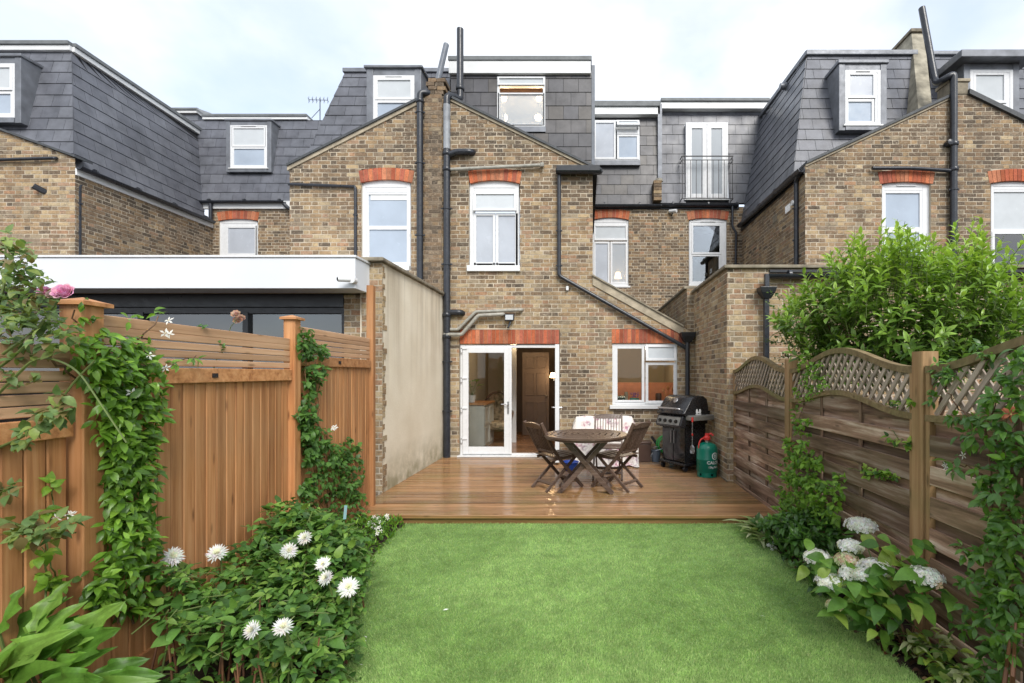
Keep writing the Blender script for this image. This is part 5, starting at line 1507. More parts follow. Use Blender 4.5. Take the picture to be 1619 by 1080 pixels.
def right_panel(Ya, Yb, seed):
    r = random.Random(seed); L = Yb - Ya
    top = lambda y: 1.672 + .165 * bell((y - Ya) / L)
    low = lambda y: 1.375 + .115 * bell((y - Ya) / L)
    pt = lambda y, z, off=0: Vector((FX_R - off, y, z))

    def arc(f, h, th, off):
        b = MB(); n = 28; v = []
        for i in range(n + 1):
            y = Ya + L * i / n; z = f(y)
            v += [pt(y, z - h / 2, off - th / 2), pt(y, z + h / 2, off - th / 2), pt(y, z + h / 2, off + th / 2), pt(y, z - h / 2, off + th / 2)]
        fs = [(4 * i + j, 4 * i + (j + 1) % 4, 4 * i + 4 + (j + 1) % 4, 4 * i + 4 + j) for i in range(n) for j in range(4)] + [(3, 2, 1, 0), (4 * n, 4 * n + 1, 4 * n + 2, 4 * n + 3)]
        fs = [f_[::-1] for f_ in fs]
        return b.add(v, fs)
    pn = arc(top, .045, .055, .005).build('fence_panel', M['mossy'], FR)
    arc(low, .04, .05, .008).build('arched_rail', M['mossy'], pn)
    for y in (Ya + .018, Yb - .018):
        plank('frame_upright', M['post'], pn, pt(y, .06, .005), pt(y, 1.68, .005), .036, .05, fnr, bevel=.003)
    # lattice: two layers of diagonal slats
    for s, off in ((1, -.006), (-1, .012)):
        c = -2.0
        while c < 4.2:
            pts = []
            for i in range(0, 241):
                y = Ya + .03 + (L - .06) * i / 240
                z = 1.36 + s * (y - Ya) * 1.25 + (c if s > 0 else c)
                if low(y) + .015 < z < top(y) - .015: pts.append((y, z))
            if len(pts) > 3:
                # a run may leave and re-enter under the arch: keep the longest stretch
                runs, cur = [], [pts[0]]
                for p, q in zip(pts, pts[1:]):
                    if q[0] - p[0] > 2.5 * (L - .06) / 240: runs.append(cur); cur = [q]
                    else: cur.append(q)
                runs.append(cur)
                for run in runs:
                    if len(run) > 3:
                        a, b_ = run[0], run[-1]
                        plank('lattice_slat', M['lattice'], pn, pt(a[0], a[1], off), pt(b_[0], b_[1], off), .030, .011, fnr)
            c += .118
    # woven slats
    z, k = .10, 0
    h = .118
    while z + h / 2 < 1.43:
        off = .020 if k % 2 == 0 else -.016
        d = r.uniform(-.006, .006)
        za, zb_ = z, z + d
        plank('slat', M['weathered'], pn, pt(Ya + .03, za, off + r.uniform(-.004, .004)), pt(Yb - .03, zb_, off + r.uniform(-.004, .004)), h + r.uniform(-.008, .008), .012, (fnr + Vector((0, 0, .05 * (1 if k % 2 else .3)))), bevel=.003)
        z += .0925; k += 1
    b = MB(); n = 24
    poly = [pt(Ya + .03, 1.34, .0), pt(Yb - .03, 1.34, .0)] + [pt(Yb - .03 - (L - .06) * i / n, low(Yb - .03 - (L - .06) * i / n) - .01, .0) for i in range(n + 1)]
    cpt = pt((Ya + Yb) / 2, 1.4, 0)
    b.prism([p - cpt for p in poly], (.012, 0, 0))
    b.v = [(p[1], p[2], p[0]) for p in b.v]           # lay the grain along the board
    b.f = [f_ for f_ in b.f]
    me = b.mesh('slat'); me.materials.append(M['weathered'])
    o = bpy.data.objects.new('slat', me); COL.objects.link(o); o.parent = pn
    o.matrix_local = Matrix.Translation(cpt - origin(pn)) @ Matrix(((0, 0, 1), (1, 0, 0), (0, 1, 0))).to_4x4()
    for t in (.34, .67):
        plank('batten', M['weathered'], pn, pt(Ya + L * t, .08, .003), pt(Ya + L * t, low(Ya + L * t) - .02, .003), .035, .012, fnr)
    plank('gravel_board', M['weathered'], pn, pt(Ya, .02, .0), pt(Yb, .02, .0), .10, .03, fnr)


right_panel(4.99, 6.80, 1); right_panel(3.055, 4.90, 2); right_panel(1.11, 2.945, 3)
for Y, zt in ((6.85, 1.80), (4.945, 1.79), (3.0, 1.785), (1.06, 1.79)):
    plank('post', M['post'], FR, (FX_R + .005, Y, -.05), (FX_R + .005, Y, zt), .10, .10, fnr, bevel=.006)

# ================================================================= table and chairs
def teak_chair():
    t = thing('folding_chair', 'x', 'chair', (0, 0, 0), 'teak folding chairs round the table')
    bar = lambda b, p, q, w, h, up=(1, 0, 0): b.bar(p, q, w, h, up)
    for s in (-1, 1):
        x = s * .205
        # long rail: gently curved back post running down to the front foot
        b = MB(); pts = [(-.375, .89), (-.31, .76), (-.20, .56), (-.09, .40), (.28, .0)]
        for p, q in zip(pts, pts[1:]):
            b.bar((x, p[0], p[1]), (x, q[0], q[1]), .042, .026, (1, 0, 0))
        b.build('back_post', M['teak'], t, bevel=.004)
        MB().bar((s * .172, .215, .435), (s * .172, -.28, .0), .038, .024, (1, 0, 0)).build('leg', M['teak'], t, bevel=.004)
        MB().bar((s * .188, -.19, .405), (s * .188, .225, .425), .035, .022, (1, 0, 0)).build('seat_rail', M['teak'], t, bevel=.003)
    # top rail, slightly arched
    v = []
    b = MB()
    n = 8
    for i in range(n):
        a, c = -.19 + .38 * i / n, -.19 + .38 * (i + 1) / n
        za, zc = .868 + .022 * (1 - (a / .19) ** 2), .868 + .022 * (1 - (c / .19) ** 2)
        b.prism([(a, -.345, .82), (c, -.345, .82), (c, -.378, zc), (a, -.378, za)], (0, -.022, -.006))
    b.build('top_rail', M['teak'], t)
    MB().bar((-.19, -.175, .50), (.19, -.175, .50), .05, .02, (0, -.5, 1)).build('lower_rail', M['teak'], t, bevel=.003)
    for i in range(9):
        x = -.165 + .33 * i / 8
        b = MB(); b.bar((x, -.343, .83), (x, -.265, .67), .024, .012, (1, 0, 0)); b.bar((x, -.265, .67), (x, -.182, .515), .024, .012, (1, 0, 0))
        b.v = b.v
        b.build('back_slat', M['teak'], t)
    for i in range(8):
        y = -.185 + .40 * i / 7
        plank('seat_slat', M['teak'], t, (-.2, y, .437 + .01 * math.cos(i)), (.2, y, .437 + .01 * math.cos(i)), .048, .014, (0, 0, 1), bevel=.003)
    plank('stretcher', M['teak'], t, (-.19, .20, .086), (.19, .20, .086), .035, .02, (0, .5, .6))
    plank('stretcher', M['teak'], t, (-.165, -.185, .085), (.165, -.185, .085), .035, .02, (0, -.5, .6))
    return t


ch = teak_chair()
ch['label'] = 'teak folding chair left of the table, its slatted back towards the doors'
ch.location = (-.39, 6.46, DECK_Z + .006); ch.rotation_euler = (0, 0, RAD(-52))
c2 = copy_thing(ch, 'teak folding chair right of the table, in front of the barbecue')
c2.location = (.43, 6.45, DECK_Z + .006); c2.rotation_euler = (0, 0, RAD(53))
c3 = copy_thing(ch, 'teak folding chair behind the table, against the floral throw')
c3.location = (.33, 7.12, DECK_Z + .006); c3.rotation_euler = (0, 0, RAD(176))

tb = thing('garden_table', 'round slatted teak table on crossed legs on the wet deck', 'table', (0.0, 6.27, DECK_Z + .006))
tz = .735; RT = .545; seg = 8
o0 = origin(tb)
for s in range(seg):
    a0, a1 = 2 * math.pi * s / seg + .2, 2 * math.pi * (s + 1) / seg + .2
    am = (a0 + a1) / 2
    d = Vector((math.cos(am), math.sin(am), 0)); e = Vector((-d.y, d.x, 0))
    half = math.tan(math.pi / seg)
    R = Matrix((e, -d, Vector((0, 0, 1)))).transposed().to_4x4()
    n = 6
    for k in range(n):
        ra, rb = RT * math.cos(math.pi / seg) * (k + .12) / n + .012, RT * math.cos(math.pi / seg) * (k + 1) / n + .004
        q = [(-ra * half + .002, -ra), (ra * half - .002, -ra), (rb * half - .002, -rb), (-rb * half + .002, -rb)]
        if k == n - 1:        # rounded rim
            arc_ = [(RT * math.sin(x), -RT * math.cos(x)) for x in [math.pi / seg * (1 - 2 * i / 6) for i in range(7)]]
            q = q[:2] + arc_
        b = MB().prism([(x, y, 0) for x, y in q], (0, 0, .024))
        me = b.mesh('table_slat'); me.materials.append(M['teak'])
        o = bpy.data.objects.new('table_slat', me); link(o, tb)
        o.matrix_local = Matrix.Translation((0, 0, tz - .024)) @ R
b = MB().lathe([(RT - .05, tz - .05), (RT - .02, tz - .05), (RT - .02, tz - .026), (RT - .05, tz - .026)], o0, 32)
b.build('apron', M['teak'], tb)
for y in (-.17, .17):
    for s in (-1, 1):
        MB().bar(o0 + Vector((-s * .34, y + s * .022, .0)), o0 + Vector((s * .30, y + s * .022, tz - .03)), .026, .058, (0, 0, 1)).build('leg', M['teak'], tb, bevel=.004)
for s in (-1, 1):
    MB().bar(o0 + Vector((s * .28, -.2, tz - .06)), o0 + Vector((s * .28, .2, tz - .06)), .03, .04).build('stretcher', M['teak'], tb)
    MB().bar(o0 + Vector((s * .30, -.19, .05)), o0 + Vector((s * .30, .19, .05)), .025, .04).build('stretcher', M['teak'], tb)

# ================================================================= bench under a floral throw
def _floral():
    m, n, l, b, o = nt('floral_fabric')
    tc = n.new('ShaderNodeTexCoord')
    v = tc.outputs['Object']
    w = noise(n, l, v, 7, 4)
    vm = n.new('ShaderNodeVectorMath'); vm.operation = 'ADD'
    cx = n.new('ShaderNodeCombineXYZ')
    for i in range(3): l.new(math_n(n, l, 'MULTIPLY', w, .12), cx.inputs[i])
    l.new(v, vm.inputs[0]); l.new(cx.outputs[0], vm.inputs[1])
    vo = n.new('ShaderNodeTexVoronoi'); vo.inputs['Scale'].default_value = 6.5; l.new(vm.outputs[0], vo.inputs['Vector'])
    f = ramp(n, l, vo.outputs['Distance'], [(.34, 1.0), (.56, 0.0)])
    c = ramp(n, l, noise(n, l, v, 5, 2), [(.35, (.30, .06, .11)), (.5, (.38, .16, .24)), (.62, (.16, .12, .17))])
    f2 = ramp(n, l, noise(n, l, v, 24, 4), [(.42, 0.15), (.58, 1.0)])
    c = mix(n, l, math_n(n, l, 'MULTIPLY', f, math_n(n, l, 'MULTIPLY', f2, .9)), (.70, .66, .62), c)
    l.new(c, b.inputs['Base Color']); b.inputs['Roughness'].default_value = .9; b.inputs['Specular IOR Level'].default_value = .1
    return m
M['floral'] = _floral()
bc = Vector((.30, 8.2, DECK_Z + .004))
bn = thing('garden_bench', 'dark low bench under the floral throw below the kitchen window', 'bench', bc)
for sx in (-1, 1):
    for sy in (-1, 1):
        MB().box(bc.x + sx * .44 - .025, bc.y + sy * .19 - .025, bc.z, bc.x + sx * .44 + .025, bc.y + sy * .19 + .025, bc.z + (.42 if sy < 0 else .74)).build('leg', M['teak'], bn, bevel=.004)
MB().box(bc.x - .48, bc.y - .22, bc.z + .42, bc.x + .48, bc.y + .20, bc.z + .45).build('seat', M['teak'], bn, bevel=.004)
MB().box(bc.x - .48, bc.y + .17, bc.z + .50, bc.x + .48, bc.y + .21, bc.z + .735).build('backrest', M['teak'], bn, bevel=.004)
# the throw: over the back, along the seat, down the front with loose folds
prof = [(.26, .35), (.255, .70), (.24, .765), (.20, .77), (.13, .70), (.10, .56), (.04, .475), (-.12, .468), (-.24, .462), (-.265, .40), (-.28, .26), (-.30, .12), (-.34, .02), (-.42, .012)]
sub = []
for a, b_ in zip(prof, prof[1:]):
    for i in range(4): sub.append((a[0] + (b_[0] - a[0]) * i / 4, a[1] + (b_[1] - a[1]) * i / 4))
sub.append(prof[-1])
nu = 64; b = MB(); v = []
for j, (py_, pz) in enumerate(sub):
    drop = max(0, (.46 - pz)) / .46 if j > 20 else 0
    for i in range(nu + 1):
        t = i / nu; x = -.53 + 1.10 * t
        f = math.sin(t * 34 + .8 * math.sin(t * 9)) * .028 * (.25 + drop) + math.sin(t * 13 + j * .12) * .014
        sidefall = max(0, abs(t - .5) - .44) * 3.2
        v.append((bc.x + x, bc.y + py_ - f * (.5 + drop), bc.z + max(.010, pz + .008 * math.sin(t * 21 + j * .3) - sidefall * (pz if j < 20 else pz * .6))))
b.add(v, [(j * (nu + 1) + i, j * (nu + 1) + i + 1, (j + 1) * (nu + 1) + i + 1, (j + 1) * (nu + 1) + i) for j in range(len(sub) - 1) for i in range(nu)])
th = b.build('floral_throw', M['floral'], None, smooth=80, loc=bc)
md = th.modifiers.new('thickness', 'SOLIDIFY'); md.thickness = .006
tag(th, 'white and mauve floral throw draped over the bench', 'throw')

# ================================================================= barbecue
bb = thing('gas_barbecue', 'black lidded gas barbecue on wheels in the corner of the deck', 'barbecue', (1.575, 7.74, DECK_Z + .006), rotz=RAD(-56.8))
b = MB().box(-.27, -.22, .13, .27, -.2, .70); cab = MB()
cab.box(-.26, -.20, .13, -.24, .23, .72); cab.box(.24, -.20, .13, .26, .23, .72); cab.box(-.24, .21, .13, .24, .23, .72); cab.box(-.24, -.2, .13, .24, .21, .15)


def local(mb, name, mat, parent, **k):
    """parts of a thing that is turned: built in its own frame"""
    sm = k.get('smooth'); me = mb.mesh(name, (0, 0, 0), sm)
    for mm in (mat if isinstance(mat, list) else [mat]): me.materials.append(mm)
    o = bpy.data.objects.new(name, me); COL.objects.link(o); o.parent = parent
    if k.get('bevel'):
        m_ = o.modifiers.new('bevel', 'BEVEL'); m_.width = k['bevel']; m_.segments = 2; m_.limit_method = 'ANGLE'; m_.angle_limit = RAD(40)
    return o


local(cab, 'cabinet', M['bbq'], bb, bevel=.008)
# pressed grid of the side panel
rp = MB()
for i in range(7): rp.box(.26, -.17, .18 + .072 * i, .266, .20, .235 + .072 * i)
local(rp, 'side_panel', M['bbq'], bb, bevel=.004)
for x0, x1 in ((-.255, -.004), (.004, .255)):
    d = local(MB().box(x0, -.222, .14, x1, -.203, .70), 'cabinet_door', M['bbq_gloss'], bb, bevel=.005)
    local(MB().tube([((x1 - .03) if x0 < 0 else (x0 + .03), -.245, .42), ((x1 - .03) if x0 < 0 else (x0 + .03), -.245, .62)], .008, 8), 'door_handle', M['chrome'], d)
local(MB().box(-.30, -.26, .085, .30, .26, .13), 'base_tray', M['bbq'], bb, bevel=.014)
for sx in (-1, 1):
    for sy in (-1, 1):
        w = local(MB().lathe([(.02, -.018), (.04, -.018), (.043, 0), (.04, .018), (.02, .018)], (sx * .25, sy * .21, .043), 14, 'X'), 'wheel', M['iron'], bb, smooth=40)
        local(MB().box(sx * .25 - .012, sy * .21 - .012, .06, sx * .25 + .012, sy * .21 + .012, .09), 'fork', M['iron'], w)
local(MB().prism([(-.29, -.23, .72), (-.29, .24, .72), (-.29, .25, .86), (-.29, -.25, .86)], (.58, 0, 0)), 'firebox', M['bbq'], bb, bevel=.01)
cp = local(MB().prism([(-.285, -.22, .68), (-.285, -.22, .86), (-.285, -.29, .86), (-.285, -.345, .72), (-.285, -.33, .68)], (.57, 0, 0)), 'control_panel', M['bbq'], bb, bevel=.012)
local(MB().prism([(-.25, -.300, .842), (-.25, -.348, .722), (-.25, -.352, .722), (-.25, -.304, .842)], (.50, 0, 0)), 'steel_plate', M['bbq_shelf'], cp)
for x in (-.18, -.06, .06, .18):
    local(MB().lathe([(.026, 0), (.03, .006), (.024, .03), (0, .032)], (x, -.332, .78), 14, 'Y'), 'knob', M['bbq_gloss'], cp, smooth=40)
lid = [(-.27, .862), (-.305, .90), (-.27, .93), (-.20, 1.03), (-.12, 1.13), (-.03, 1.165), (.14, 1.165), (.215, 1.12), (.25, 1.0), (.255, .862)]
lidb = MB()
xs = [(-.305, .96), (-.29, 1.0), (.29, 1.0), (.305, .96)]
vv = []
for x, k in xs: vv += [(x, y * k, .862 + (z - .862) * k) for y, z in lid]
n = len(lid)
fs = [(i * n + j, (i + 1) * n + j, (i + 1) * n + (j + 1) % n, i * n + (j + 1) % n) for i in range(3) for j in range(n)] + [tuple(range(n)), tuple(range(4 * n - 1, 3 * n - 1, -1))]
lidb.add(vv, fs)
ld = local(lidb, 'lid', M['bbq'], bb, bevel=.008, smooth=35)
local(MB().prism([(.304, -.28, .865), (.304, .255, .865), (.304, .265, .93), (.304, -.02, .96), (.304, -.29, .91)], (.018, 0, 0)), 'lid_side_flare', M['bbq'], ld, bevel=.006)
local(MB().prism([(-.304, -.28, .865), (-.304, .255, .865), (-.304, .265, .93), (-.304, -.02, .96), (-.304, -.29, .91)], (-.018, 0, 0)), 'lid_side_flare', M['bbq'], ld, bevel=.006)
hb = MB().tube(fillet([(-.24, -.255, .95), (-.24, -.335, .975), (.24, -.335, .975), (.24, -.255, .95)], .03), .014, 8)
local(hb, 'lid_handle', M['chrome'], ld, smooth=40)
c = Vector((0, -.165, 1.085)); nn = Vector((0, -.78, .62)).normalized()
q = nn.to_track_quat('Z', 'Y').to_matrix()
tm = MB().lathe([(.042, 0), (.045, .012), (.038, .018), (0, .018)], (0, 0, 0), 18); tm.v = [tuple(q @ Vector(p) + c) for p in tm.v]
local(tm, 'thermometer', M['chrome'], ld, smooth=40)
# pale two-tower emblem on the lid's side
em = MB()
for y in (-.052, .014): em.prism([(.3235, y, .895), (.3235, y + .034, .895), (.3235, y + .040, .93), (.3235, y + .028, .965), (.3235, y + .006, .965), (.3235, y - .004, .93)], (.003, 0, 0))
em.prism([(.3235, -.02, .905), (.3235, .016, .905), (.3235, .016, .925), (.3235, -.02, .925)], (.003, 0, 0))
em.prism([(.3235, -.065, .878), (.3235, .06, .878), (.3235, .06, .888), (.3235, -.065, .888)], (.003, 0, 0))
local(em, 'emblem', M['white_print'], ld)
local(MB().box(.285, -.24, .80, .47, .25, .875), 'side_shelf', M['bbq_shelf'], bb, bevel=.01)
# skimmer hanging from the shelf
sp = thing('grill_utensil', 'steel grill turner with red handle hanging off the barbecue shelf', 'utensil', bb.matrix_basis @ Vector((.45, -.262, .46)), rotz=RAD(-56.8))
b = MB().tube([(0, 0, .33), (0, 0, -.02)], .007, 8); local(b, 'shaft', M['chrome'], sp)
local(MB().tube([(0, 0, .40), (0, 0, .33)], .014, 10), 'grip', M['red_plastic'], sp)
local(MB().tube([(0, 0, .155), (0, 0, .125)], .011, 10), 'red_collar', M['red_plastic'], sp)
b = MB()
for i in range(-2, 3): b.tube([(0, 0, -.01), (i * .018, 0, -.05), (i * .021, 0, -.115), (i * .014, 0, -.145)], .004, 6)
b.tube([(-.042, 0, -.10), (0, -.006, -.118), (.042, 0, -.10)], .004, 6)
local(b, 'wire_head', M['chrome'], sp)
# ================================================================= gas bottle
gc = Vector((1.80, 7.13, DECK_Z + .006))
gb = thing('gas_bottle', 'green gas bottle with red regulator standing beside the barbecue', 'gas bottle', gc)
RG = .152
MB().lathe([(.06, .035), (.12, .045), (RG, .085), (RG, .25), (RG + .001, .252), (RG + .001, .258), (RG, .26), (RG, .40), (.145, .44), (.115, .475), (.06, .495), (.035, .50)], gc, 40).build('body', M['green_tank'], gb, smooth=50)
b = MB()
pr = [(.135, .0), (.142, .0), (.142, .07), (.132, .07)]
for i in range(5):
    a0, a1 = i * 1.2566 + .12, i * 1.2566 + 1.1
    n = 8; v = []
    for k in range(n + 1):
        a = a0 + (a1 - a0) * k / n
        for rr, z in pr: v.append(gc + Vector((rr * math.cos(a), rr * math.sin(a), z)))
    b.add(v, [(4 * k + j, 4 * k + 4 + j, 4 * k + 4 + (j + 1) % 4, 4 * k + (j + 1) % 4) for k in range(n) for j in range(4)] + [(0, 1, 2, 3), (4 * n + 3, 4 * n + 2, 4 * n + 1, 4 * n)])
b.lathe([(.138, .0), (.143, .0), (.143, .016), (.138, .016)], gc, 30); b.lathe([(.134, .058), (.142, .058), (.142, .09), (.134, .09)], gc, 30)
b.build('foot_ring', M['green_tank'], gb, smooth=40)
MB().lathe([(.03, .495), (.03, .525), (.018, .53), (.018, .55)], gc, 14).build('valve', M['chrome'], gb, smooth=40)
b = MB().lathe([(.028, .525), (.05, .535), (.052, .575), (.03, .60), (.03, .63), (.0, .635)], gc, 16)
b.tube(fillet([gc + Vector((.0, 0, .60)), gc + Vector((.05, -.02, .635)), gc + Vector((.085, -.04, .60))], .03), .014, 8)
rg = b.build('regulator', M['red_plastic'], gb, smooth=40)
MB().tube(fillet([gc + Vector((-.03, -.02, .57)), gc + Vector((-.10, -.05, .555)), gc + Vector((-.135, -.06, .49)), gc + Vector((-.14, -.06, .42))], .05), .011, 8).build('hose', M['red_plastic'], rg, smooth=40)


def print_round(txt, size, z, a_mid, rad, base):
    """white lettering wrapped round the bottle"""
    cu = bpy.data.curves.new('lettering', 'FONT'); cu.body = txt; cu.size = size; cu.align_x = 'CENTER'; cu.offset = size * .018
    tmp = bpy.data.objects.new('lettering', cu)
    COL.objects.link(tmp)
    dg = bpy.context.evaluated_depsgraph_get()
    me = bpy.data.meshes.new_from_object(tmp.evaluated_get(dg))
    bpy.data.objects.remove(tmp); bpy.data.curves.remove(cu)
    for v in me.vertices:
        a = a_mid + v.co.x / rad
        y = v.co.y
        v.co = (rad * math.cos(a), rad * math.sin(a), z + y)
    me.materials.clear(); me.materials.append(M['white_print'])
    o = bpy.data.objects.new('lettering', me); COL.objects.link(o); o.parent = base
    return o


print_round('CALOR', .062, .20, RAD(-66), RG + .0022, gb)
print_round('13kg Patio', .040, .142, RAD(-66), RG + .0022, gb)
b = MB()
for r0, r1 in ((.040, .052), (.012, .024)):
    n = 24; v = []
    for k in range(n):
        t = 2 * math.pi * k / n
        for rr in (r0, r1):
            a = RAD(-58) + rr * math.cos(t) / RG
            v.append(gc + Vector(((RG + .0022) * math.cos(a), (RG + .0022) * math.sin(a), .315 + rr * math.sin(t))))
    b.add(v, [(2 * k, 2 * k + 1, (2 * k + 3) % (2 * n), (2 * k + 2) % (2 * n)) for k in range(n)])
b.build('round_emblem', M['white_print'], gb)

# ================================================================= clutter by the kitchen wall
c = Vector((gx(1018, 8.35), 8.35, DECK_Z + .004))
t = thing('storage_caddy', 'small brown lidded caddy on the deck beside the throw', 'caddy', c)
MB().prism([c + Vector((-.10, -.10, 0)), c + Vector((.10, -.10, 0)), c + Vector((.115, -.11, .31)), c + Vector((-.115, -.11, .31))], (0, .2, 0)).build('body', M['brown_plastic'], t, bevel=.008)
MB().box(c.x - .125, c.y - .125, c.z + .312, c.x + .125, c.y + .11, c.z + .35).build('lid', M['brown_plastic'], t, bevel=.012)
c = Vector((gx(1037, 8.3), 8.3, DECK_Z + .004))
t = thing('bucket', 'small blue-grey plastic bucket between the caddy and the barbecue', 'bucket', c)
MB().lathe([(.065, 0), (.085, .19), (.09, .19), (.09, .2), (.08, .2), (.06, .012), (0, .012)], c, 20).build('body', M['grey_plastic'], t, smooth=50)
MB().tube([c + Vector((.085 * math.cos(a), -.03, .19 + .07 * math.sin(a))) for a in [math.pi * i / 10 for i in range(11)]], .005, 6).build('handle', M['chrome'], t)
b = MB(); cc = Vector((gx(1052, 8.3), 8.3, .42)); pts = []
for i in range(90):
    a = i * .22; rr = .13 + .02 * math.sin(a * .37)
    pts.append(cc + Vector((rr * math.cos(a), .05 * math.sin(a * .31), rr * math.sin(a) * 1.05)))
b.tube(pts, .011, 7)
hs = b.build('garden_hose', M['green_hose'], None, smooth=60, loc=(cc.x, cc.y, DECK_Z))
tag(hs, 'coiled bright green garden hose behind the barbecue', 'hose')
b = MB().tube([Vector((gx(1030, 8.55), 8.55, gz(690, 8.55))), Vector((gx(1050, 8.6), 8.45, gz(722, 8.45)))], .024, 10)
t = tag(b.build('pressure_lance', M['iron'], None, smooth=40), 'black tube leaning on the wall beside the caddy', 'tube')
b = MB().tube(fillet([P(1026, 728, 8.3), P(1032, 714, 8.25), P(1046, 710, 8.2), P(1056, 707, 8.25)], .1), .008, 6)
tag(b.build('white_hose', M['frost_pale'], None, smooth=60), 'thin pale hose looping over the bucket', 'hose')
c = Vector((gx(1064, 8.15), 8.15, DECK_Z + .004))
t = thing('compost_bag', 'teal and white sack standing upright left of the barbecue', 'bag', c)
n = 10; v = []
for j in range(7):
    z = .62 * j / 6; k = 1 - .25 * (j / 6) ** 3
    for i in range(n):
        a = 2 * math.pi * i / n; v.append(c + Vector((.07 * math.cos(a) * k, .13 * math.sin(a) * (1 + .05 * math.sin(j * 2.1 + i)), z)))
b = MB().add(v, [(j * n + i, j * n + (i + 1) % n, (j + 1) * n + (i + 1) % n, (j + 1) * n + i) for j in range(6) for i in range(n)] + [tuple(range(n - 1, -1, -1)), tuple(range(6 * n, 7 * n))])
b.build('sack', M['teal_bag'], t, smooth=60)
MB().lathe([(.085, .40), (.087, .52)], c, 10).build('white_band', M['white_print'], t)
c = Vector((gx(902, 7.55), 7.55, DECK_Z + .004))
t = thing('plastic_bowl', 'small blue plastic tub under the table', 'tub', c)
MB().lathe([(.09, 0), (.125, .13), (.135, .13), (.135, .14), (.12, .14), (.085, .012), (0, .012)], c, 22).build('tub', M['blue_plastic'], t, smooth=50)
b = MB().lathe([(0, 0), (.05, .0), (.07, .03), (.05, .05), (0, .055)], Vector((gx(958, 7.6), 7.6, DECK_Z + .004)), 12)
tag(b.build('folded_cloth', M['curtain'], None, smooth=60), 'small crumpled white cloth on the deck under the table', 'cloth')

# ================================================================= furniture seen through the doors
M['white_cab'] = plain('cream_painted_wood', (.55, .53, .48), .5, var=.06)
c = Vector((gx(752, 9.9), 9.95, DECK_Z + .032))
t = thing('sideboard', 'cream cabinet with panelled doors inside the left french door', 'cabinet', c)
MB().box(c.x - .28, c.y - .45, c.z, c.x + .26, c.y + .5, c.z + .86).build('body', M['white_cab'], t, bevel=.006)
MB().box(c.x - .30, c.y - .48, c.z + .862, c.x + .29, c.y + .53, c.z + .90).build('top', M['cedar'], t, bevel=.006)
for k in range(2):
    y0 = c.y - .42 + .46 * k
    b = MB()
    for z0, z1 in ((.06, .42), (.46, .82)):
        b.box(c.x + .262, y0, c.z + z0, c.x + .275, y0 + .05, c.z + z1); b.box(c.x + .262, y0 + .37, c.z + z0, c.x + .275, y0 + .42, c.z + z1)
        b.box(c.x + .262, y0 + .05, c.z + z0, c.x + .275, y0 + .37, c.z + z0 + .05); b.box(c.x + .262, y0 + .05, c.z + z1 - .05, c.x + .275, y0 + .37, c.z + z1)
    d = b.build('door', M['white_cab'], t, bevel=.004)
    MB().lathe([(0, -.014), (.014, 0), (0, .014)], (c.x + .285, y0 + .06 + .3 * (1 - k), c.z + .45), 8).build('knob', M['chrome'], d)
c2_ = Vector((gx(745, 9.75), 9.8, c.z + .902))
t = thing('potted_plant', 'leafy houseplant in a white pot on the cream sideboard', 'plant', c2_)
MB().lathe([(.06, 0), (.085, .15), (.09, .15), (.075, .14), (.06, .1), (0, .1)], c2_, 18).build('pot', M['paint'], t, smooth=50)
HOUSEPLANT = (t, c2_)
# armchair with carved dark frame
M['tapestry'] = plain('floral_tapestry', (.30, .22, .14), .9, spec=.1, var=.75, vscale=14)
c = Vector((gx(783, 10.3), 10.35, DECK_Z + .032))
ac = thing('armchair', 'old armchair in floral tapestry with dark carved legs indoors', 'armchair', c)
n = 16; b = MB()
arcpts = [(-.34 * math.cos(math.pi * i / n) * (1 - .12 * math.sin(math.pi * i / n)), .50 + .58 * math.sin(math.pi * i / n) ** .75) for i in range(n + 1)]
arcpts = [(-.27, .34)] + arcpts + [(.27, .34)]
b.prism([(c.x + x, c.y + .24, c.z + z) for x, z in arcpts], (0, .12, 0)); b.build('backrest', M['tapestry'], ac, bevel=.03)
MB().tube([(c.x + x * 1.03, c.y + .24, c.z + z + .01) for x, z in arcpts], .024, 8).build('carved_frame', M['teak'], ac, smooth=50)
MB().box(c.x - .33, c.y - .32, c.z + .30, c.x + .33, c.y + .26, c.z + .47).build('seat', M['tapestry'], ac, bevel=.05)
for sx in (-1, 1):
    b = MB().tube(fillet([(c.x + sx * .33, c.y + .22, c.z + .68), (c.x + sx * .37, c.y - .02, c.z + .66), (c.x + sx * .38, c.y - .22, c.z + .60), (c.x + sx * .34, c.y - .28, c.z + .42)], .1), .028, 8); b.build('armrest', M['teak'], ac, smooth=50)
    for sy in (-1, 1):
        MB().tube(fillet([(c.x + sx * .29, c.y + sy * .27, c.z + .32), (c.x + sx * .33, c.y + sy * .31, c.z + .2), (c.x + sx * .29, c.y + sy * .29, c.z + .08), (c.x + sx * .33, c.y + sy * .32, c.z + .0)], .06), .024, 8, r2=.016).build('leg', M['teak'], ac, smooth=50)
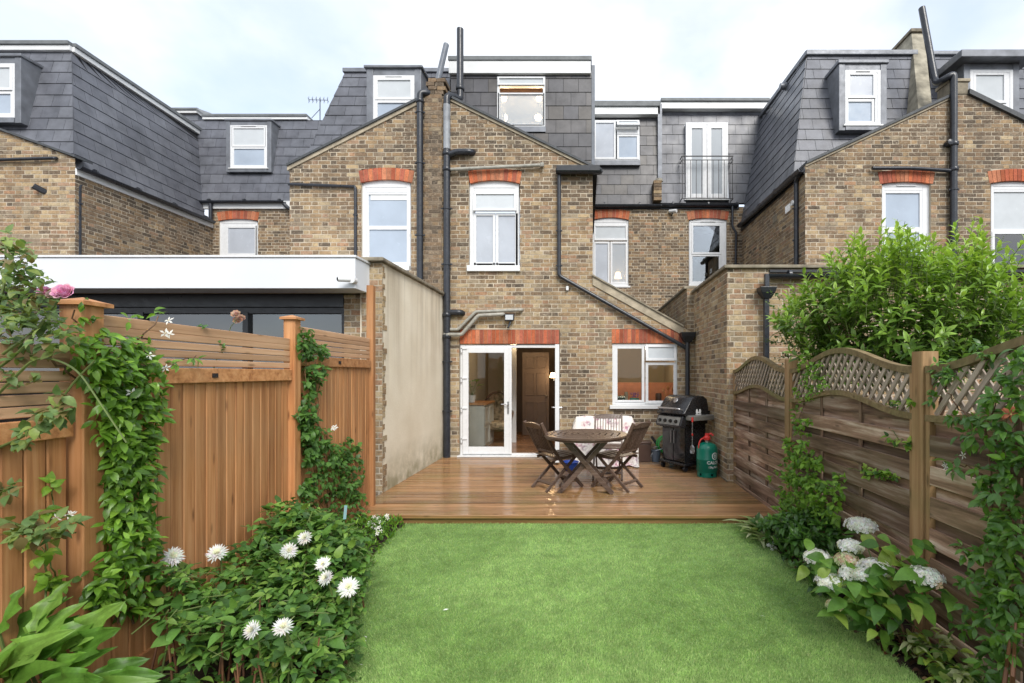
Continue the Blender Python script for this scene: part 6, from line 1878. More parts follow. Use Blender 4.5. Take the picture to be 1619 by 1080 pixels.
# ================================================================= plants
def leaf_shape(W=.4, fold=.22, curl=.3, n=4, a=.85, b=.9, wave=0.0):
    """unit-length leaf along +Y, upper side +Z"""
    v, f = [], []
    rows = []
    for i in range(n + 1):
        t = i / n
        w = (math.sin(math.pi * t ** a) ** b if 0 < t < 1 else 0) * W / 2
        z = -curl * t * t + .12 * curl * math.sin(math.pi * t)
        y = t * (1 - .18 * curl * t)
        if w < 1e-4:
            rows.append([len(v)]); v.append((0, y, z))
        else:
            k = wave * math.sin(i * 2.4)
            rows.append([len(v), len(v) + 1, len(v) + 2])
            v += [(-w, y, z + fold * w + k * w), (0, y, z), (w, y, z + fold * w - k * w)]
    for p, q in zip(rows, rows[1:]):
        if len(p) == 1 and len(q) == 3: f += [(p[0], q[1], q[0]), (p[0], q[2], q[1])]
        elif len(p) == 3 and len(q) == 3: f += [(p[0], p[1], q[1], q[0]), (p[1], p[2], q[2], q[1])]
        elif len(p) == 3: f += [(p[0], p[1], q[0]), (p[1], p[2], q[0])]
    return np.array(v), f


def ribbed_leaf(W, fold, curl, wave, seed, n=9, m=6):
    """big leaf with sunk parallel veins and a wavy rim"""
    r = random.Random(seed); v, f, k = [], [], []
    ph = r.uniform(0, 6)
    for i in range(n + 1):
        t = i / n
        w = max(.012, math.sin(math.pi * min(1, .06 + t * .94) ** .8) ** .8) * W / 2
        if i == n: w = .004
        for j in range(m + 1):
            u = 2 * j / m - 1
            z = -curl * t * t + fold * w * abs(u) ** 1.3 + wave * w * math.sin(i * 1.7 + ph + (1.2 if u > 0 else 0)) * u * u + (.012 if j % 2 else 0)
            v.append((w * u, t * (1 - .15 * curl * t) - .05 * abs(u) * W, z))
    for i in range(n):
        for j in range(m):
            a = i * (m + 1) + j; f.append((a, a + 1, a + m + 2, a + m + 1)); k.append((1.10 if j % 2 == 0 else .92) * (1.15 if j in (0, m - 1) else 1) * r.uniform(.94, 1.05))
    return np.array(v), f, k


class Plant:
    """leaves are gathered, the largest in view become single leaves, the rest one joined mass"""
    def __init__(s, name, label, cat, base, shapes, tints, mat='leaf', nind=140, group=None, seed=1):
        s.root = thing(name, label, cat, base, group)
        s.shapes, s.tints, s.mat, s.nind = shapes, tints, M[mat], nind
        s.items = []; s.r = random.Random(seed); s.stems = {}

    def leaf(s, pos, d, up, size, tint=None):
        s.items.append((Vector(pos), Vector(d), Vector(up), size, s.r.randrange(len(s.shapes)), s.r.randrange(len(s.tints)) if tint is None else tint))

    def stem(s, pts, r0, r1=None, mat='stem'):
        s.stems.setdefault(mat, MB()).tube([Vector(p) for p in pts], r0, 5, r2=r1 or r0 * .5, caps=False)

    def basis(s, d, up):
        y = d.normalized(); x = y.cross(up)
        if x.length < 1e-3: x = y.orthogonal()
        x.normalize(); z = x.cross(y)
        return x, y, z

    def finish(s, part='leaf', mass='foliage'):
        def score(it):
            p = it[0]
            if not in_frame(p, 10): return -1
            dd = (p - cam.location).length
            return it[3] / dd ** 1.6 * s.r.uniform(.8, 1.2)
        order = sorted(range(len(s.items)), key=lambda i: -score(s.items[i]))
        single = set(i for i in order[:s.nind] if score(s.items[i]) > 0)
        cache = {}; V, F, T, off = [], [], [], 0
        o0 = origin(s.root)
        for i, (p, d, up, sz, sh, ti) in enumerate(s.items):
            x, y, z = s.basis(d, up)
            if i in single:
                k = (sh, ti)
                me = cache.get(k)
                if me is None:
                    mb = MB().add(s.shapes[sh][0].tolist(), s.shapes[sh][1], s.tints[ti])
                    if len(s.shapes[sh]) > 2: mb.t = [tuple(q * g_ for q in s.tints[ti]) for g_ in s.shapes[sh][2]]
                    me = mb.mesh(part)
                    me.polygons.foreach_set('use_smooth', [True] * len(me.polygons))
                    me.materials.append(s.mat); cache[k] = me
                o = bpy.data.objects.new(part, me)
                o.matrix_local = Matrix.Translation(p - o0) @ Matrix((x, y, z)).transposed().to_4x4() @ Matrix.Scale(sz, 4)
                link(o, s.root)
            else:
                R = np.array((x, y, z)) * sz
                V.append(s.shapes[sh][0] @ R + np.array(p - o0))
                F += [tuple(q + off for q in f) for f in s.shapes[sh][1]]
                g = s.r.uniform(.88, 1.12); t = s.tints[ti]
                T += [(t[0] * g, t[1] * g, t[2] * g)] * len(s.shapes[sh][1])
                off += len(s.shapes[sh][0])
        if V:
            me = bpy.data.meshes.new(mass); me.from_pydata(np.concatenate(V).tolist(), [], F); set_tint(me, T)
            me.polygons.foreach_set('use_smooth', [True] * len(F)); me.materials.append(s.mat)
            o = link(bpy.data.objects.new(mass, me), s.root); o['kind'] = 'stuff'
        for m_, b in s.stems.items():
            o = b.build('stems', M[m_], s.root, smooth=60); o['kind'] = 'stuff'
        return s.root


PL = lambda px, py, off: P(px, py, (-2.305 + off) / ((px - VX) / FOC + .034))       # on the left fence, off metres in front
PR = lambda px, py, off: P(px, py, (FX_R - off) * FOC / (px - VX))                   # on the right fence
UP = Vector((0, 0, 1))


def rv(r): return Vector((r.gauss(0, 1), r.gauss(0, 1), r.gauss(0, 1))).normalized()


def cloud(pl, pfun, blobs, out, size, offs=(.02, .2), droop=.35, rand=.7, whorl=3, lo_tint=None):
    """leaf sprays on patches of a climber: (px, py, rx, ry, sprays)"""
    r = pl.r
    for (px, py, rx, ry, n) in blobs:
        for _ in range(n):
            a, q = r.uniform(0, 6.283), math.sqrt(r.random())
            o = offs[0] + (offs[1] - offs[0]) * r.random() ** 1.0 * (1 - .5 * q)
            p = pfun(px + rx * q * math.cos(a), py + ry * q * math.sin(a), o)
            ax = (out + rv(r) * .6 + UP * .3).normalized()
            for k in range(whorl):
                d = (ax * .5 + rv(r) * rand + Vector((0, 0, -droop))).normalized()
                pl.leaf(p + d * .004, d, (out * .6 + UP * .8 + rv(r) * .35), size * r.uniform(.65, 1.15))


def climb_stems(pl, pfun, lines, r0=.006, mat='stem_brown', off=.05, wob=6, seed=1):
    r = random.Random(seed)
    for l in lines:
        pts = []
        for (a, b) in zip(l, l[1:]):
            for i in range(6):
                t = i / 6; pts.append(pfun(a[0] + (b[0] - a[0]) * t + r.uniform(-wob, wob), a[1] + (b[1] - a[1]) * t + r.uniform(-wob, wob), off + r.uniform(-.02, .03)))
        pts.append(pfun(*l[-1], off))
        pl.stem(pts, r0, r0 * .5, mat)


GL = [(.085, .18, .028), (.11, .225, .034), (.14, .275, .042), (.19, .335, .06), (.065, .14, .024)]          # fresh jasmine greens
GD = [(.035, .085, .024), (.05, .115, .03), (.065, .145, .036), (.08, .175, .042), (.028, .068, .02)]       # deep greens
GB = [(.045, .105, .034), (.065, .145, .045), (.09, .19, .052), (.115, .225, .06), (.17, .28, .075)]      # dahlia greens
GY = [(.13, .25, .03), (.17, .32, .045), (.22, .37, .06), (.10, .20, .03), (.28, .40, .09)]
GL = [tuple(q * 1.2 * k for q, k in zip(t, (1, 1, .72))) for t in GL]
GD = [tuple(q * 1.25 * k for q, k in zip(t, (1, 1, .72))) for t in GD]
GB = [tuple(q * 1.25 * k for q, k in zip(t, (1, 1, .72))) for t in GB]
GY = [tuple(q * 1.05 * k for q, k in zip(t, (1, 1, .72))) for t in GY]
ELL = [leaf_shape(.40, .25, .25), leaf_shape(.36, .3, .4), leaf_shape(.44, .2, .15)]
OVA = [leaf_shape(.60, .22, .3, 5, .75), leaf_shape(.52, .28, .45, 5, .75), leaf_shape(.66, .15, .2, 5, .7)]
NAR = [leaf_shape(.26, .3, .5, 5), leaf_shape(.22, .3, .7, 5)]

# pinwheel star of jasmine
def star(b, c, n, size, r, tint=(.85, .85, .8)):
    n = n.normalized(); x = n.orthogonal().normalized(); y = n.cross(x)
    a0 = r.uniform(0, 6)
    for k in range(5):
        a = a0 + k * 1.2566
        d = x * math.cos(a) + y * math.sin(a); e = n.cross(d)
        b.add([c, c + d * size * .5 + e * size * .2, c + d * size + e * size * .12 - n * size * .1, c + d * size * .6 - e * size * .16], [(0, 1, 2, 3)], tint)
    b.add([c + n * .003 + x * size * .12, c + n * .003 + y * size * .12, c + n * .003 - x * size * .12, c + n * .003 - y * size * .12], [(0, 1, 2, 3)], (.75, .6, .25))


def stars(pl, pfun, spots, size, off=.2):
    for px, py in spots:
        b = MB()
        for _ in range(pl.r.randint(1, 3)):
            q = pl.r.uniform(-5, 5); w = pl.r.uniform(-5, 5)
            star(b, pfun(px + q, py + w, off), Vector((.3, -1, .4)) + rv(pl.r) * .5, size, pl.r)
        b.build('flower', M['petal'], pl.root)


t, c = HOUSEPLANT; r = random.Random(2); b = MB(); sb = MB()
for k in range(16):
    a = k * 2.4; d = Vector((math.cos(a), math.sin(a), r.uniform(.1, .9))).normalized(); q = c + Vector((0, 0, .12)); e_ = q + Vector((d.x * .14, d.y * .14, r.uniform(.12, .32)))
    sb.tube([q, e_], .004, 4); x = d.cross(UP).normalized(); z = x.cross(d); s_ = r.uniform(.10, .16)
    b.add([e_ + (x * p[0] + d * p[1] + z * p[2]) * s_ for p in OVA[k % 3][0]], OVA[k % 3][1], r.choice(GL[:3]))
b.build('foliage', M['leaf_gloss'], t, smooth=80); sb.build('stems', M['stem'], t)

# ---- star jasmine on the left fence's near post
oL = Vector((.9, -.35, .1))
pl = Plant('climbing_jasmine', 'dense bright green jasmine climbing the left fence near its tallest post', 'climber', LFp(2.5, 0, .1), ELL, GL, 'leaf_gloss', 260, seed=3)
cloud(pl, PL, [(195, 590, 48, 52, 120), (205, 670, 46, 66, 190), (205, 760, 42, 66, 180), (205, 850, 44, 60, 150), (200, 920, 62, 50, 120), (150, 560, 40, 46, 36), (235, 610, 25, 60, 30), (250, 640, 10, 40, 9), (168, 640, 20, 60, 30)], oL, .066, (.03, .22), .45)
cloud(pl, PL, [(140, 520, 20, 30, 8), (215, 540, 30, 16, 8), (245, 552, 20, 14, 6), (272, 590, 14, 30, 4), (213, 505, 10, 10, 3), (250, 492, 8, 6, 3), (310, 565, 14, 8, 3), (120, 500, 22, 25, 6)], oL, .06, (.03, .15), .2, whorl=2)
climb_stems(pl, PL, [[(190, 990), (195, 850), (185, 700), (200, 560)], [(205, 990), (215, 820), (190, 640), (150, 540)], [(180, 600), (215, 545), (250, 500)], [(185, 620), (130, 540), (118, 490)], [(200, 600), (260, 580), (310, 562)], [(60, 545), (105, 590), (160, 620)]], .006, seed=4)
stars(pl, PL, [(237, 564), (264, 580), (263, 508), (266, 530), (208, 617)], .028, .16)
pl.finish()

# ---- thin clematis-like climber on the next panel
pl = Plant('climbing_clematis', 'straggly green clematis climbing beside the middle post of the left fence', 'climber', LFp(4.5, 0, .1), OVA, GD[1:4] + GB[1:3], 'leaf', 160, seed=5)
cloud(pl, PL, [(484, 540, 13, 22, 36), (500, 555, 18, 14, 26), (497, 590, 18, 18, 40), (488, 620, 14, 14, 16), (485, 655, 18, 22, 56), (498, 690, 22, 22, 60), (515, 720, 36, 24, 90), (545, 720, 24, 28, 56), (560, 750, 16, 40, 40), (515, 765, 34, 24, 60), (488, 775, 14, 24, 24), (540, 790, 26, 30, 40), (520, 830, 40, 20, 40), (570, 790, 12, 40, 20)], oL, .062, (.02, .16), .5, whorl=3)
climb_stems(pl, PL, [[(520, 860), (515, 760), (500, 660), (505, 590), (485, 530)], [(530, 860), (525, 770), (512, 700), (498, 640), (510, 570)], [(545, 850), (535, 760), (515, 690)], [(560, 850), (565, 760), (545, 690)], [(510, 860), (500, 780), (490, 700), (486, 560)]] + [[(505 + 6 * i, 862), (500 + 7 * i, 800), (490 + 9 * i, 725)] for i in range(9)], .0045, 'twig_red', .05, 5, seed=6)
stars(pl, PL, [(528, 679)], .03, .14)
pl.finish()
c = PL(545, 806, .2)
tg = tag(MB().obox(c - Vector((.015, 0, .09)), (.032, -.01, .004), (.0, .002, 0), (.012, 0, .13)).build('plant_tag', plain('pale_blue_tag', (.35, .60, .68), .5), None), 'pale blue plastic label hanging in the clematis by the left fence', 'plant label')

# ---- rose at the upper left
pl = Plant('climbing_rose', 'arching rose with pink blooms above the left fence at the frame edge', 'rose bush', Vector((-2.2, 1.55, 0)), OVA, [(.14, .22, .075), (.11, .19, .065), (.18, .26, .085), (.22, .29, .075), (.19, .15, .06)], 'leaf', 150, seed=7)
Pn = lambda px, py, off: P(px, py, 1.95 - off)
cloud(pl, Pn, [(25, 420, 36, 40, 30), (40, 470, 48, 40, 50), (20, 510, 40, 40, 34), (70, 500, 34, 30, 22), (60, 540, 52, 24, 22), (12, 385, 14, 20, 9), (100, 540, 26, 20, 9), (30, 590, 36, 30, 12), (40, 430, 30, 24, 12)], Vector((.2, -.8, .3)), .044, (-.1, .2), .2, whorl=3)
cloud(pl, Pn, [(80, 655, 30, 12, 9), (60, 672, 30, 14, 9), (100, 640, 20, 16, 7), (45, 700, 12, 10, 5), (10, 770, 16, 16, 6), (40, 830, 26, 14, 8), (75, 845, 30, 14, 9), (30, 850, 12, 18, 5), (105, 820, 14, 14, 4)], Vector((.2, -.8, .3)), .055, (.0, .2), .35, whorl=3)
for pth in ([(-30, 720), (40, 690), (80, 655), (120, 600), (150, 570)], [(-20, 815), (30, 830), (80, 848), (120, 842)], [(-30, 600), (30, 560), (75, 500), (95, 470)], [(-20, 520), (10, 450), (8, 375)], [(5, 560), (60, 520), (100, 465)], [(-20, 640), (60, 560), (120, 580), (200, 700)]):
    pl.stem(fillet([Pn(x, y, .03) for x, y in pth], .12), .006, .003, 'stem')
def rose(parent, c, size, cols, r):
    b = MB(); n = Vector((.25, -.8, .5)).normalized(); x = n.orthogonal().normalized(); y = n.cross(x)
    for ring in range(6):
        k = (3, 4, 5, 6, 7, 8)[ring]; ri, ro = size * (.05 + .12 * ring), size * (.14 + .165 * ring); h = size * (.62 - .035 * ring - .06 * max(0, ring - 3)); hb_ = -size * .15
        t = r.choice(cols)
        for i in range(k):
            a = 6.283 * (i + r.uniform(-.15, .15)) / k + ring * .9; wd = 6.283 / k * .62; v = []
            for f_, rr, z in ((-1, ri, hb_), (0, ri * 1.05, hb_), (1, ri, hb_), (-1, ro * .93, h * .7), (0, ro, h * .75), (1, ro * .93, h * .7), (-.6, ro * 1.06, h * .96), (0, ro * 1.18, h), (.6, ro * 1.06, h * .96)):
                q = a + f_ * wd; v.append(c + (x * math.cos(q) + y * math.sin(q)) * rr + n * z)
            b.add(v, [(0, 1, 4, 3), (1, 2, 5, 4), (3, 4, 7, 6), (4, 5, 8, 7)], tuple(q * r.uniform(.88, 1.1) for q in t))
    return b.build('bloom', M['petal'], parent)
PINK = [(.72, .36, .52), (.76, .44, .58), (.66, .28, .45)]
rose(pl.root, Pn(101, 463, .08), .034, PINK, pl.r); rose(pl.root, Pn(70, 461, .05), .02, PINK, pl.r); rose(pl.root, Pn(84, 466, .06), .02, [(.45, .35, .3)], pl.r)
pl.finish()
pl = Plant('faded_rose', 'faded peach rose heads leaning over the slatted top of the left fence', 'rose', LFp(3.3, 1.6, -.05), OVA, GB[:3], 'leaf', 12, seed=8)
for px, py in ((373, 497), (381, 504), (376, 507)): rose(pl.root, PL(px, py, .0), .028, [(.55, .36, .26), (.6, .45, .36), (.5, .3, .2)], pl.r)
climb_stems(pl, PL, [[(330, 600), (352, 545), (372, 505)]], .004, 'stem', .0, 2, seed=9)
cloud(pl, PL, [(345, 545, 10, 12, 4), (318, 515, 5, 5, 2)], oL, .04, (0, .04), .2)
pl.finish()

# ---- thin young shoots on the nearest boards
pl = Plant('young_climber', 'sparse yellow-green shoots against the nearest boards of the left fence', 'climber', LFp(2.1, 0, .05), OVA, GY, 'leaf', 60, seed=10)
cloud(pl, PL, [(82, 770, 6, 20, 4), (75, 800, 8, 16, 4), (66, 875, 16, 14, 7), (75, 910, 26, 16, 10), (95, 930, 20, 14, 8), (50, 860, 10, 10, 4)], oL, .05, (.02, .08), .3, whorl=2)
climb_stems(pl, PL, [[(72, 950), (75, 870), (82, 800), (84, 750)], [(80, 950), (90, 915), (66, 865)]], .004, 'stem', .03, 3, seed=11)
stars(pl, PL, [(110, 818), (93, 816)], .022, .08)
pl.finish()

# ---- dahlias
def dahlia(parent, c, n, size, r):
    b = MB(); n = n.normalized(); x = n.orthogonal().normalized(); y = n.cross(x)
    for ring in range(6):
        k = (16, 18, 18, 15, 11, 7)[ring]; el = (-.15, .12, .4, .7, 1.0, 1.25)[ring]; L = size * (1.0, 1.0, .95, .82, .65, .5)[ring]
        for i in range(k):
            a = 6.283 * (i + .5 * (ring % 2)) / k + r.uniform(-.08, .08); l = L * r.uniform(.86, 1.08); e_ = el + r.uniform(-.12, .12)
            d = (x * math.cos(a) + y * math.sin(a)) * math.cos(e_) + n * math.sin(e_); e = n.cross(d).normalized(); w = size * .11
            t = (.82, .82, .79) if ring < 4 else (.80, .80, .62)
            tip = c + d * l + n * l * .08
            b.add([c + d * l * .12, c + d * l * .55 + e * w, tip, c + d * l * .55 - e * w, c + d * l * .5 + d.cross(e) * w * .5], [(0, 1, 4), (1, 2, 4), (2, 3, 4), (3, 0, 4)], tuple(q * r.uniform(.92, 1.05) for q in t))
    return b.build('bloom', M['petal'], parent)


pl = Plant('dahlia', 'leafy green dahlia bush with spiky white blooms in the left bed', 'dahlia', Vector((-1.85, 2.9, 0)), OVA, GB, 'leaf', 300, seed=12)
r = pl.r
def dmax(x, y): return .52 + .07 * math.sin(x * 6 + y * 4) + .06 * math.sin(y * 5.3 + x * 2) - .55 * max(0, x + 1.72) + .30 * max(0, -1.95 - x)
for _ in range(1250):
    y = r.uniform(2.15, 3.6); xl, xr_ = fenceL(y) + .12, lawn_left(y) + .08
    x = r.uniform(xl, xr_)
    if y < 2.45 and x < -1.95: continue
    z = max(.05, dmax(x, y) * (1 - .75 * r.random() ** 2.2))
    p = Vector((x, y, z))
    # pinnate leaf: a terminal leaflet and two pairs
    d = (Vector((r.gauss(0, .8), r.gauss(-.35, .7), r.uniform(-.3, .95)))).normalized(); e = d.cross(UP).normalized()
    L = r.uniform(.055, .098)
    up_ = UP + rv(r) * .55
    pl.leaf(p, d, up_, L)
    for s in (-1, 1):
        pl.leaf(p - d * .02, (d * .35 + e * s).normalized(), up_, L * .72)
        if r.random() < .6: pl.leaf(p - d * .06, (d * .3 + e * s).normalized(), up_, L * .6)
    if r.random() < .4: pl.stem([p - d * .1, p], .003, .002)
    if r.random() < .07: pl.stem([Vector((x + r.uniform(-.05, .05), y + r.uniform(-.05, .05), 0)), p - d * .06], .007, .004, 'twig_red' if r.random() < .5 else 'stem')
for (px, py, Y, s) in ((273, 880, 2.62, .068), (343, 875, 2.8, .062), (457, 871, 2.85, .060), (482, 851, 3.0, .058), (511, 892, 2.72, .056), (516, 914, 2.68, .05), (551, 929, 2.66, .066), (400, 996, 2.14, .046), (447, 992, 2.18, .054)):
    c = P(px, py, Y)
    dahlia(pl.root, c, Vector((.1 + r.uniform(-.45, .45), -.75 + r.uniform(-.1, .35), .65 + r.uniform(-.35, .3))), s * r.uniform(.80, .95), r)
    pl.stem([c + Vector((r.uniform(-.04, .04), .1, -.35)), c + Vector((0, .03, -.05)), c], .006, .004)
for (px, py, Y) in ((495, 840, 3.3), (457, 977, 2.5), (435, 1050, 2.3)):
    c = P(px, py, Y); b = MB().lathe([(0, -.018), (.016, -.006), (.014, .008), (0, .02)], c, 8, tint=(.45, .42, .12)); b.build('bud', M['petal'], pl.root, smooth=60)
    pl.stem([c + Vector((0, .06, -.2)), c], .004, .003)
pl.finish()

# ---- dark leafy shrub behind the dahlias
pl = Plant('peony', 'dark green peony clump against the left fence behind the dahlias', 'shrub', Vector((-2.2, 3.8, 0)), ELL + OVA[:1], GD[1:4] + GB[:2], 'leaf', 150, seed=13); r = pl.r
for _ in range(330):
    y = r.uniform(3.45, 4.1); x = r.uniform(fenceL(y) + .04, fenceL(y) + .52)
    zc = .60 - .9 * (x - fenceL(y) - .22) ** 2 * 3 - .5 * abs(y - 3.75); z = max(.05, zc * (1 - .7 * r.random() ** 2))
    d = Vector((r.gauss(.2, .7), r.gauss(-.4, .6), r.uniform(-.1, .5))).normalized(); e = d.cross(UP).normalized()
    pl.leaf((x, y, z), d, UP + rv(r) * .3, .095)
    for s in (-1, 1): pl.leaf((x, y, z), (d * .6 + e * s * .7).normalized(), UP + rv(r) * .3, .08)
    if r.random() < .15: pl.stem([(x, y, 0), (x, y, z)], .005, .003, 'twig_red')
pl.finish()

# ---- low ground cover with white flowers at the deck's left corner
pl = Plant('groundcover', 'low fine-leaved plant with small white flowers by the deck corner', 'bedding plant', Vector((-2.1, 4.7, 0)), NAR + ELL[:1], GL + GB[1:3], 'leaf', 60, seed=14); r = pl.r
for _ in range(620):
    y = r.uniform(4.0, 5.12); x = r.uniform(fenceL(y) + .05, lawn_left(y) + .06)
    z = r.uniform(.02, .18) * (1.2 - abs(y - 4.6))
    for k in range(2): pl.leaf((x, y, z), Vector((r.gauss(0, .5), r.gauss(0, .5), .6)).normalized(), rv(r), r.uniform(.035, .07))
for k in range(9):
    y = r.uniform(4.45, 5.0); x = lawn_left(y) - r.uniform(.0, .22); b = MB()
    for _ in range(3): star(b, Vector((x + r.uniform(-.03, .03), y, .13 + r.uniform(0, .07))), Vector((.1, -.6, .8)), .026, r)
    b.build('flower', M['petal'], pl.root)
pl.finish()

# ---- big fleshy leaves at the lower left
BIG = [ribbed_leaf(.40, .5, .32, .5, 1), ribbed_leaf(.36, .7, .5, .45, 2), ribbed_leaf(.46, .35, .2, .55, 3)]
pl = Plant('hosta', 'large pale-green fleshy leaves of a hosta in the lower left corner', 'hosta', P(80, 1120, 1.95) * 1.0, BIG, [(.08, .185, .026), (.06, .145, .02), (.11, .235, .032), (.17, .31, .055)], 'leaf', 80, seed=15); r = pl.r
spots = [(10, 1010, 1.95, .42, (.35, -.1, .75)), (60, 1000, 1.98, .44, (.45, .0, .8)), (110, 985, 2.0, .42, (.5, .1, .75)), (150, 1000, 2.02, .36, (.55, -.1, .6)), (20, 1070, 1.85, .40, (.5, -.3, .6)), (90, 1080, 1.85, .38, (.8, -.2, .45)),
         (140, 1080, 1.88, .36, (.9, -.2, .35)), (170, 1085, 1.86, .34, (.95, -.1, .25)), (50, 1100, 1.75, .36, (.4, -.5, .5)), (-20, 1060, 1.85, .4, (.1, -.2, .9)), (0, 950, 2.0, .3, (.25, .0, .9)), (110, 1050, 1.92, .34, (.7, .1, .6)), (190, 1060, 1.95, .3, (.9, .0, .35)), (70, 960, 2.03, .34, (.2, .1, .9)), (40, 1040, 1.9, .4, (.7, -.2, .7))]
for px, py, Y, s, d in spots:
    for k in range(2):
        dd = Vector(d) + rv(r) * .22; p = P(px + r.uniform(-14, 14), py + r.uniform(-6, 20), Y + r.uniform(-.06, .06))
        pl.leaf(p - dd.normalized() * s * .25, dd, UP * .7 + Vector((.1, -.8, 0)) + rv(r) * .25, s * r.uniform(.75, 1.05) * .70)
        pl.stem([Vector((p.x * .97, p.y + .05, 0)), p - dd.normalized() * s * .25], .009, .006)
pl.finish()
b = MB().tube([P(30, 1100, 1.9), P(55, 1010, 1.92)], .008, 6); b.build('stake', M['stem'], pl.root)

# ---- climber at the right fence's second post
oR = Vector((-.85, -.45, .15))
pl = Plant('climbing_jasmine', 'light green jasmine climbing the right fence at its second post', 'climber', Vector((FX_R - .1, 4.7, 0)), OVA, GL + GY[:2], 'leaf', 190, seed=16)
cloud(pl, PR, [(1268, 672, 16, 18, 20), (1262, 710, 22, 26, 44), (1268, 745, 30, 28, 70), (1275, 780, 40, 30, 90), (1262, 805, 36, 26, 60), (1310, 790, 24, 24, 28), (1305, 815, 22, 18, 24), (1325, 760, 14, 12, 8), (1238, 790, 18, 18, 16), (1290, 725, 16, 16, 12), (1235, 745, 8, 8, 4), (1218, 757, 6, 6, 3)], oR, .058, (.03, .26), .35)
cloud(pl, PR, [(1278, 580, 20, 22, 30), (1290, 605, 22, 18, 30), (1270, 620, 14, 18, 16), (1262, 640, 10, 14, 8)], oR, .045, (.0, .12), .3)
climb_stems(pl, PR, [[(1270, 850), (1265, 760), (1262, 680), (1275, 600)], [(1285, 850), (1290, 780), (1270, 700)], [(1290, 760), (1320, 790), (1345, 800)]], .005, 'stem_brown', .05, 4, seed=17)
pl.finish()
pl = Plant('ivy_sprig', 'small pale ivy sprigs growing through the slats of the right fence', 'climber', PR(1380, 750, .02), OVA, GY + GB[:2], 'leaf', 60, seed=18)
cloud(pl, PR, [(1368, 748, 10, 8, 5), (1385, 750, 14, 9, 8), (1408, 754, 8, 10, 6), (1415, 692, 10, 9, 5), (1432, 700, 8, 10, 5), (1418, 640, 12, 6, 4), (1447, 640, 6, 14, 4)], oR, .05, (.02, .07), .2)
climb_stems(pl, PR, [[(1340, 740), (1375, 748), (1412, 756)], [(1405, 675), (1425, 700), (1436, 712)]], .003, 'stem', .03, 2, seed=19)
pl.finish()

# ---- dark evergreen below it
pl = Plant('evergreen_shrub', 'dark glossy evergreen shrub by the right fence near the deck', 'shrub', Vector((1.9, 4.0, 0)), ELL, GD + GB[:1], 'leaf_gloss', 200, seed=20); r = pl.r
for _ in range(300):
    y = r.uniform(3.5, 4.75); x = r.uniform(1.66, 2.06); h_ = (.36 + .12 * math.sin(y * 5)) * (1 - ((x - 1.95) / .42) ** 2 * .5); z = max(.04, h_ * (1 - .8 * r.random() ** 2))
    ax = Vector((r.gauss(-.3, .5), r.gauss(-.4, .5), r.uniform(.2, 1))).normalized()
    for k in range(6):
        d = (ax * .4 + rv(r) * .8).normalized(); pl.leaf((x, y, z), d, UP + ax * .5, r.uniform(.06, .095))
pl.finish()

# ---- variegated clump at the deck's right corner
pl = Plant('variegated_hosta', 'white-edged narrow leaved hosta at the deck right corner', 'hosta', Vector((1.75, 4.9, 0)), NAR, [(.42, .46, .25), (.30, .38, .14), (.13, .24, .05), (.55, .56, .36), (.10, .19, .04)], 'leaf', 70, seed=21); r = pl.r
for _ in range(95):
    a = r.uniform(0, 6.28); c = Vector((1.74 + r.uniform(-.08, .12), 4.75 + r.uniform(-.25, .25), .03))
    d = Vector((math.cos(a) * .7, math.sin(a) * .7, r.uniform(.6, 1.4))).normalized(); pl.leaf(c, d, Vector((-d.x, -d.y, 1)), r.uniform(.16, .30))
b = MB()
for k in range(10): star(b, Vector((1.72 + r.uniform(-.05, .05), 4.4 + r.uniform(-.06, .06), .05 + r.uniform(0, .04))), Vector((0, -.6, .8)), .02, r)
b.build('flower', M['petal'], pl.root)
pl.finish()

# ---- hydrangea
pl = Plant('hydrangea', 'hydrangea with white mophead flowers in the right bed', 'hydrangea', Vector((1.95, 2.95, 0)), [leaf_shape(.62, .2, .3, 6, .72), leaf_shape(.56, .28, .42, 6, .75), leaf_shape(.66, .12, .2, 6, .72)], [(.09, .205, .033), (.12, .25, .04), (.16, .30, .05), (.07, .165, .03), (.24, .34, .06)], 'leaf', 200, seed=22); r = pl.r
heads = [(1361, 829, 3.35, .095), (1293, 880, 3.3, .085), (1346, 862, 3.25, .075), (1338, 884, 3.1, .07), (1384, 896, 2.95, .092), (1350, 905, 2.95, .075), (1313, 918, 3.0, .08), (1462, 909, 2.65, .082), (1320, 955, 2.85, .045), (1366, 908, 2.85, .06)]
def head(c, R_, pale):
    b = MB(); N = 58
    for i in range(N):
        t = (i + .5) / N; ph = math.acos(1 - 1.15 * t); a = i * 2.39996
        n = Vector((math.sin(ph) * math.cos(a), math.sin(ph) * math.sin(a), math.cos(ph)))
        q = c + Vector((n.x * R_, n.y * R_, n.z * R_ * .5 - R_ * .15)) * r.uniform(.84, 1.12); n = (n + rv(r) * .3).normalized(); x = n.orthogonal().normalized(); y = n.cross(x); a0 = r.uniform(0, 6)
        tint = r.choice([(.88, .88, .84), (.90, .90, .86), (.84, .86, .72)] if pale else [(.72, .72, .55), (.62, .66, .38), (.70, .50, .36)])
        if i > N * .94: tint = r.choice([(.66, .60, .34), (.55, .60, .28), (.68, .45, .32)])
        s = R_ * r.uniform(.26, .36)
        for k in range(4):
            aa = a0 + k * 1.5708; d = x * math.cos(aa) + y * math.sin(aa); e = n.cross(d)
            b.add([q, q + d * s * .55 + e * s * .4 + n * .004, q + d * s + n * .002, q + d * s * .55 - e * s * .4 + n * .004], [(0, 1, 2, 3)], tuple(v_ * r.uniform(.93, 1.05) for v_ in tint))
    b.build('flower_head', M['petal'], pl.root)
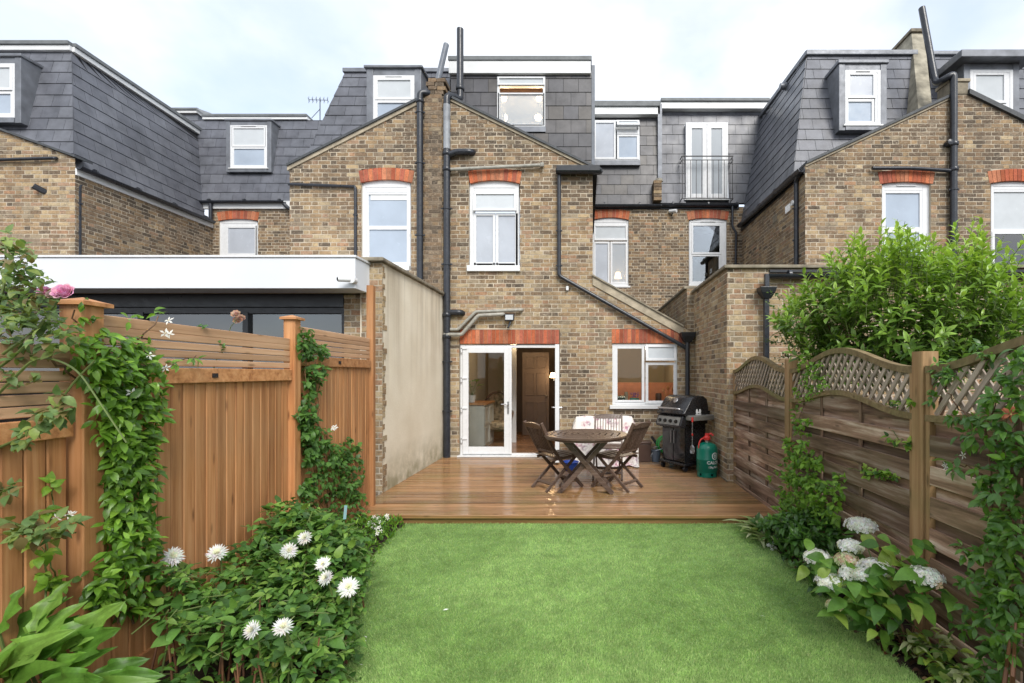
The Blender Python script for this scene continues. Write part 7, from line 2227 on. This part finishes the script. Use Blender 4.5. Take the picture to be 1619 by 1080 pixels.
for k, (px, py, Y, R_) in enumerate(heads):
    c = P(px, py, Y); head(c, R_, k not in (3, 8)); base = Vector((1.93 + r.uniform(-.06, .06), 2.95 + r.uniform(-.1, .1), 0))
    pl.stem([base, (base + c) / 2 + Vector((0, 0, .08)), c + Vector((0, 0, -.03))], .006, .004)
    for q in range(4):
        d = Vector((math.cos(q * 1.57 + k), math.sin(q * 1.57 + k), .15)); pl.leaf(c + Vector((0, 0, -.06)), d, UP, .12)
for px, py, Y, n in ((1400, 920, 2.85, 30), (1360, 940, 2.85, 26), (1380, 965, 2.8, 20), (1440, 880, 2.8, 12), (1445, 930, 2.7, 18), (1470, 940, 2.65, 10), (1335, 920, 3.0, 14), (1395, 985, 2.75, 8), (1310, 890, 3.15, 10), (1430, 870, 2.8, 6), (1395, 850, 3.05, 5)):
    for _ in range(n):
        p = P(px + r.gauss(0, 20), py + r.gauss(0, 16), Y + r.uniform(-.1, .12)); d = Vector((r.gauss(-.1, .7), r.gauss(-.5, .5), r.uniform(-.5, .5))).normalized()
        pl.leaf(p, d, UP + Vector((0, -.5, 0)) + rv(r) * .35, r.uniform(.08, .14))
for k in range(6):
    base = Vector((1.93 + r.uniform(-.05, .05), 2.9 + r.uniform(-.08, .08), 0)); pl.stem([base, base + Vector((r.uniform(-.25, .2), r.uniform(-.25, .25), .4))], .006, .004, 'stem_brown')
pl.finish()

# ---- near jasmine on the right fence
pl = Plant('climbing_jasmine', 'dark glossy jasmine hanging on the right fence at the frame edge', 'climber', Vector((FX_R - .1, 2.3, 0)), ELL, GD[1:4] + GL[:2] + GB[1:3], 'leaf_gloss', 280, seed=23)
cloud(pl, PR, [(1590, 640, 36, 30, 24), (1560, 680, 40, 30, 26), (1600, 720, 30, 40, 33), (1580, 780, 34, 36, 40), (1595, 850, 34, 46, 59), (1570, 880, 30, 30, 26), (1590, 940, 36, 40, 53), (1560, 960, 40, 26, 24), (1590, 1010, 34, 34, 33), (1540, 920, 26, 14, 9), (1530, 985, 30, 20, 11), (1525, 870, 14, 10, 4), (1600, 590, 26, 24, 16), (1530, 660, 26, 14, 8), (1510, 735, 20, 14, 5), (1545, 745, 16, 12, 4), (1520, 690, 14, 10, 3), (1610, 560, 16, 16, 7), (1560, 1060, 50, 24, 20)], oR, .066, (.03, .22), .35)
cloud(pl, PR, [(1492, 585, 22, 14, 12), (1500, 600, 18, 12, 8), (1478, 625, 10, 10, 4), (1560, 560, 16, 12, 8), (1550, 545, 10, 8, 4)], oR, .055, (.0, .1), .2)
climb_stems(pl, PR, [[(1585, 1080), (1590, 990), (1600, 860), (1585, 720), (1600, 600)], [(1600, 1080), (1605, 950), (1570, 820), (1560, 680), (1590, 590)], [(1595, 800), (1540, 740), (1490, 730)], [(1600, 900), (1545, 880), (1500, 860)], [(1580, 700), (1530, 660), (1495, 620)]], .006, 'stem_brown', .06, 4, seed=24)
climb_stems(pl, PR, [[(1588, 1085), (1600, 990)], [(1600, 1085), (1606, 985)]], .011, 'twig_red', .14, 1, seed=25)
stars(pl, PR, [(1518, 722), (1496, 738), (1583, 935)], .024, .12)
b = MB(); c = PR(1598, 655, .16)
for k in range(5): star(b, c, Vector((-.3, -.8, .3)) + rv(pl.r) * .4, .04, pl.r, (.50, .18, .10))
b.build('orange_leaf', M['petal'], pl.root)
pl.finish()

# ---- small plants in the lower right corner
pl = Plant('bedding_plant', 'pale variegated seedlings in the soil at the lower right', 'bedding plant', Vector((1.85, 2.6, 0)), OVA + NAR, [(.36, .42, .16), (.14, .25, .05), (.10, .2, .04), (.45, .48, .25), (.3, .4, .06)], 'leaf', 90, seed=26); r = pl.r
for _ in range(120):
    y = r.uniform(2.3, 2.85); x = r.uniform(1.79, 2.08); c = Vector((x, y, .02 + r.uniform(0, .12)))
    for k in range(2): pl.leaf(c, Vector((r.gauss(0, .8), r.gauss(-.3, .6), r.uniform(.1, .7))).normalized(), UP + rv(r) * .3, r.uniform(.05, .10))
pl.finish()

# ---- dead leaves on the soil, fallen petals on the turf
r = random.Random(27); b = MB()
LS = leaf_shape(.55, .5, .5, 4)
for _ in range(230):
    y = r.uniform(2.3, 4.6); x = r.uniform(1.765, 2.08)
    if r.random() < .45: y, x = 2.85 + r.gauss(0, .16), 1.88 + r.gauss(0, .06)
    d = Vector((r.gauss(0, 1), r.gauss(0, 1), r.uniform(-.1, .3))).normalized(); u = UP + rv(r) * .5; xx = d.cross(u).normalized(); zz = xx.cross(d); s = r.uniform(.03, .075)
    b.add([Vector((x, y, .035)) + (xx * v_[0] + d * v_[1] + zz * v_[2]) * s for v_ in LS[0]], LS[1], r.choice([(.16, .07, .035), (.22, .10, .05), (.10, .05, .03), (.26, .15, .08), (.07, .04, .025)]))
tag(b.build('dead_leaves', M['leaf'], None, smooth=80), 'brown dead leaves lying on the soil of the right bed', 'dead leaves', kind='stuff')
b = MB()
for px, py in ((566, 1010), (575, 1013), (578, 1008), (570, 1052), (705, 965), (1205, 975), (585, 742)):
    Y = (EYE - .05) * FOC / (py - VY); c = P(px, py, Y); c.z = .055; d = Vector((r.gauss(0, 1), r.gauss(0, 1), .1)).normalized(); e = d.cross(UP)
    b.add([c - d * .022, c + e * .006 + Vector((0, 0, .004)), c + d * .022, c - e * .006], [(0, 1, 2, 3)], (.8, .8, .76))
tag(b.build('fallen_petals', M['petal'], None), 'white petals fallen on the turf', 'petals', kind='stuff')

# ---- big bush behind the right fence
pl = Plant('laurel_bush', 'large light green leafy bush rising behind the right fence', 'bush', Vector((3.25, 4.75, 0)), [leaf_shape(.34, .3, .3), leaf_shape(.30, .35, .45), leaf_shape(.38, .25, .2)],
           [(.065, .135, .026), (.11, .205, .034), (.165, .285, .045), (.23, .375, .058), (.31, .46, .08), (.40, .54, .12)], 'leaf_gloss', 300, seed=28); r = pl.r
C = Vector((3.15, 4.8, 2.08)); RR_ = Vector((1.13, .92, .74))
trunk = Vector((3.2, 4.85, 0))
for k in range(9): a = k * .7; pl.stem([trunk + Vector((.05 * math.cos(a), .05 * math.sin(a), 0)), trunk + Vector((.2 * math.cos(a), .2 * math.sin(a), .9)), C + Vector((.7 * math.cos(a), .5 * math.sin(a), .1))], .03, .008, 'stem_brown')
for i in range(880):
    n = rv(r)
    if n.z < -.75: continue
    lump = 1 + .13 * math.sin(n.x * 7 + 1) * math.sin(n.z * 6) + .10 * math.sin(n.y * 8 + n.x * 4)
    q = r.uniform(.35, 1.0) ** .55 * lump
    p = C + Vector((n.x * RR_.x, n.y * RR_.y, n.z * RR_.z)) * q
    ax = (Vector((n.x, n.y, n.z * .7)) * .5 + UP * r.uniform(.5, 1.4) + rv(r) * .3).normalized()
    L = r.uniform(.10, .26) * (1.25 if n.z > .4 else 1)
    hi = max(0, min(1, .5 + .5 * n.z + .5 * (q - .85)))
    pl.stem([p - ax * .12, p + ax * L], .004, .002, 'stem')
    m_ = int(7 + L * 22)
    for k in range(m_):
        t = k / m_; a = k * 2.4 + r.uniform(-.3, .3); x = ax.orthogonal().normalized(); y = ax.cross(x)
        side = x * math.cos(a) + y * math.sin(a)
        d = (side * (1.0 - .5 * t) + ax * (.35 + .6 * t)).normalized()
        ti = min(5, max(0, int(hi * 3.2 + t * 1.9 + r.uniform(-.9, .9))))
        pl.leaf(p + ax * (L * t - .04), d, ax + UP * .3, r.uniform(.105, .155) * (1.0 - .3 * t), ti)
for i in range(46):        # upright young shoots
    px = r.choice((1395, 1412, 1420, 1440, 1385, 1405, 1425, 1530, 1545, 1520, 1350, 1365, 1470)) + r.uniform(-12, 12)
    zt = {1395: 375, 1412: 345, 1420: 350}.get(px, 0)
    Y = 4.7 + r.uniform(-.4, .4); base = P(px, r.uniform(420, 455), Y); L = r.uniform(.2, .55); ax = (UP + rv(r) * .22).normalized()
    pl.stem([base - ax * .2, base + ax * L], .004, .002, 'stem')
    for k in range(int(8 + L * 26)):
        t = k / (8 + L * 26); a = k * 2.4; x = ax.orthogonal().normalized(); y = ax.cross(x); side = x * math.cos(a) + y * math.sin(a)
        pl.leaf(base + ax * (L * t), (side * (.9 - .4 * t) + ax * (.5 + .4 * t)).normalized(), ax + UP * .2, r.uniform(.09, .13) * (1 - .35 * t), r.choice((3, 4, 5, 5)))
pl.finish()
# fine trailing stems on the brick wall left of the bush
pl = Plant('wall_creeper', 'wispy small-leaved creeper on the brick wall left of the big bush', 'climber', P(1250, 560, 5.2), OVA, [(.10, .17, .06), (.14, .2, .08), (.07, .13, .04)], 'leaf', 80, seed=29); r = pl.r
Pc = lambda px, py, off: P(px, py, 5.6 - off)
for pth in ([(1300, 505), (1262, 490), (1230, 468), (1218, 462)], [(1290, 530), (1250, 505), (1212, 478)], [(1300, 560), (1250, 545), (1225, 530)], [(1275, 570), (1245, 560), (1222, 570)], [(1290, 570), (1262, 555), (1240, 562)], [(1255, 545), (1222, 540), (1208, 535)], [(1280, 575), (1255, 572), (1232, 578)]):
    pts = fillet([Pc(x, y, r.uniform(-.1, .1)) for x, y in pth], .15); pl.stem(pts, .003, .0015, 'stem')
    for a, b_ in zip(pts, pts[1:]):
        for k in range(max(1, int((b_ - a).length / .035))):
            for q in range(3): pl.leaf(a + (b_ - a) * r.random() + rv(r) * .02, (rv(r) + Vector((0, 0, -.1))).normalized(), UP + rv(r), r.uniform(.022, .042))
pl.finish()
